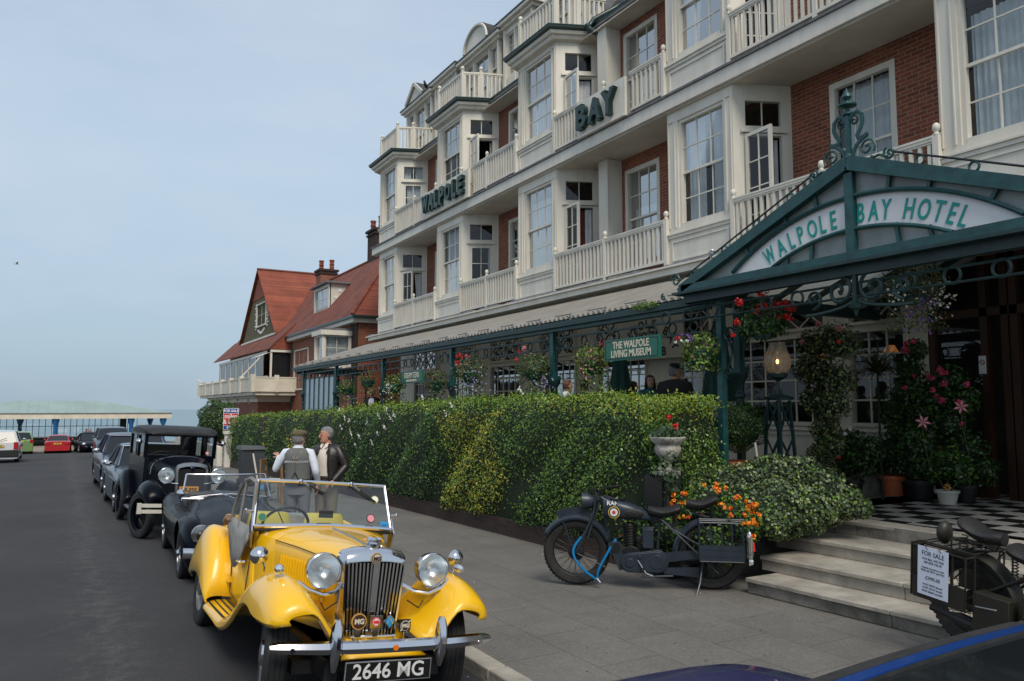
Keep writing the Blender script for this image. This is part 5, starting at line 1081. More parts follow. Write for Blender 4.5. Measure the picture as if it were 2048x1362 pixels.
def modern_car(name, label, loc, yaw, paintm, st, cab, wb, tr, wr, style='alloy', zl=.2, roll=0, pit=0, group='modern cars parked at the seaward end of the street', front=(), rear=(), extras=None, scale=1.0, roofm=None):
    t = thing(name, label, 'car', loc, rot=(pit, roll, yaw), group=group, local=True, scale=scale)
    mb = MB(); body_loft(mb, st, paintm, zl, arches=[(0, wr, wr*1.16), (wb, wr, wr*1.16)]); mb.build('body', t)
    mb = MB(); w = max(s[1] for s in st)
    for y in (0, wb): mb.box(-w*.9, w*.9, y-wr*1.2, y+wr*1.2, zl+.02, wr*2.15, 'trim')
    mb.build('wheel_arch_liner', t)
    # cabin: (y_base_front, y_roof_front, y_roof_rear, y_base_rear, z_belt, z_roof, w_belt, w_roof)
    yf, rf, rr, yr, zb, zt, wb_, wt = cab
    roof = MB(); n = 9; rg = []
    for k in range(n):
        u = k/(n-1); y = rf+(rr-rf)*u; b = .035*sin(pi*u); e_ = .02 if k in (0, n-1) else 0
        rg.append([(wt*sin(a)*1.0, y, zt-.02-e_+b+.05*cos(a)**.7*(1 if cos(a) > 0 else 0) if cos(a) > 1e-6 else zt-.02-e_+b) for a in [(-pi/2)+pi*q/12 for q in range(13)]]+[(wt*.96, y, zt-.05), (-wt*.96, y, zt-.05)])
    roof.loft(rg, roofm or paintm, closed=True); roof.build('roof', t)
    gl = MB(); A = [(-wb_, yf, zb), (wb_, yf, zb), (wb_, yr, zb), (-wb_, yr, zb)]; B = [(-wt, rf, zt-.02), (wt, rf, zt-.02), (wt, rr, zt-.02), (-wt, rr, zt-.02)]
    gl.add(A+B, [(0, 1, 5, 4), (1, 2, 6, 5), (2, 3, 7, 6), (3, 0, 4, 7)], 'glassdk'); gl.build('window_glass', t)
    pl = MB()
    for a, b in zip(A, B): pl.beam(a, b, .055, .05, paintm)
    for s in (-1, 1):
        for u in (.42, .72):
            p = Vector((s*wb_*1.003, yf+(yr-yf)*(.15+u*.72), zb)); q = Vector((s*wt*1.003, rf+(rr-rf)*u, zt-.02)); pl.beam(p, q, .035, .045, paintm if u > .5 else 'trim')
        pl.beam((s*wb_*1.003, yf, zb+.005), (s*wb_*1.003, yr, zb+.005), .02, .025, 'chrome' if style == 'disc' else 'trim')
        pl.beam((s*wt*1.003, rf, zt-.03), (s*wt*1.003, rr, zt-.03), .02, .03, paintm)
    pl.build('pillar', t)
    for s in (-1, 1):
        for y in (0, wb): wheel(t, s*tr, y, wr, .19, s, style)
        m = MB(); m.ell((s*(wb_+.17), yf+.32, zb+.08), (.09, .05, .06), 'chrome' if style == 'disc' else paintm, n=10); m.beam((s*wb_, yf+.34, zb+.03), (s*(wb_+.12), yf+.33, zb+.07), .02, .03, 'trim'); m.build('door_mirror', t)
    if extras: extras(t)
    return t
def lampbox(t, name, x0, x1, y, z0, z1, m, d=.03, s2=True):
    for s in ((-1, 1) if s2 else (1,)):
        mb = MB(); mb.box(s*x0, s*x1, y-d, y+d, z0, z1, m); mb.build(name, t, bevel=.008)
def plate(t, x, y, z, w, h, m, txt, tm, face=-1, size=None):
    mb = MB(); mb.box(x-w/2, x+w/2, y-.006, y+.006, z-h/2, z+h/2, m); o = mb.build('number_plate', t); mb = MB(); add_text(mb, txt, size or h*.95, (x, y+face*.008, z), (-face, 0, 0), (0, face, 0), tm, extr=.001, bold=.002, width=.8); mb.build('lettering', o, fixn=False)
# --- white estate, green hatchback, red coupe seen from behind (built facing -y, then turned round)
def ex_white(t):
    lampbox(t, 'tail_lamp', .62, .80, 3.43, .62, .95, 'tail'); mb = MB(); mb.box(-.82, .82, 3.30, 3.50, .28, .60, 'trim'); mb.build('bumper', t, bevel=.03)
    plate(t, 0, 3.47, .78, .52, .11, 'platey', 'P516 NKG', 'plateb', face=1); mb = MB(); mb.tube([(-.05, 3.44, 1.02), (-.35, 3.42, 1.14)], .012, 'trim'); mb.build('wiper', t); mb = MB(); mb.disc((0, 3.46, .9), (0, 1, 0), .05, .01, 'chrome', n=14); mb.build('badge', t)
def rear_light(x0, x1, y, z0, z1, pl, pz, txt, bump=None):
    def f(t):
        lampbox(t, 'tail_lamp', x0, x1, y, z0, z1, 'tail'); plate(t, 0, y+.03, pz, .5, .11, pl, txt, 'plateb', face=1)
        if bump: mb = MB(); mb.box(-.78, .78, y-.05, y+.06, .28, .36, bump); mb.build('bumper', t, bevel=.02)
    return f
zr_ = lambda y: gz(y)+.045
modern_car('estate_car', 'white estate car seen from behind at the left edge with a yellow number plate', (-2.52, 42.5+2.55+.8, zr_(43)), pi, 'whitecar',
  [(-.8, .60, .58, .02), (-.7, .78, .68, .03), (-.2, .84, .82, .05), (.7, .85, .90, .04), (1.5, .85, .93, .02), (2.6, .85, .94, .02), (3.3, .83, .94, .01), (3.44, .80, .90, .01)], (.75, 1.35, 3.15, 3.42, .92, 1.42, .76, .62), 2.55, .73, .30, 'disc', extras=ex_white)
modern_car('hatchback_car', 'pale green hatchback seen from behind by the seafront shelter', (-2.72, 60+2.45, zr_(60)), pi+.12, 'greencar',
  [(-.7, .6, .6, .02), (-.5, .8, .72, .05), (.4, .86, .9, .06), (1.5, .87, .98, .02), (2.6, .86, 1.0, .02), (3.1, .82, .98, .02), (3.2, .78, .9, .01)], (.45, 1.2, 2.75, 3.1, .97, 1.47, .76, .60), 2.45, .74, .31, scale=.95, extras=rear_light(.6, .8, 3.18, .75, .98, 'platey', .88, 'R42 LKT'))
modern_car('coupe_car', 'red car seen from behind in the middle of the seafront road', (-.17, 59.7+2.5+.3, zr_(60)), pi-.02, 'redcar',
  [(-.8, .6, .5, .02), (-.6, .8, .62, .04), (.4, .86, .78, .06), (1.5, .87, .84, .02), (2.6, .87, .88, .02), (3.1, .84, .90, .02), (3.35, .80, .86, .01)], (.6, 1.4, 2.3, 3.0, .86, 1.27, .74, .56), 2.5, .76, .31, scale=.9, extras=rear_light(.45, .78, 3.34, .62, .80, 'platey', .72, 'W3 17SL'))
def ex_sport(t):
    for s in (-1, 1): mb = MB(); mb.ell((s*.62, -.62, .60), (.13, .14, .10), 'lens', n=14); mb.build('headlight', t)
    plate(t, 0, -.86, .40, .45, .1, 'platew', 'M9 PBX', 'plateb')
modern_car('sports_car', 'small black sports car facing the camera near the promenade wall', (1.83, 59.6, zr_(60)), .10, 'blackcar',
  [(-.85, .5, .42, .03), (-.7, .76, .54, .05), (-.2, .84, .70, .05), (.5, .84, .76, .05), (1.6, .86, .82, .02), (2.6, .88, .84, .04), (3.2, .78, .7, .03), (3.3, .7, .6, .02)], (.7, 1.35, 2.0, 2.9, .80, 1.25, .72, .54), 2.35, .76, .32, extras=ex_sport)
modern_car('saloon_car', 'dark blue grey car half hidden behind the large navy saloon', (2.42, 46.9, zr_(47)), .02, 'silverblue',
  [(-.8, .6, .62, .03), (-.6, .82, .74, .05), (.4, .87, .92, .05), (1.5, .88, .98, .02), (2.9, .88, .98, .02), (3.5, .84, .95, .02), (3.6, .8, .85, .01)], (.45, 1.15, 3.0, 3.4, .97, 1.5, .78, .64), 2.6, .76, .33, extras=ex_sport)
def ex_merc(t):
    for s in (-1, 1):
        mb = MB(); mb.box(s*.40, s*.64, -.86, -.80, .60, .78, 'lens'); mb.build('headlight', t, bevel=.01); mb = MB(); mb.box(s*.645, s*.80, -.86, -.74, .60, .78, 'amber'); mb.build('indicator', t, bevel=.01)
        mb = MB(); mb.ell((s*.96, 1.0, 1.02), (.10, .05, .07), 'chrome', n=10); mb.build('mirror_shell', t)
    mb = MB(); mb.box(-.36, .36, -.90, -.82, .55, .80, 'chrome'); 
    for k in range(14): mb.box(-.33+k*.05, -.31+k*.05, -.915, -.901, .57, .78, 'trim')
    mb.build('grille', t); mb = MB(); mb.box(-.86, .86, -1.0, -.86, .40, .52, 'chrome'); mb.box(-.86, .86, -.98, -.86, .33, .395, 'trim'); mb.build('bumper', t, bevel=.02)
    mb = MB(); 
    for s in (-1, 1): mb.tube([(s*.77, .78, .96), (s*.64, 1.30, 1.40)], .014, 'chrome', n=6); mb.beam((s*.91, -.3, .62), (s*.91, 3.2, .62), .012, .03, 'chrome')
    mb.tube([(-.66, 1.30, 1.415), (.66, 1.30, 1.415)], .014, 'chrome', n=6); mb.build('chrome_trim', t)
modern_car('navy_saloon', 'large dark blue saloon with orange indicators and chrome bumper parked in the row', (1.78, 22.7, zr_(22.7)-.02), .03, 'navy',
  [(-.86, .76, .72, .02), (-.80, .86, .80, .03), (.0, .90, .88, .05), (.8, .90, .93, .04), (1.6, .91, .94, .02), (3.0, .91, .93, .02), (3.7, .88, .90, .02), (3.85, .84, .82, .01)], (.75, 1.32, 2.65, 3.2, .93, 1.42, .80, .66), 2.8, .78, .33, 'disc', roll=.03, extras=ex_merc, group='cars parked along the kerb')
def ex_small(t):
    for s in (-1, 1): mb = MB(); mb.lathe([(0, -.05), (.09, -.04), (.10, .05), (.08, .1)], 'lens', (s*.58, -.62, .62), axis='y', n=16); mb.build('headlight', t)
    mb = MB(); mb.box(-.75, .75, -.78, -.68, .38, .46, 'chrome'); 
    for s in (-1, 1): mb.tube([(s*.66, .72, .88), (s*.54, 1.18, 1.27)], .018, 'chrome', n=6); mb.beam((s*.795, -.5, .64), (s*.795, 2.8, .64), .012, .02, 'chrome'); mb.ell((s*.86, .35, .95), (.08, .04, .05), 'chrome', n=8)
    mb.tube([(-.56, 1.18, 1.285), (.56, 1.18, 1.285)], .018, 'chrome', n=6); mb.build('chrome_trim', t)
modern_car('chrome_trimmed_saloon', 'small grey blue older saloon with chrome window surround tucked behind the black vintage saloon', (1.72, 18.0, zr_(18)-.02), .03, 'silverblue',
  [(-.68, .60, .60, .02), (-.55, .74, .70, .03), (.0, .78, .80, .05), (.8, .79, .86, .04), (1.6, .80, .87, .02), (2.4, .79, .85, .02), (2.95, .74, .8, .02), (3.0, .7, .72, .01)], (.70, 1.2, 2.15, 2.6, .86, 1.28, .70, .56), 2.25, .68, .29, 'disc', roll=.03, extras=ex_small, group='cars parked along the kerb')
# --- fenders by crown line
def fender(mb, st, m, sgn, step=.05):
    """st: (y, crown_x, crown_z, out_x, out_z, in_x, in_z)"""
    ys = list(np.arange(st[0][0], st[-1][0], step))+[st[-1][0]]; rings = []
    for y in ys:
        cx_, cz, ox, oz, ix, iz = smooth_interp(st, y); rg = [(ox-.015, y, oz-.02), (ox, y, oz)]
        for k in range(1, 6): a = pi/2*k/6; rg.append((cx_+(ox-cx_)*cos(a), y, oz+(cz-oz)*sin(a)))
        rg.append((cx_, y, cz))
        for k in range(1, 7): u = k/6; e_ = u*u*(3-2*u); rg.append((cx_+(ix-cx_)*u, y, cz+(iz-cz)*e_))
        rings.append([(sgn*p[0], p[1], p[2]) for p in rg])
    mb.loft(rings, m, closed=False, caps=False)
glassmat('screen', (.80, .88, .86), .42)
# ------------------------------------------------------------------ yellow sports tourer
yt = thing('yellow_vintage_sports_car', 'bright yellow vintage open sports car with chrome radiator and badges parked nearest at the kerb', 'car', (1.914, 5.541, .0), rot=(-.02, .098, -.005), group='cars parked along the kerb', local=True, scale=1.067)
Y = 'yellowpaint'
# hood, scuttle and body tub
def hoodsec(y, wt, wb, zt, zb, cr):
    return mirror_ring([(0, y, zt+cr), (wt*.3, y, zt+cr*.93), (wt*.6, y, zt+cr*.72), (wt*.85, y, zt+cr*.28), (wt*.97, y, zt-.015), (wt, y, zt-.07), (wt*.99+.01*wb, y, zt-.16), ((wt+wb)/2, y, (zt+zb)/2), (wb, y, zb)])
mb = MB(); mb.loft([hoodsec(*s) for s in [(.07, .215, .20, .915, .42, .068), (.3, .27, .25, .928, .41, .072), (.6, .35, .32, .938, .40, .072), (.92, .44, .40, .945, .38, .07)]], Y, caps=True); bon = mb.build('hood', yt)
mb = MB()
mb.tube([(0, .06, .987), (0, .5, 1.012), (0, .95, 1.021)], .009, 'steel', n=6)
for s in (-1, 1): mb.tube([(s*.217, .08, .885), (s*.352, .6, .915), (s*.443, .92, .925)], .004, 'trim', n=5)
mb.build('hinge_strip', bon)
for s in (-1, 1):
    mb = MB()
    for k in range(17): y = .22+k*.037; x = .215+(.438-.215)*(y-.07)/.85; mb.beam((s*(x+.000), y, .60), (s*(x+.004), y, .83), .016, .016, Y, up=(1, 0, 0)); mb.beam((s*(x+.003), y+.013, .61), (s*(x+.005), y+.013, .82), .006, .008, 'trim', up=(1, 0, 0))
    mb.build('louvre', bon); 
mb = MB(); mb.tube([(.415*cos(a)*1.02, .935, .45 if False else .60+.47*sin(a)) for a in [pi*k/20 for k in range(21)]], .008, 'trim', n=5); mb.build('gap_seal', yt) if False else None
mb = MB(); mb.loft([hoodsec(*s) for s in [(.925, .445, .41, .947, .38, .07), (1.0, .475, .44, .95, .36, .068), (1.12, .525, .49, .955, .34, .062), (1.2, .53, .50, .95, .33, .05)]], Y); mb.build('scuttle', yt)
def side(s):
    mb = MB(); ys = [1.2, 1.3, 1.5, 1.7, 1.85, 2.0, 2.2, 2.5, 2.75, 2.95]; zt = [.98, .93, .80, .76, .84, .93, .95, .94, .90, .80]; w = [.52, .53, .545, .55, .55, .54, .52, .48, .42, .34]; rg = []
    for y, z, x in zip(ys, zt, w): rg.append([(s*(x-.05), y, z-.01), (s*(x-.02), y, z+.012), (s*x, y, z), (s*(x+.005), y, (z+.33)/2+.1), (s*(x-.02), y, .33), (s*(x-.12), y, .30)])
    mb.loft(rg, Y, closed=False, caps=False); return mb.build('body_side', yt, solid=.015)
for s in (-1, 1): side(s)
mb = MB(); mb.box(-.40, .40, 2.1, 2.95, .35, .90, Y); mb.box(-.45, .45, 2.9, 3.08, .42, .92, Y); mb.box(-.5, .5, 1.15, 2.2, .28, .34, 'trim'); mb.build('rear_tub', yt, bevel=.03)
for s in (-1, 1):
    o = MB(); xs_ = lambda y: s*(.548)
    o.tube([(s*.535, 1.27, .92), (s*.548, 1.28, .5), (s*.535, 1.29, .36), (s*.54, 1.6, .35), (s*.548, 1.86, .38), (s*.557, 1.87, .6), (s*.553, 1.86, .84)], .004, 'trim', n=4)
    for z in (.74, .46): o.box(s*.545, s*.575, 1.84, 1.93, z, z+.05, Y)
    o.build('door_gap', yt); o = MB(); o.tube([(s*.56, 1.36, .70), (s*.60, 1.36, .70), (s*.60, 1.43, .695), (s*.595, 1.48, .685)], .012, 'chrome', n=6); o.build('door_handle', yt)
# wings
FS = [(-.44, .50, .655, .64, .615, .30, .455), (-.41, .54, .70, .70, .60, .265, .46), (-.32, .56, .755, .738, .585, .245, .465), (-.18, .575, .80, .755, .58, .24, .48), (.0, .585, .818, .758, .575, .25, .50), (.18, .585, .805, .757, .60, .275, .50), (.36, .58, .745, .755, .58, .30, .48), (.55, .575, .635, .75, .49, .33, .44), (.75, .57, .50, .745, .38, .36, .39), (.95, .57, .395, .74, .30, .39, .35), (1.2, .58, .325, .735, .245, .44, .315), (1.5, .60, .305, .73, .24, .47, .30), (1.95, .60, .30, .73, .24, .50, .30)]
RS = [(1.90, .64, .34, .73, .30, .52, .33), (1.98, .64, .56, .745, .36, .50, .55), (2.1, .645, .72, .755, .42, .49, .70), (2.25, .65, .83, .76, .47, .48, .80), (2.42, .65, .87, .762, .48, .47, .84), (2.6, .65, .83, .76, .46, .45, .80), (2.8, .645, .70, .75, .42, .43, .66), (2.95, .64, .52, .73, .38, .42, .48), (3.02, .63, .40, .70, .34, .42, .38)]
for s in (-1, 1):
    mb = MB(); fender(mb, FS, Y, s); mb.build('front_fender', yt, solid=.014); mb = MB(); fender(mb, RS, Y, s); mb.build('rear_fender', yt, solid=.014)
    mb = MB(); 
    for k in range(4): mb.beam((s*(.56+k*.045), 1.15, .325-k*.006+.0), (s*(.56+k*.045), 1.92, .318-k*.01), .010, .014, 'trim')
    mb.build('running_board_strip', yt)
    wheel(yt, s*.600, 0, .335, .145, s, 'disc', rimr=.205, steer=-.19); wheel(yt, s*.635, 2.39, .335, .145, s, 'disc', rimr=.205)
# apron
mb = MB(); mb.loft([[(-.30, -.36, .36), (-.15, -.38, .37), (.15, -.38, .37), (.30, -.36, .36)], [(-.27, -.12, .40), (-.2, -.13, .40), (.2, -.13, .40), (.27, -.12, .40)], [(-.27, .2, .47), (-.2, .2, .48), (.2, .2, .48), (.27, .2, .47)]], Y, closed=False, caps=False); mb.build('apron', yt, solid=.012)
mb = MB(); mb.box(-.5, .5, -.1, .1, .22, .30, 'trim'); mb.box(-.38, -.30, -.4, 3.0, .25, .36, 'trim'); mb.box(.30, .38, -.4, 3.0, .25, .36, 'trim'); mb.box(-.35, .35, .0, 2.9, .20, .3, 'trim'); mb.build('chassis', yt)
# radiator
mb = MB(); z0 = .40
def arch(w0, w1, zt, zb, zs, ypos): return [(w0, ypos, zb), (w1, ypos, zs), (w1*.985, ypos, zs+(zt-zs)*.45), (w1*.90, ypos, zs+(zt-zs)*.70), (w1*.5, ypos, zs+(zt-zs)*.93), (0, ypos, zt), (-w1*.5, ypos, zs+(zt-zs)*.93), (-w1*.90, ypos, zs+(zt-zs)*.70), (-w1*.985, ypos, zs+(zt-zs)*.45), (-w1, ypos, zs), (-w0, ypos, zb)]
mb.loft([arch(.190, .225, 1.0, .37, .90, .07), arch(.190, .228, 1.005, .36, .90, -.02), arch(.187, .226, .995, .36, .90, -.05), arch(.181, .216, .955, .36, .89, -.082), arch(.166, .205, .915, .38, .875, -.084), arch(.162, .20, .90, .38, .87, -.055)], 'chrome', closed=False, caps=False)
mb.beam((-.18, -.075, .37), (.18, -.075, .37), .02, .03, 'chrome'); sh_ = mb.build('radiator_shell', yt)
mb = MB(); mb.box(-.2, .2, -.04, -.035, .37, .93, 'dark'); mb.build('radiator_core', sh_)
mb = MB()
for k in range(15):
    u = (k-7)/7; 
    if k == 7: mb.beam((0, -.088, .38), (0, -.088, .93), .036, .03, 'chrome'); continue
    mb.beam((u*.150, -.072, .38), (u*.188, -.072, .905), .012, .026, 'chrome')
mb.build('grille_slat', sh_)
mb = MB(); mb.lathe([(.045, 0), (.05, .01), (.05, .03), (.035, .04), (.035, .055), (.02, .065), (0, .066)], 'chrome', (0, -.0, .995), n=16); mb.tube([(-.05, 0, 1.05), (.05, 0, 1.05)], .014, 'chrome'); mb.build('radiator_cap', sh_)
def octa(mb, c, r, m, T=None, t=.006, n=8): mb.prism([(c[0]+r*cos(pi/n+2*pi*k/n), c[1], c[2]+r*sin(pi/n+2*pi*k/n)) for k in range(n)], (0, -t, 0), m)
mb = MB(); octa(mb, (0, -.082, .935), .040, 'gold', t=.012); octa(mb, (0, -.094, .935), .034, 'blackpaint', t=.003); octa(mb, (0, -.097, .935), .030, 'creamp', t=.002); add_text(mb, 'MG', .034, (0, -.1005, .935), (1, 0, 0), (0, -1, 0), 'woodbrown', bold=.0012); mb.build('octagon_badge', sh_, fixn=False)
# badge bar
mb = MB(); mb.tube([(-.155, -.16, .445), (.155, -.16, .445)], .008, 'chrome', n=8); 
for x in (-.14, .14): mb.tube([(x, -.16, .445), (x, -.25, .39)], .006, 'chrome', n=6)
bb = mb.build('badge_bar', yt)
mb = MB(); mb.disc((-.110, -.165, .545), (0, -1, 0), .052, .01, 'gold', n=26); mb.disc((-.110, -.175, .545), (0, -1, 0), .044, .003, 'woodbrown', n=26); add_text(mb, 'MG', .044, (-.110, -.180, .545), (1, 0, 0), (0, -1, 0), 'creamp', bold=.0016); mb.box(-.130, -.09, -.17, -.16, .445, .495, 'chrome'); mb.build('round_badge', bb, fixn=False)
mb = MB(); mb.prism([(-.035+.0, -.165, .58), (.052, -.165, .58), (.048, -.165, .50), (.008, -.165, .485), (-.032, -.165, .50)], (0, -.01, 0), 'chrome'); octa(mb, (.008, -.176, .54), .030, 'pink', t=.003); octa(mb, (.008, -.180, .54), .024, 'platew', t=.002); add_text(mb, 'MG', .026, (.008, -.1835, .54), (1, 0, 0), (0, -1, 0), 'red', bold=.001); mb.box(-.01, .026, -.17, -.16, .445, .49, 'chrome'); mb.build('shield_badge', bb, fixn=False)
mb = MB(); mb.prism([(.105, -.165, .585), (.148, -.165, .54), (.105, -.165, .49), (.062, -.165, .54)], (0, -.008, 0), 'chrome'); mb.prism([(.105, -.174, .576), (.139, -.174, .54), (.105, -.174, .50), (.071, -.174, .54)], (0, -.003, 0), 'badgeblue') if mat('badgeblue', (.02, .25, .5), .3) else 0; mb.lathe([(.0, 0), (.008, .004), (.0, .02)], 'chrome', (.105, -.168, .585), n=8); mb.tube([(.085, -.18, .525), (.105, -.18, .56), (.125, -.18, .525)], .003, 'chrome', n=5); mb.build('diamond_badge', bb)
mb = MB(); mb.box(.165, .245, -.20, -.19, .475, .555, 'blackpaint'); octa(mb, (.205, -.201, .515), .034, 'platew', t=.002); octa(mb, (.205, -.204, .515), .030, 'blackpaint', t=.001); add_text(mb, 'MG', .032, (.205, -.2065, .515), (1, 0, 0), (0, -1, 0), 'creamp', bold=.0014); 
for a, b in (((.172, .482), (.188, .498)), ((.224, .535), (.24, .55))): mb.beam((a[0], -.203, a[1]), (b[0], -.203, b[1]), .004, .012, 'creamp', up=(0, 1, 0))
mb.tube([(.205, -.19, .475), (.205, -.2, .42)], .006, 'chrome', n=6); mb.build('square_badge', yt, fixn=False)
# headlights
def headlamp(t, c, r, bowl='chrome', name='headlight', depth_=1.0):
    mb = MB(); k = depth_; mb.lathe([(0, .19*k), (r*.35, .18*k), (r*.7, .13*k), (r*.95, .05*k), (r*1.0, .0), (r*1.03, -.01), (r*1.03, -.03), (r*.97, -.035), (r*.93, -.025)], bowl, c, axis='y', n=32); o = mb.build(name, t)
    mb = MB(); mb.lathe([(r*.93, -.02), (r*.75, .02), (r*.45, .055), (r*.15, .07), (0, .07)], 'lens', c, axis='y', n=28); mb.ell((c[0], c[1]+.045, c[2]), r*.13, 'platew', n=8); mb.build('reflector', o)
    mb = MB(); mb.lathe([(r*.94, -.028), (r*.6, -.042), (0, -.050)], 'ribbed', c, axis='y', n=28); mb.build('headlight_lens', o); return o
def ribglass():
    m = bpy.data.materials.new('ribbed'); m.use_nodes = True; MATS['ribbed'] = m; t = m.node_tree; t.nodes.clear(); N = t.nodes.new
    o = N('ShaderNodeOutputMaterial'); a = N('ShaderNodeMixShader'); tr = N('ShaderNodeBsdfTransparent'); gl = N('ShaderNodeBsdfGlossy'); gl.inputs[1].default_value = .18; tr.inputs[0].default_value = (.95, .97, .97, 1)
    w = N('ShaderNodeTexWave'); w.inputs['Scale'].default_value = 28; w.bands_direction = 'X'; w.inputs['Distortion'].default_value = .6; tcn = N('ShaderNodeTexCoord'); bp = N('ShaderNodeBump'); bp.inputs['Strength'].default_value = .6
    t.links.new(tcn.outputs['Object'], w.inputs['Vector']); t.links.new(w.outputs['Fac'], bp.inputs['Height']); t.links.new(bp.outputs[0], gl.inputs['Normal']); a.inputs[0].default_value = .25
    t.links.new(tr.outputs[0], a.inputs[1]); t.links.new(gl.outputs[0], a.inputs[2]); t.links.new(a.outputs[0], o.inputs[0])
ribglass()
for s, c in ((-1, (-.372, -.12, .865)), (1, (.40, -.12, .868))):
    headlamp(yt, c, .112); mb = MB(); mb.tube([(s*.20, -.04, .76), (s*.28, -.13, .725), (s*.37, -.16, .715), (s*.46, -.15, .745), (s*.53, -.12, .79)], .016, 'chrome', n=8); mb.tube([(s*.38, -.09, .735), (c[0], -.08, c[2]-.10)], .022, 'chrome', n=8); mb.lathe([(.0, -.03), (.022, -.02), (.022, .02), (0, .03)], 'chrome', (s*.215, -.02, .745), n=10); mb.build('headlight_bracket', yt)
    mb = MB(); mb.tube([(s*.245, -.10, .66), (s*.33, -.11, .61), (s*.36, -.11, .66)], .005, 'trim', n=5); mb.build('cable', yt)
    mb = MB(); q = (s*.64, -.06, .865); mb.ell(q, (.03, .045, .03), 'chrome', n=12); mb.lathe([(.028, -.03), (.020, -.045), (0, -.048)], 'lens', q, axis='y', n=14); mb.build('side_light', yt)
    mb = MB(); q = Vector((.69, .10, .915)) if s > 0 else Vector((-.70, .26, .90)); mb.tube([(s*.66, q.y-.02, .80), (s*.67, q.y-.03, .85), tuple(q+Vector((0, -.01, -.01)))], .007, 'chrome', n=6); T = Matrix.Translation(q) @ Matrix.Rotation(radians(8*s), 4, 'Z'); mb.lathe([(0, -.045), (.03, -.04), (.052, -.02), (.06, .0), (.062, .008), (.055, .01), (0, .01)] if s < 0 else [(0, -.045), (.03, -.04), (.052, -.02), (.06, .0), (.062, .008), (.055, .01), (0, .01)], 'chrome', (0, 0, 0), axis='y', n=22, T=T); mb.build('wing_mirror', yt)
# bumper, overriders, plate
mb = MB(); n = 26; rings = []
for k in range(n+1):
    u = -1+2*k/n; x = u*.735; y = -.52+.10*abs(u)**2.4; h = .040*(1-.25*abs(u)**6) if abs(u) < .99 else .02
    rings.append([(x, y+.018, .465-h), (x, y-.012, .465-h*.8), (x, y-.026, .465), (x, y-.012, .465+h*.8), (x, y+.018, .465+h)])
mb.loft(rings, 'chrome', closed=True); bu = mb.build('bumper', yt)
for s in (-1, 1):
    mb = MB(); rg = []
    for k in range(13):
        u = k/12; z = .335+.30*u; w = .036*(1-abs(2*u-1)**3*.55); d = .035+.035*sin(pi*u); x = (.325 if s > 0 else -.365); rg.append([(x-w, -.50, z), (x-w*.9, -.50-d*.7, z), (x-w*.35, -.50-d*1.05, z), (x+w*.35, -.50-d*1.05, z), (x+w*.9, -.50-d*.7, z), (x+w, -.50, z)])
    mb.loft(rg, 'chrome'); mb.build('overrider', bu); mb = MB(); mb.disc((s*.62, -.505, .465), (0, -1, 0), .016, .01, 'chrome', n=12); mb.beam((s*.34, -.5, .45), (s*.34, -.2, .36), .04, .03, 'trim'); mb.build('bumper_bolt', bu)
mb = MB(); octa(mb, (0.01, -.548, .465), .018, 'amber', t=.004); mb.build('bumper_badge', bu)
mb = MB(); mb.box(-.302, .258, -.545, -.537, .270, .392, 'silver'); mb.box(-.296, .252, -.5475, -.5452, .276, .386, 'plateb'); po = mb.build('number_plate', yt); mb = MB(); add_text(mb, '2646 MG', .124, (-.022, -.549, .331), (1, 0, 0), (0, -1, 0), 'platew', extr=.003, bold=.0012, width=1.0); mb.build('lettering', po, fixn=False)
# windscreen
WB, WT_ = (1.11, 1.005), (1.27, 1.352)
def wp(u, v): w = .565+(.535-.565)*v; return Vector((u*w-.012, WB[0]+(WT_[0]-WB[0])*v, WB[1]+(WT_[1]-WB[1])*v))
mb = MB()
mb.tube([wp(-1, 1), wp(0, 1)+Vector((0, 0, .006)), wp(1, 1)], .014, 'chrome', n=8); mb.tube([wp(-1, 0), wp(0, 0)+Vector((0, -.01, .022)), wp(1, 0)], .020, 'chrome', n=8); mb.tube([wp(-1, .05)+Vector((0, 0, -.045)), wp(0, .05)+Vector((0, -.01, -.028)), wp(1, .05)+Vector((0, 0, -.045))], .014, 'trim', n=8)
for s in (-1, 1): mb.tube([wp(s, 1), wp(s, 0)], .016, 'chrome', n=8); mb.prism([wp(s, .25)+Vector((s*.012, .0, 0)), wp(s, 0)+Vector((s*.012, -.04, -.03)), wp(s, 0)+Vector((s*.0, -.02, -.16)), wp(s, 0)+Vector((s*.0, .06, -.16)), wp(s, 0)+Vector((s*.012, .06, .02))], (s*.012, 0, 0), 'chrome'); mb.tube([wp(s, .32)+Vector((s*.01, 0, 0)), wp(s, .32)+Vector((s*.07, 0, .005))], .008, 'chrome', n=6); mb.ell(wp(s, .32)+Vector((s*.07, 0, .005)), .016, 'chrome', n=8)
wf = mb.build('windscreen_frame', yt)
mb = MB(); mb.add([wp(-1, 0), wp(1, 0), wp(1, 1), wp(-1, 1)], [(0, 1, 2, 3)], 'screen'); mb.build('pane', wf)
for u0, u1 in ((-.38, -.02), (.42, .80)):
    mb = MB(); a = wp(u0, 1.02)+Vector((0, -.03, 0)); b = wp(u1, .78 if u0 < 0 else .62)+Vector((0, -.02, 0)); mb.tube([a, a.lerp(b, .55)], .006, 'steel', n=5); mb.tube([a.lerp(b, .35), b], .008, 'iron', n=5); mb.ell(a, .020, 'chrome', n=8); mb.build('wiper', wf)
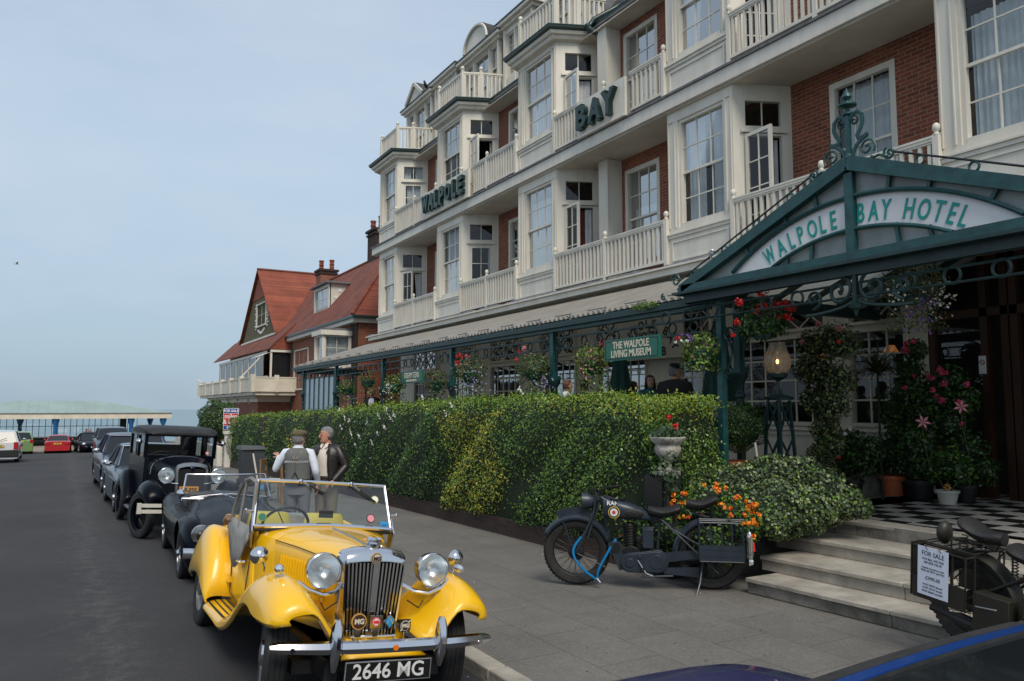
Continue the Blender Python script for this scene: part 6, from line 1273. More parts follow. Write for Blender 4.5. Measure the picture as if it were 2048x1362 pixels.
def sticker(u, v, r, m1, m2, shape=0, txt=None):
    c = wp(u, v)+Vector((0, -.006, 0)); mb = MB(); nrm = Vector((0, -.9, .41)).normalized()
    if shape: mb.beam(c+Vector((0, -.41*r, -.9*r)), c+Vector((0, .41*r, .9*r)), r*2, .002, m1, up=nrm); 
    else: mb.disc(c, nrm, r, .002, m1, n=20); mb.disc(c+nrm*.003, nrm, r*.8, .001, m2, n=20)
    if txt: add_text(mb, txt, r*1.1, c+nrm*.005, (1, 0, 0), nrm, 'signblue', extr=.0005)
    mb.build('sticker', wf, fixn=False)
sticker(-.90, .20, .034, 'leafl', 'greensign'); sticker(.80, .68, .034, 'leafy', 'whitef'); sticker(.70, .24, .038, 'leather', 'pinkl'); sticker(.90, .10, .030, 'badgeblue', 'badgeblue', 1, 'AA')
mb = MB(); mb.box(-.06, .06, 1.16, 1.17, 1.08, 1.14, 'trim'); mb.build('rear_view_mirror', wf, bevel=.006)
mb = MB(); mb.torus((-.27, 1.38, .98), (0, .85, .5), .19, .012, 'trim', n=28, k=6); mb.tube([(-.27, 1.38, .98), (-.27, 1.15, .82)], .02, 'trim'); 
for a in (0, 2.1, 4.2): mb.tube([(-.27, 1.38, .98), (-.27+.19*cos(a), 1.38-.19*sin(a)*.5, .98+.19*sin(a)*.86)], .006, 'steel', n=4)
mb.build('steering_wheel', yt)
mb = MB(); mb.box(-.48, .48, 1.2, 1.24, .76, .98, 'dashwood'); mb.build('dashboard', yt)
for s in (-1, 1):
    mb = MB(); rg = []
    for k in range(9): u = k/8; rg.append([(s*.25+.21*cos(a)*(1-.25*u**3), 1.95+.10*u+.05*sin(a), .58+.50*u-(.04 if u > .95 else 0)) for a in [2*pi*j/16 for j in range(16)]])
    mb.loft(rg, 'seaty'); mb.build('seat_back', yt)
# weather equipment: grey side screen on the driver's side
mb = MB(); x = -.575
OUT = [(1.20, 1.335), (1.42, 1.355), (1.62, 1.32), (1.80, 1.24), (1.97, 1.06), (2.0, .97)]
mb.tube([(x, *p) for p in OUT], .014, 'canvas', n=6); mb.tube([(x, 1.20, 1.335), (x-.005, 1.16, .97)], .014, 'canvas', n=6); mb.tube([(x, 1.56, 1.335), (x-.005, 1.66, .96)], .012, 'canvas', n=6)
rg = []
for k in range(15):
    u = k/14; y = 1.16+.86*u; zt = .99; zb = .90-.22*sin(pi*min(1, u*1.05))**1.2-.10*u*(1-u)*2; rg.append([(x-.0, y, zt+.0), (x-.014-.008*sin(k*1.3), y, zt-(zt-zb)*.35), (x-.020-.012*sin(k*.9+1), y, zt-(zt-zb)*.7), (x-.03, y-.02, zb)])
mb.loft(rg, 'canvas', closed=False, caps=False); ss = mb.build('side_screen', yt, solid=.006)
mb = MB(); mb.add([(x, 1.20, .99), (x, 1.64, .99), (x, 1.56, 1.33), (x, 1.22, 1.33)], [(0, 1, 2, 3)], 'glass'); mb.add([(x, 1.68, .99), (x, 1.96, .99), (x, 1.80, 1.23), (x, 1.60, 1.31)], [(0, 1, 2, 3)], 'glass'); mb.build('pane', ss)
mb = MB(); mb.tube([(-.60, 2.02, .98), (-.60, 2.12, .93), (-.58, 2.2, .96)], .03, 'woodlight', n=6); mb.box(-.40, .40, 2.2, 2.5, .88, 1.0, 'canvas'); mb.build('folded_hood', yt)
mb = MB(); mb.beam((-.72, 2.3, .88), (-.52, 2.32, .90), .02, .2, 'platew', up=(0, 1, 0)); mb.build('luggage_label', yt) if False else None
# ------------------------------------------------------------------ black open two-seater behind
ga = thing('black_roadster', 'black open roadster with wire wheels and chrome windscreen frame parked behind the yellow car', 'car', (1.987, 10.46, -.035), rot=(0, .035, -.031), group='cars parked along the kerb', local=True)
B_ = 'blackcar'; mb = MB()
def mga_sec(y, w, zt, zh, hw):
    """fender crown zt at .78w, bonnet centre zh"""
    return mirror_ring([(0, y, zh), (hw*.5, y, zh-.01), (hw, y, zh-.05), (w*.66, y, min(zh-.06, zt-.03)), (w*.76, y, zt-.005), (w*.86, y, zt-.015), (w*.95, y, zt-.07), (w, y, zt-.17), (w, y, zt-.27), (w*.985, y, .42), (w*.97, y, .34), (w*.95, y, .27), (w*.90, y, .20), (w*.6, y, .19)])
ST = [(-.72, .48, .50, .52, .2), (-.66, .60, .62, .60, .25), (-.55, .68, .70, .66, .28), (-.35, .725, .77, .72, .30), (0, .735, .80, .79, .33), (.4, .735, .77, .85, .36), (.8, .735, .74, .90, .40), (1.05, .735, .73, .90, .42), (1.6, .735, .74, .76, .45), (2.0, .735, .80, .78, .42), (2.39, .735, .83, .84, .40), (2.8, .70, .78, .80, .36), (3.15, .60, .62, .62, .3), (3.25, .5, .5, .5, .2)]
rings = []
for y in list(np.arange(-.72, 3.25, .05)): rings.append(mga_sec(y, *smooth_interp(ST, y)))
n = len(rings[0]); vs = [list(p) for r in rings for p in r]; ins = {}
for k, v in enumerate(vs):
    if abs(v[0]) > .42:
        for ay in (0, 2.39):
            d = math.hypot(v[1]-ay, v[2]-.33)
            if d < .38 and v[2] < .72: ins[k] = (ay, d)
fs = [(i*n+j, i*n+(j+1) % n, (i+1)*n+(j+1) % n, (i+1)*n+j) for i in range(len(rings)-1) for j in range(n)]
fs = [f for f in fs if not all(a in ins for a in f)]
cock = [f for f in fs if sum(1 for a in f if 1.15 < vs[a][1] < 1.95 and abs(vs[a][0]) < .46) == 4 and all(vs[a][2] > .6 for a in f)]; fs = [f for f in fs if f not in cock]
for k, (ay, d) in ins.items():
    if d > 1e-3: vs[k][1] = ay+(vs[k][1]-ay)*.38/d; vs[k][2] = max(.19, .33+(vs[k][2]-.33)*.38/d)
mb.add([tuple(v) for v in vs], fs, B_, True); mb.add([tuple(p) for p in rings[0]], [tuple(range(n))], B_); mb.build('body', ga)
mb = MB(); mb.box(-.62, .62, -.45, .45, .2, .68, 'trim'); mb.box(-.62, .62, 1.95, 2.8, .2, .7, 'trim'); mb.box(-.45, .45, 1.1, 2, .25, .3, 'trim'); mb.box(-.45, -.1, 1.7, 1.9, .3, .88, 'leather'); mb.box(.1, .45, 1.7, 1.9, .3, .88, 'leather'); mb.build('cockpit', ga, bevel=.03)
for s in (-1, 1):
    wheel(ga, s*.63, 0, .32, .14, s, 'wire', rimr=.215, steer=.0); wheel(ga, s*.63, 2.39, .32, .14, s, 'wire', rimr=.215); headlamp(ga, (s*.54, -.665, .635), .102, depth_=.8)
    if s > 0: continue
    mb = MB(); mb.lathe([(.0, -.07), (.03, -.06), (.05, -.02), (.055, .01), (0, .012)], 'chrome', (s*.66, .62, .98), axis='y', n=16); mb.tube([(s*.64, .66, .78), (s*.66, .63, .96)], .006, 'chrome', n=5); mb.build('wing_mirror', ga)
mb = MB(); rg = []
for k in range(21): u = -1+k/10; x = u*.72; y = -.86+.16*abs(u)**2.2; rg.append([(x, y+.02, .36), (x, y-.02, .38), (x, y-.03, .42), (x, y-.02, .46), (x, y+.02, .48)])
mb.loft(rg, 'chrome'); mb.build('bumper', ga)
for s in (-1, 1): mb = MB(); mb.ell((s*.38, -.89, .43), (.03, .04, .10), 'chrome', n=10); mb.build('overrider', ga)
def wq(u, v): w = .60-.07*v; return Vector((u*w, 1.02+.26*v+.10*u*u, .86+.31*v))
mb = MB()
for v in (0, 1): mb.tube([wq(-1+k/8, v) for k in range(17)], .013, 'chrome', n=6)
for s in (-1, 1): mb.tube([wq(s, 0)+Vector((0, -.03, -.03)), wq(s, 1)], .014, 'chrome', n=6)
wf = mb.build('windscreen_frame', ga); mb = MB(); mb.loft([[wq(-1+k/8, 0) for k in range(17)], [wq(-1+k/8, 1) for k in range(17)]], 'clear', closed=False, caps=False); mb.build('pane', wf)
mb = MB(); mb.tube([(-.42, .98, .90), (-.1, .92, .935), (.0, .5, .915)], .006, 'chrome', n=5); mb.tube([(-.5, 1.0, .88), (0, .93, .93), (.5, 1.0, .88)], .012, 'chrome', n=6); mb.lathe([(.0, 0), (.05, .0), (.045, .01), (0, .012)], 'chrome', (0, -.2, .755), n=14); mb.tube([(.25, -.1, .76), (.25, -.08, 1.15)], .004, 'chrome', n=4); mb.build('chrome_trim', ga)
mb = MB(); mb.box(.42, .52, 1.30, 1.305, .95, 1.02, 'badgeblue'); mb.build('sticker', wf)
# ------------------------------------------------------------------ black vintage saloon
fa = thing('black_vintage_saloon', 'tall black vintage saloon with boxy roof, round headlights and orange plate', 'car', (1.841, 14.008, -.035), rot=(0, .055, .052), group='cars parked along the kerb', local=True)
mb = MB(); mb.loft([hoodsec(*s) for s in [(.05, .235, .22, 1.08, .60, .09), (.4, .31, .28, 1.11, .58, .10), (.8, .42, .40, 1.15, .56, .11), (1.05, .52, .50, 1.18, .55, .10)]], B_); mb.build('hood', fa)
mb = MB(); mb.tube([(s_*.0, .05+k*.1, 1.172+.01*k) for k in range(10) for s_ in (1,)], .006, 'chrome', n=5); mb.tube([(.50*cos(a), .92, .95+.32*sin(a)**.6*1.0 if sin(a) > 0 else .95) for a in [pi*k/16 for k in range(17)]], .008, 'steel', n=5); mb.build('hood_trim', fa)
mb = MB()
def rr(w, h, y, z0, r=.06): return [(-w, y, z0), (w, y, z0), (w, y, z0+h-r), (w-r*.4, y, z0+h-r*.3), (w-r, y, z0+h), (-w+r, y, z0+h), (-w+r*.4, y, z0+h-r*.3), (-w, y, z0+h-r)]
for (y0, y1, w0, w1) in ((1.05, 1.15, .52, .58), (1.15, 2.9, .58, .60), (2.9, 3.05, .60, .54)): mb.loft([[(-w0, y0, .55), (w0, y0, .55), (w0, y0, 1.22), (-w0, y0, 1.22)], [(-w1, y1, .55), (w1, y1, .55), (w1, y1, 1.22), (-w1, y1, 1.22)]], B_, smooth=False, caps=True)
for s in (-1, 1):
    for y in (1.17, 1.95, 2.15, 2.95): mb.box(s*.55, s*.605, y-.04, y+.04, 1.22, 1.66, B_)
    mb.box(s*.55, s*.605, 1.13, 2.99, 1.60, 1.68, B_)
mb.box(-.6, .6, 2.92, 3.02, 1.22, 1.40, B_); mb.box(-.6, -.3, 2.92, 3.02, 1.40, 1.68, B_); mb.box(.3, .6, 2.92, 3.02, 1.40, 1.68, B_); mb.box(-.56, .56, 1.14, 1.19, 1.60, 1.68, B_); mb.box(-.56, .56, 1.14, 1.2, 1.22, 1.27, B_); mb.build('body', fa)
mb = MB(); rg = []
for k, (y, w, z) in enumerate(((.98, .50, 1.66), (1.02, .56, 1.69), (1.15, .61, 1.74), (1.6, .625, 1.775), (2.4, .62, 1.77), (2.9, .60, 1.74), (3.05, .55, 1.66))): rg.append([(-w, y, 1.64), (w, y, 1.64), (w, y, z-.04), (w*.93, y, z-.008), (w*.6, y, z+.012), (-w*.6, y, z+.012), (-w*.93, y, z-.008), (-w, y, z-.04)])
mat('blacktop', (.018, .018, .020), .6, var=.6, vscale=5) ; mb.loft(rg, 'blacktop'); mb.build('roof', fa)
mb = MB(); mb.add([(-.54, 1.17, 1.27), (.54, 1.17, 1.27), (.54, 1.17, 1.62), (-.54, 1.17, 1.62)], [(0, 1, 2, 3)], 'clear'); mb.build('windscreen', fa)
for s in (-1, 1): mb = MB(); mb.add([(s*.58, 1.2, 1.22), (s*.58, 2.9, 1.22), (s*.58, 2.9, 1.62), (s*.58, 1.2, 1.62)], [(0, 1, 2, 3)], 'glass'); mb.build('side_window', fa)
mb = MB(); mb.box(-.55, .55, 1.9, 2.0, .6, 1.18, 'leather'); mb.box(-.55, .55, 1.2, 2.9, .56, .6, 'leather'); mb.torus((-.28, 1.42, 1.17), (0, .8, .6), .2, .012, 'trim', n=24, k=5); mb.build('seat', fa)
AF = [(-.50, .50, .62, .60, .56, .40, .55), (-.46, .54, .72, .70, .62, .36, .60), (-.36, .56, .83, .755, .70, .33, .64), (-.18, .57, .905, .775, .74, .33, .66), (.02, .57, .925, .78, .74, .34, .66), (.22, .57, .88, .775, .69, .36, .62), (.42, .57, .77, .765, .60, .39, .56), (.62, .57, .63, .755, .48, .42, .50), (.85, .58, .49, .745, .37, .46, .44), (1.1, .60, .41, .74, .33, .50, .40), (1.9, .60, .39, .74, .32, .54, .385)]
AR = [(1.9, .66, .42, .74, .36, .56, .40), (2.05, .66, .62, .76, .48, .56, .60), (2.25, .665, .80, .775, .58, .56, .78), (2.45, .67, .91, .78, .64, .55, .90), (2.65, .67, .93, .78, .64, .54, .92), (2.9, .67, .84, .775, .58, .53, .82), (3.12, .66, .65, .76, .50, .52, .62), (3.22, .65, .50, .74, .42, .52, .48)]
for s in (-1, 1):
    mb = MB(); fender(mb, AF, B_, s); mb.build('front_fender', fa, solid=.012); mb = MB(); fender(mb, AR, B_, s); mb.build('rear_fender', fa, solid=.012)
    wheel(fa, s*.70, 0, .375, .125, s, 'black', rimr=.26, steer=.32); wheel(fa, s*.70, 2.63, .375, .125, s, 'black', rimr=.26); headlamp(fa, (s*.405, -.10, 1.0+.0), .125)
    mb = MB(); mb.tube([(-.47*s*-1, -.02, .88), (s*.2, -.04, .86)], .014, 'chrome'); mb.tube([(s*.405, -.04, .86), (s*.405, -.03, .92)], .018, 'chrome'); mb.build('headlight_bar', fa)
mb = MB(); mb.loft([arch(.225, .245, 1.21, .62, 1.08, .06), arch(.225, .248, 1.21, .61, 1.08, -.03), arch(.19, .215, 1.15, .63, 1.05, -.035), arch(.185, .21, 1.14, .63, 1.05, -.01)], 'steel', closed=False, caps=False); so2 = mb.build('radiator_shell', fa); mb = MB(); mb.box(-.21, .21, -.005, .0, .62, 1.10, 'dark'); 
for k in range(20): mb.box(-.2+k*.021, -.197+k*.021, -.012, -.006, .63, 1.08, 'iron')
mb.ell((0, -.04, 1.12), (.04, .01, .022), 'navy', n=10); mb.build('grille', so2)
mb = MB(); mb.box(-.20, .10, -.16, -.15, .70, .83, 'orangeplate'); po = mb.build('number_plate', fa); mb = MB(); add_text(mb, 'VF-525', .105, (-.05, -.166, .765), (1, 0, 0), (0, -1, 0), 'leather', bold=.002, width=.8); mb.build('lettering', po, fixn=False)
mb = MB()
for z in (.485, .575): 
    rg = []
    for k in range(13): u = -1+k/6; y = -.68+.10*u*u; rg.append([(u*.84, y, z-.028), (u*.84, y-.012, z-.028), (u*.84, y-.012, z+.028), (u*.84, y, z+.028)])
    mb.loft(rg, 'creamp', smooth=False)
mb.box(-.1, .1, -.70, -.66, .45, .61, 'navy'); mb.box(-.86, -.80, -.61, -.56, .45, .61, 'creamp'); mb.build('bumper', fa)
for s in (-1, 1): mb = MB(); mb.lathe([(.0, -.03), (.04, -.02), (.045, .02), (0, .04)], 'amber', (s*.22, -.52, .69), axis='y', n=14); mb.build('indicator', fa); mb = MB(); mb.lathe([(.0, -.05), (.03, -.04), (.05, -.01), (.055, .02), (0, .02)], 'chrome', (s*.70, 1.08, 1.50), axis='y', n=14); mb.tube([(s*.60, 1.1, 1.5), (s*.69, 1.09, 1.5)], .006, 'chrome', n=5); mb.build('door_mirror', fa)
mb = MB(); mb.disc((.46, 1.162, 1.32), (0, -1, 0), .035, .002, 'red', n=16); mb.disc((.46, 1.158, 1.32), (0, -1, 0), .025, .002, 'platew', n=16); mb.build('sticker', fa)
# ------------------------------------------------------------------ blue car in the near corner
bc = thing('blue_car', 'nose and windscreen pillar of a glossy blue car cutting the bottom right corner', 'car', (0, 0, 0), local=True)
bc.location = (2.02, 0, .02)
mb = MB(); body_loft(mb, [(-2.4, .70, .85, .02), (-1.5, .84, .92, .02), (0, .85, .94, .02), (1.6, .845, .94, .02), (2.15, .83, .945, .02), (2.45, .74, .945, .02), (2.62, .62, .93, .02), (2.74, .42, .89, .02)], 'violetblue', .25, arches=[(1.75, .31, .36), (-1.5, .31, .36)]); mb.build('body', bc)
off = Vector(bc.location)
pt = atX(2062, 1241, 2.62)-off; pb = Vector((.78, 2.12, .945))
pq = pt; pt.z = 1.40
def hd(u, dy=0, dz=0): return Vector((pt.x*(1-2*u), pt.y-.06*u-dy, pt.z+.012*sin(pi*u)+dz))      # far edge of the roof
def band(y0, y1, m, nm, dz=0, th=.02):
    mb = MB(); mb.loft([[hd(k/16, y0, dz), hd(k/16, y1, dz+.012), hd(k/16, y1, dz+.012-th), hd(k/16, y0, dz-th)] for k in range(17)], m); mb.build(nm, bc)
mat('sealgrey', (.028, .027, .026), .6, var=.4, vscale=14)
band(-.06, -.002, 'sealgrey', 'roof_seal', -.012); band(0, .055, 'bluecar', 'roof_edge'); band(.058, .07, 'sealgrey', 'roof_seal', .004)
mb = MB(); mb.loft([[hd(k/16, .072, .006) for k in range(17)], [hd(k/16, .6, .02) for k in range(17)], [hd(k/16, 1.3, 0) for k in range(17)], [(.74-1.48*k/16, -2.1, .93) for k in range(17)]], 'glassdk', closed=False, caps=False); mb.build('roof', bc)
mb = MB(); mb.loft([[hd(k/16, -.058, -.02) for k in range(17)], [((pb.x-.06)*(1-k/8), pb.y+.08*sin(pi*k/16), pb.z) for k in range(17)]], 'glassdk', closed=False, caps=False); mb.build('windscreen', bc)
for sg in (1, -1): mb = MB(); mb.tube([(sg*pt.x, pt.y+.02, pt.z-.02), (sg*(pb.x-.02), pb.y, pb.z)], .022, 'sealgrey', n=8); mb.build('pillar', bc)
mb = MB()
for s in (-1, 1): mb.add([(s*.80, pb.y-.1, .94), (s*.80, -1.8, .94), (s*(pq.x), -1.2, pq.z-.05), (s*pq.x, pq.y-.1, pq.z-.03)], [(0, 1, 2, 3)], 'glassdk')
mb.build('side_window', bc); 
w0 = atZ(1457, 1347, .955)-off; mb = MB(); mb.ell(w0, (.022, .016, .012), 'trim', n=10); mb.build('washer_jet', bc)
mb = MB(); mb.tube([pb+Vector((-.25, .02, .03)), pb+Vector((-.9, .0, .06))], .01, 'trim', n=5); mb.build('wiper', bc)
for s in (-1, 1): 
    for y in (1.75, -1.5): wheel(bc, s*.74, y, .31, .19, s, 'alloy')
# ------------------------------------------------------------------ motorcycles (local x forward, y to the rider's left)
mat('rafblue', (.020, .030, .042), .38, var=.2, vscale=8); mat('khaki', (.018, .017, .011), .5, var=.35, vscale=8); mat('seatleather', (.012, .011, .011), .55, var=.3, bump=.3, vscale=12); mat('lockblue', (.0, .16, .38), .2); mat('blackiron', (.012, .012, .013), .45, metal=.2); mat('tiretread', (.020, .018, .017), .85, var=.4, vscale=20)
def mwheel(t, x, R, w, name='wheel'):
    M = Matrix.Rotation(radians(90), 4, 'Z'); M = Matrix.Translation((x, 0, 0)) @ Matrix.Rotation(-pi/2, 4, 'Z')
    ty = MB(M); n = 40; h = w/2
    prof = [(R-.09, -h*.55), (R-.06, -h*.95), (R-.025, -h), (R-.006, -h*.6), (R, -h*.2), (R, h*.2), (R-.006, h*.6), (R-.025, h), (R-.06, h*.95), (R-.09, h*.55)]
    ty.lathe(prof, 'tiretread', (0, 0, R), axis='x', n=n); o = ty.build(name, t)
    bl = MB(M)
    for k in range(52):
        a = 2*pi*k/52; 
        for s in (-1, 1): bl.box(s*.006+(0 if s > 0 else -.02), s*.006+(.02 if s > 0 else 0), -.011, .011, -.004, .006, 'tiretread', T=Matrix.Translation((0, (R)*cos(a+.03*s), R+(R)*sin(a+.03*s))) @ Matrix.Rotation(a+.03*s-pi/2, 4, 'X'))
    bl.build('tread', o)
    r = MB(M); r.lathe([(R-.085, -h*.6), (R-.098, -h*.45), (R-.105, 0), (R-.098, h*.45), (R-.085, h*.6), (R-.092, h*.5), (R-.099, 0), (R-.092, -h*.5)], 'blackiron', (0, 0, R), axis='x', n=n)
    for k in range(36):
        a = 2*pi*k/36; b = a+.5*(1 if k % 2 else -1); s = 1 if k % 4 < 2 else -1
        r.tube([(s*.035, .045*cos(a), R+.045*sin(a)), (0, (R-.1)*cos(b), R+(R-.1)*sin(b))], .0022, 'steel' if False else 'blackiron', n=4, caps=False)
    r.lathe([(.0, -.06), (.05, -.05), (.085, -.04), (.085, -.01), (.04, 0), (.04, .04), (.06, .05), (0, .055)], 'blackiron', (0, 0, R), axis='x', n=20); r.build('rim', o); return o
def guard(mb, x, R, a0, a1, w, m, Ro=.035):
    rg = []
    for k in range(21):
        a = a0+(a1-a0)*k/20; rr = R+Ro; rg.append([(x+(rr+dz)*cos(a), yy, R+(rr+dz)*sin(a)) for yy, dz in ((-w, -.04), (-w*.95, -.012), (-w*.6, .006), (0, .012), (w*.6, .006), (w*.95, -.012), (w, -.04))])
    mb.loft(rg, m, closed=False, caps=False)
def motorcycle(name, label, loc, yaw, lean, col, scale, raf):
    t = thing(name, label, 'motorcycle', loc, rot=(lean, 0, yaw), group='vintage service motorcycles outside the hotel', local=True, scale=scale)
    R = .34; fx, rx = .685, -.685
    mwheel(t, fx, R, .09); mwheel(t, rx, R, .095)
    mb = MB(); guard(mb, fx, R, radians(-8+180-12), radians(28), .062, col); mb.build('front_mudguard', t, solid=.004)
    mb = MB(); guard(mb, fx, R, radians(192), radians(28), .062, col) if False else None
    mb = MB(); guard(mb, rx, R, radians(-12), radians(150), .07, col); mb.build('rear_mudguard', t, solid=.004)
    mb = MB()         # frame
    C_ = blk = col
    for p, q in (((.42, .90), (.30, .28)), ((.40, .86), (-.18, .70)), ((-.18, .70), (-.14, .26)), ((.30, .28), (-.14, .26)), ((-.14, .26), (-.685, .34)), ((-.18, .70), (-.685, .36))):
        for s in ((-.035, .035) if q[0] < -.5 or p[0] < -.5 else (0,)):
            s2 = s*(3.0 if q[0] < -.5 else 1); mb.tube([(p[0], s, p[1]), (q[0], s2, q[1])], .013, blk, n=8)
    mb.build('frame', t)
    mb = MB()         # girder fork
    for s in (-1, 1):
        mb.tube([(.46, s*.05, .96), (.50, s*.075, .74), (.60, s*.08, .52), (.685, s*.075, .34)], .013, blk, n=8); mb.tube([(.44, s*.045, .86), (.56, s*.085, .50)], .010, blk, n=6); mb.tube([(.70, s*.06, .34), (.82, s*.06, .66)], .006, blk, n=5); mb.tube([(.69, s*.07, .34), (.38, s*.07, .20)], .006, 'blackiron', n=5)
    mb.tube([(.50, 0, .92-.02*1+.012*sin(k)) if False else (.475+.018*cos(k*1.25), .018*sin(k*1.25), .74+.0042*k) for k in range(42)], .005, 'blackiron', n=5); mb.build('fork', t)
    mb = MB(); mb.tube([(.30, .40, .955), (.36, .30, .965), (.43, .22, .945), (.45, .10, .93), (.45, -.10, .93), (.43, -.22, .945), (.36, -.30, .965), (.30, -.40, .955)], .012, 'blackiron', n=8); hb_ = mb.build('handlebar', t)
    for s in (-1, 1): mb = MB(); mb.tube([(.37, s*.29, .965), (.24, s*.44, .955)], .018, 'seatleather', n=8); mb.tube([(.40, s*.28, .955), (.30, s*.42, .935)], .006, 'steel', n=5); mb.build('grip', hb_)
    mb = MB(); mb.lathe([(0, -.11), (.05, -.10), (.078, -.06), (.088, 0), (.090, .03), (.085, .035), (0, .045)], blk, (.585, 0, .865), axis='x', n=22); mb.build('headlight', t); mb = MB(); mb.lathe([(.0, 0), (.045, 0), (.045, .03), (0, .034)], 'blackiron', (.50, 0, .965), n=14); mb.tube([(.47, 0, .96), (.42, .03, .99)], .008, 'blackiron'); mb.build('speedometer', t)
    mb = MB(); rg = []           # tank
    for k in range(15):
        u = k/14; x = .40-.52*u; w = .105*(sin(pi*min(1, u*.9+.13))**.6)*(1-.35*u**3)+.004; zt = .895-.02*u-.16*u**2.6; zb = .70-.02*u; h = (zt-zb)/2; zc_ = (zt+zb)/2
        rg.append([(x, w*math.copysign(abs(cos(a))**.65, cos(a)), zc_+h*math.copysign(abs(sin(a))**.75, sin(a))) for a in [2*pi*j/24 for j in range(24)]])
    mb.loft(rg, col); tk = mb.build('fuel_tank', t); mb = MB(); mb.lathe([(.032, 0), (.034, .018), (.02, .024), (0, .025)], 'blackiron', (.20, 0, .885), n=14); mb.build('filler_cap', tk)
    for s in (-1, 1):
        mb = MB(); mb.ell((.085, s*.098, .765), (.105, .014, .045), 'seatleather', n=18); mb.build('knee_pad', tk)
        if raf:
            mb = MB(); c = Vector((.285, s*.113, .775)); nrm = Vector((.12, s, .10)).normalized()
            for q, (r_, m_) in enumerate(((.060, 'platey'), (.053, 'roundelblue'), (.040, 'platew'), (.018, 'signred'))): mb.disc(c+nrm*(.002+.0025*q), nrm, r_, .002, m_, n=26)
            add_text(mb, 'RAF', .062, c+Vector((.02, s*-.012, .088)), (-s, 0, 0), (.0, s, .35), 'platew', extr=.003, bold=.0010); mb.build('roundel', tk, fixn=False)
    mb = MB(); rg = []
    def saddle(x, z, L_, w_, hump):
        rg = []
        for k in range(11):
            u = k/10; xx = x+L_/2-L_*u; w = w_*(.35+.65*u**.6)*(1-.25*max(0, u-.85)/.15); zz = z+.02*cos(u*pi*2)*.5+hump*u**2; rg.append([(xx, w*cos(a), zz+(.034*sin(a) if sin(a) > 0 else .065*sin(a))) for a in [2*pi*j/16 for j in range(16)]])
        m2 = MB(); m2.loft(rg, 'seatleather'); o = m2.build('saddle', t); m3 = MB()
        for s in (-1, 1): m3.tube([(x-L_*.32+.022*cos(q*1.3), s*w_*.6+.022*sin(q*1.3), z-.14+.0045*q) for q in range(28)], .0045, 'blackiron', n=5)
        m3.tube([(x+L_*.4, 0, z-.02), (x+L_*.3, 0, z-.10), (x-L_*.3, 0, z-.14)], .009, blk, n=6); m3.build('saddle_spring', o)
    saddle(-.22, .78, .32, .14, .03); saddle(-.60, .86, .30, .13, .06)
    mb = MB()         # engine
    for k in range(13): mb.lathe([(.03, 0), (.072 if k < 9 else .08, 0), (.072 if k < 9 else .08, .006), (.03, .006)], 'blackiron', (.13, 0, .43+k*.0165), n=22)
    mb.lathe([(.05, 0), (.05, .21), (.03, .235), (0, .24)], 'blackiron', (.13, 0, .42), n=16); mb.lathe([(0, -.07), (.12, -.065), (.13, -.03), (.13, .03), (.12, .065), (0, .07)], 'blackiron', (.12, 0, .30), axis='y', n=26); mb.box(-.18, .12, -.05, .05, .20, .38, 'blackiron'); mb.build('engine', t, bevel=.004)
    mb = MB(); pts = []   # primary chain case on the left
    for k in range(40):
        a = 2*pi*k/40; c = (.13, .265, .098) if cos(a) > 0 else (-.14, .285, .118); pts.append((c[0]+c[2]*cos(a), .085, c[1]+c[2]*sin(a)))
    mb.prism(pts, (0, .035, 0), col); p2 = [(x+(.0-x)*.06, .12, .278+(z-.278)*.90) for x, y, z in pts]; mb.prism(p2, (0, .012, 0), col); mb.disc((.13, .13, .27), (0, 1, 0), .045, .012, col); mb.disc((-.14, .13, .285), (0, 1, 0), .075, .008, col); mb.disc((.03, .13, .33), (0, 1, 0), .022, .01, col, n=12); mb.build('chain_case', t, bevel=.004)
    mb = MB(); mb.box(.33-.06, .33+.02, .04, .10, .36, .46, col) ; mb.disc((.265, .06, .42), (0, 1, 0), .055, .05, col, n=20); mb.disc((.265, .11, .42), (0, 1, 0), .04, .006, 'blackiron', n=18); mb.prism([(.33, .06, .40), (.22, .06, .40), (.14, .06, .20), (.24, .06, .18)], (0, .04, 0), col); mb.build('dynamo_cover', t)
    mb = MB(); mb.box(-.11, .0, .03, .12, .42, .61, col); mb.beam((-.055, .112, .43), (-.055, .112, .61), .03, .006, 'blackiron', up=(0, 1, 0)); mb.box(-.115, .005, .028, .116, .50, .53, 'blackiron'); mb.box(-.11, .0, .03, .11, .605, .625, col); mb.build('battery_box', t, bevel=.006)
    mb = MB(); mb.lathe([(0, -.02), (.035, -.015), (.035, .015), (0, .02)], 'blackiron', (.03, .07, .50), axis='y', n=14); mb.box(.01, .05, .02, .06, .40, .50, 'blackiron'); mb.build('carburettor', t)
    mb = MB(); mb.prism([(-.12, .075, .36), (-.685, .095, .43), (-.73, .095, .36), (-.2, .075, .27)], (0, .02, 0), col); mb.prism([(-.18, .09, .22), (-.56, .10, .24), (-.56, .10, .14), (-.22, .09, .16)], (0, .015, 0), col); mb.build('chain_guard', t)
    mb = MB(); mb.tube([(-.20, .08, .70), (-.42, .12, .50), (-.74, .16, .20)], .010, blk, n=6); mb.tube([(-.33, .11, .60), (-.70, .11, .38)], .008, blk, n=6); mb.build('stay', t)
    mb = MB(); mb.tube([(-.60, .10, .30), (-.56, .19, .10), (-.52, .27, .005)] if raf else [(-.60, .10, .30), (-.50, .12, .02)], .011, blk, n=8); mb.disc((-.52, .27, .0), (0, 0, 1), .028, .006, blk, n=10); mb.build('side_stand', t)
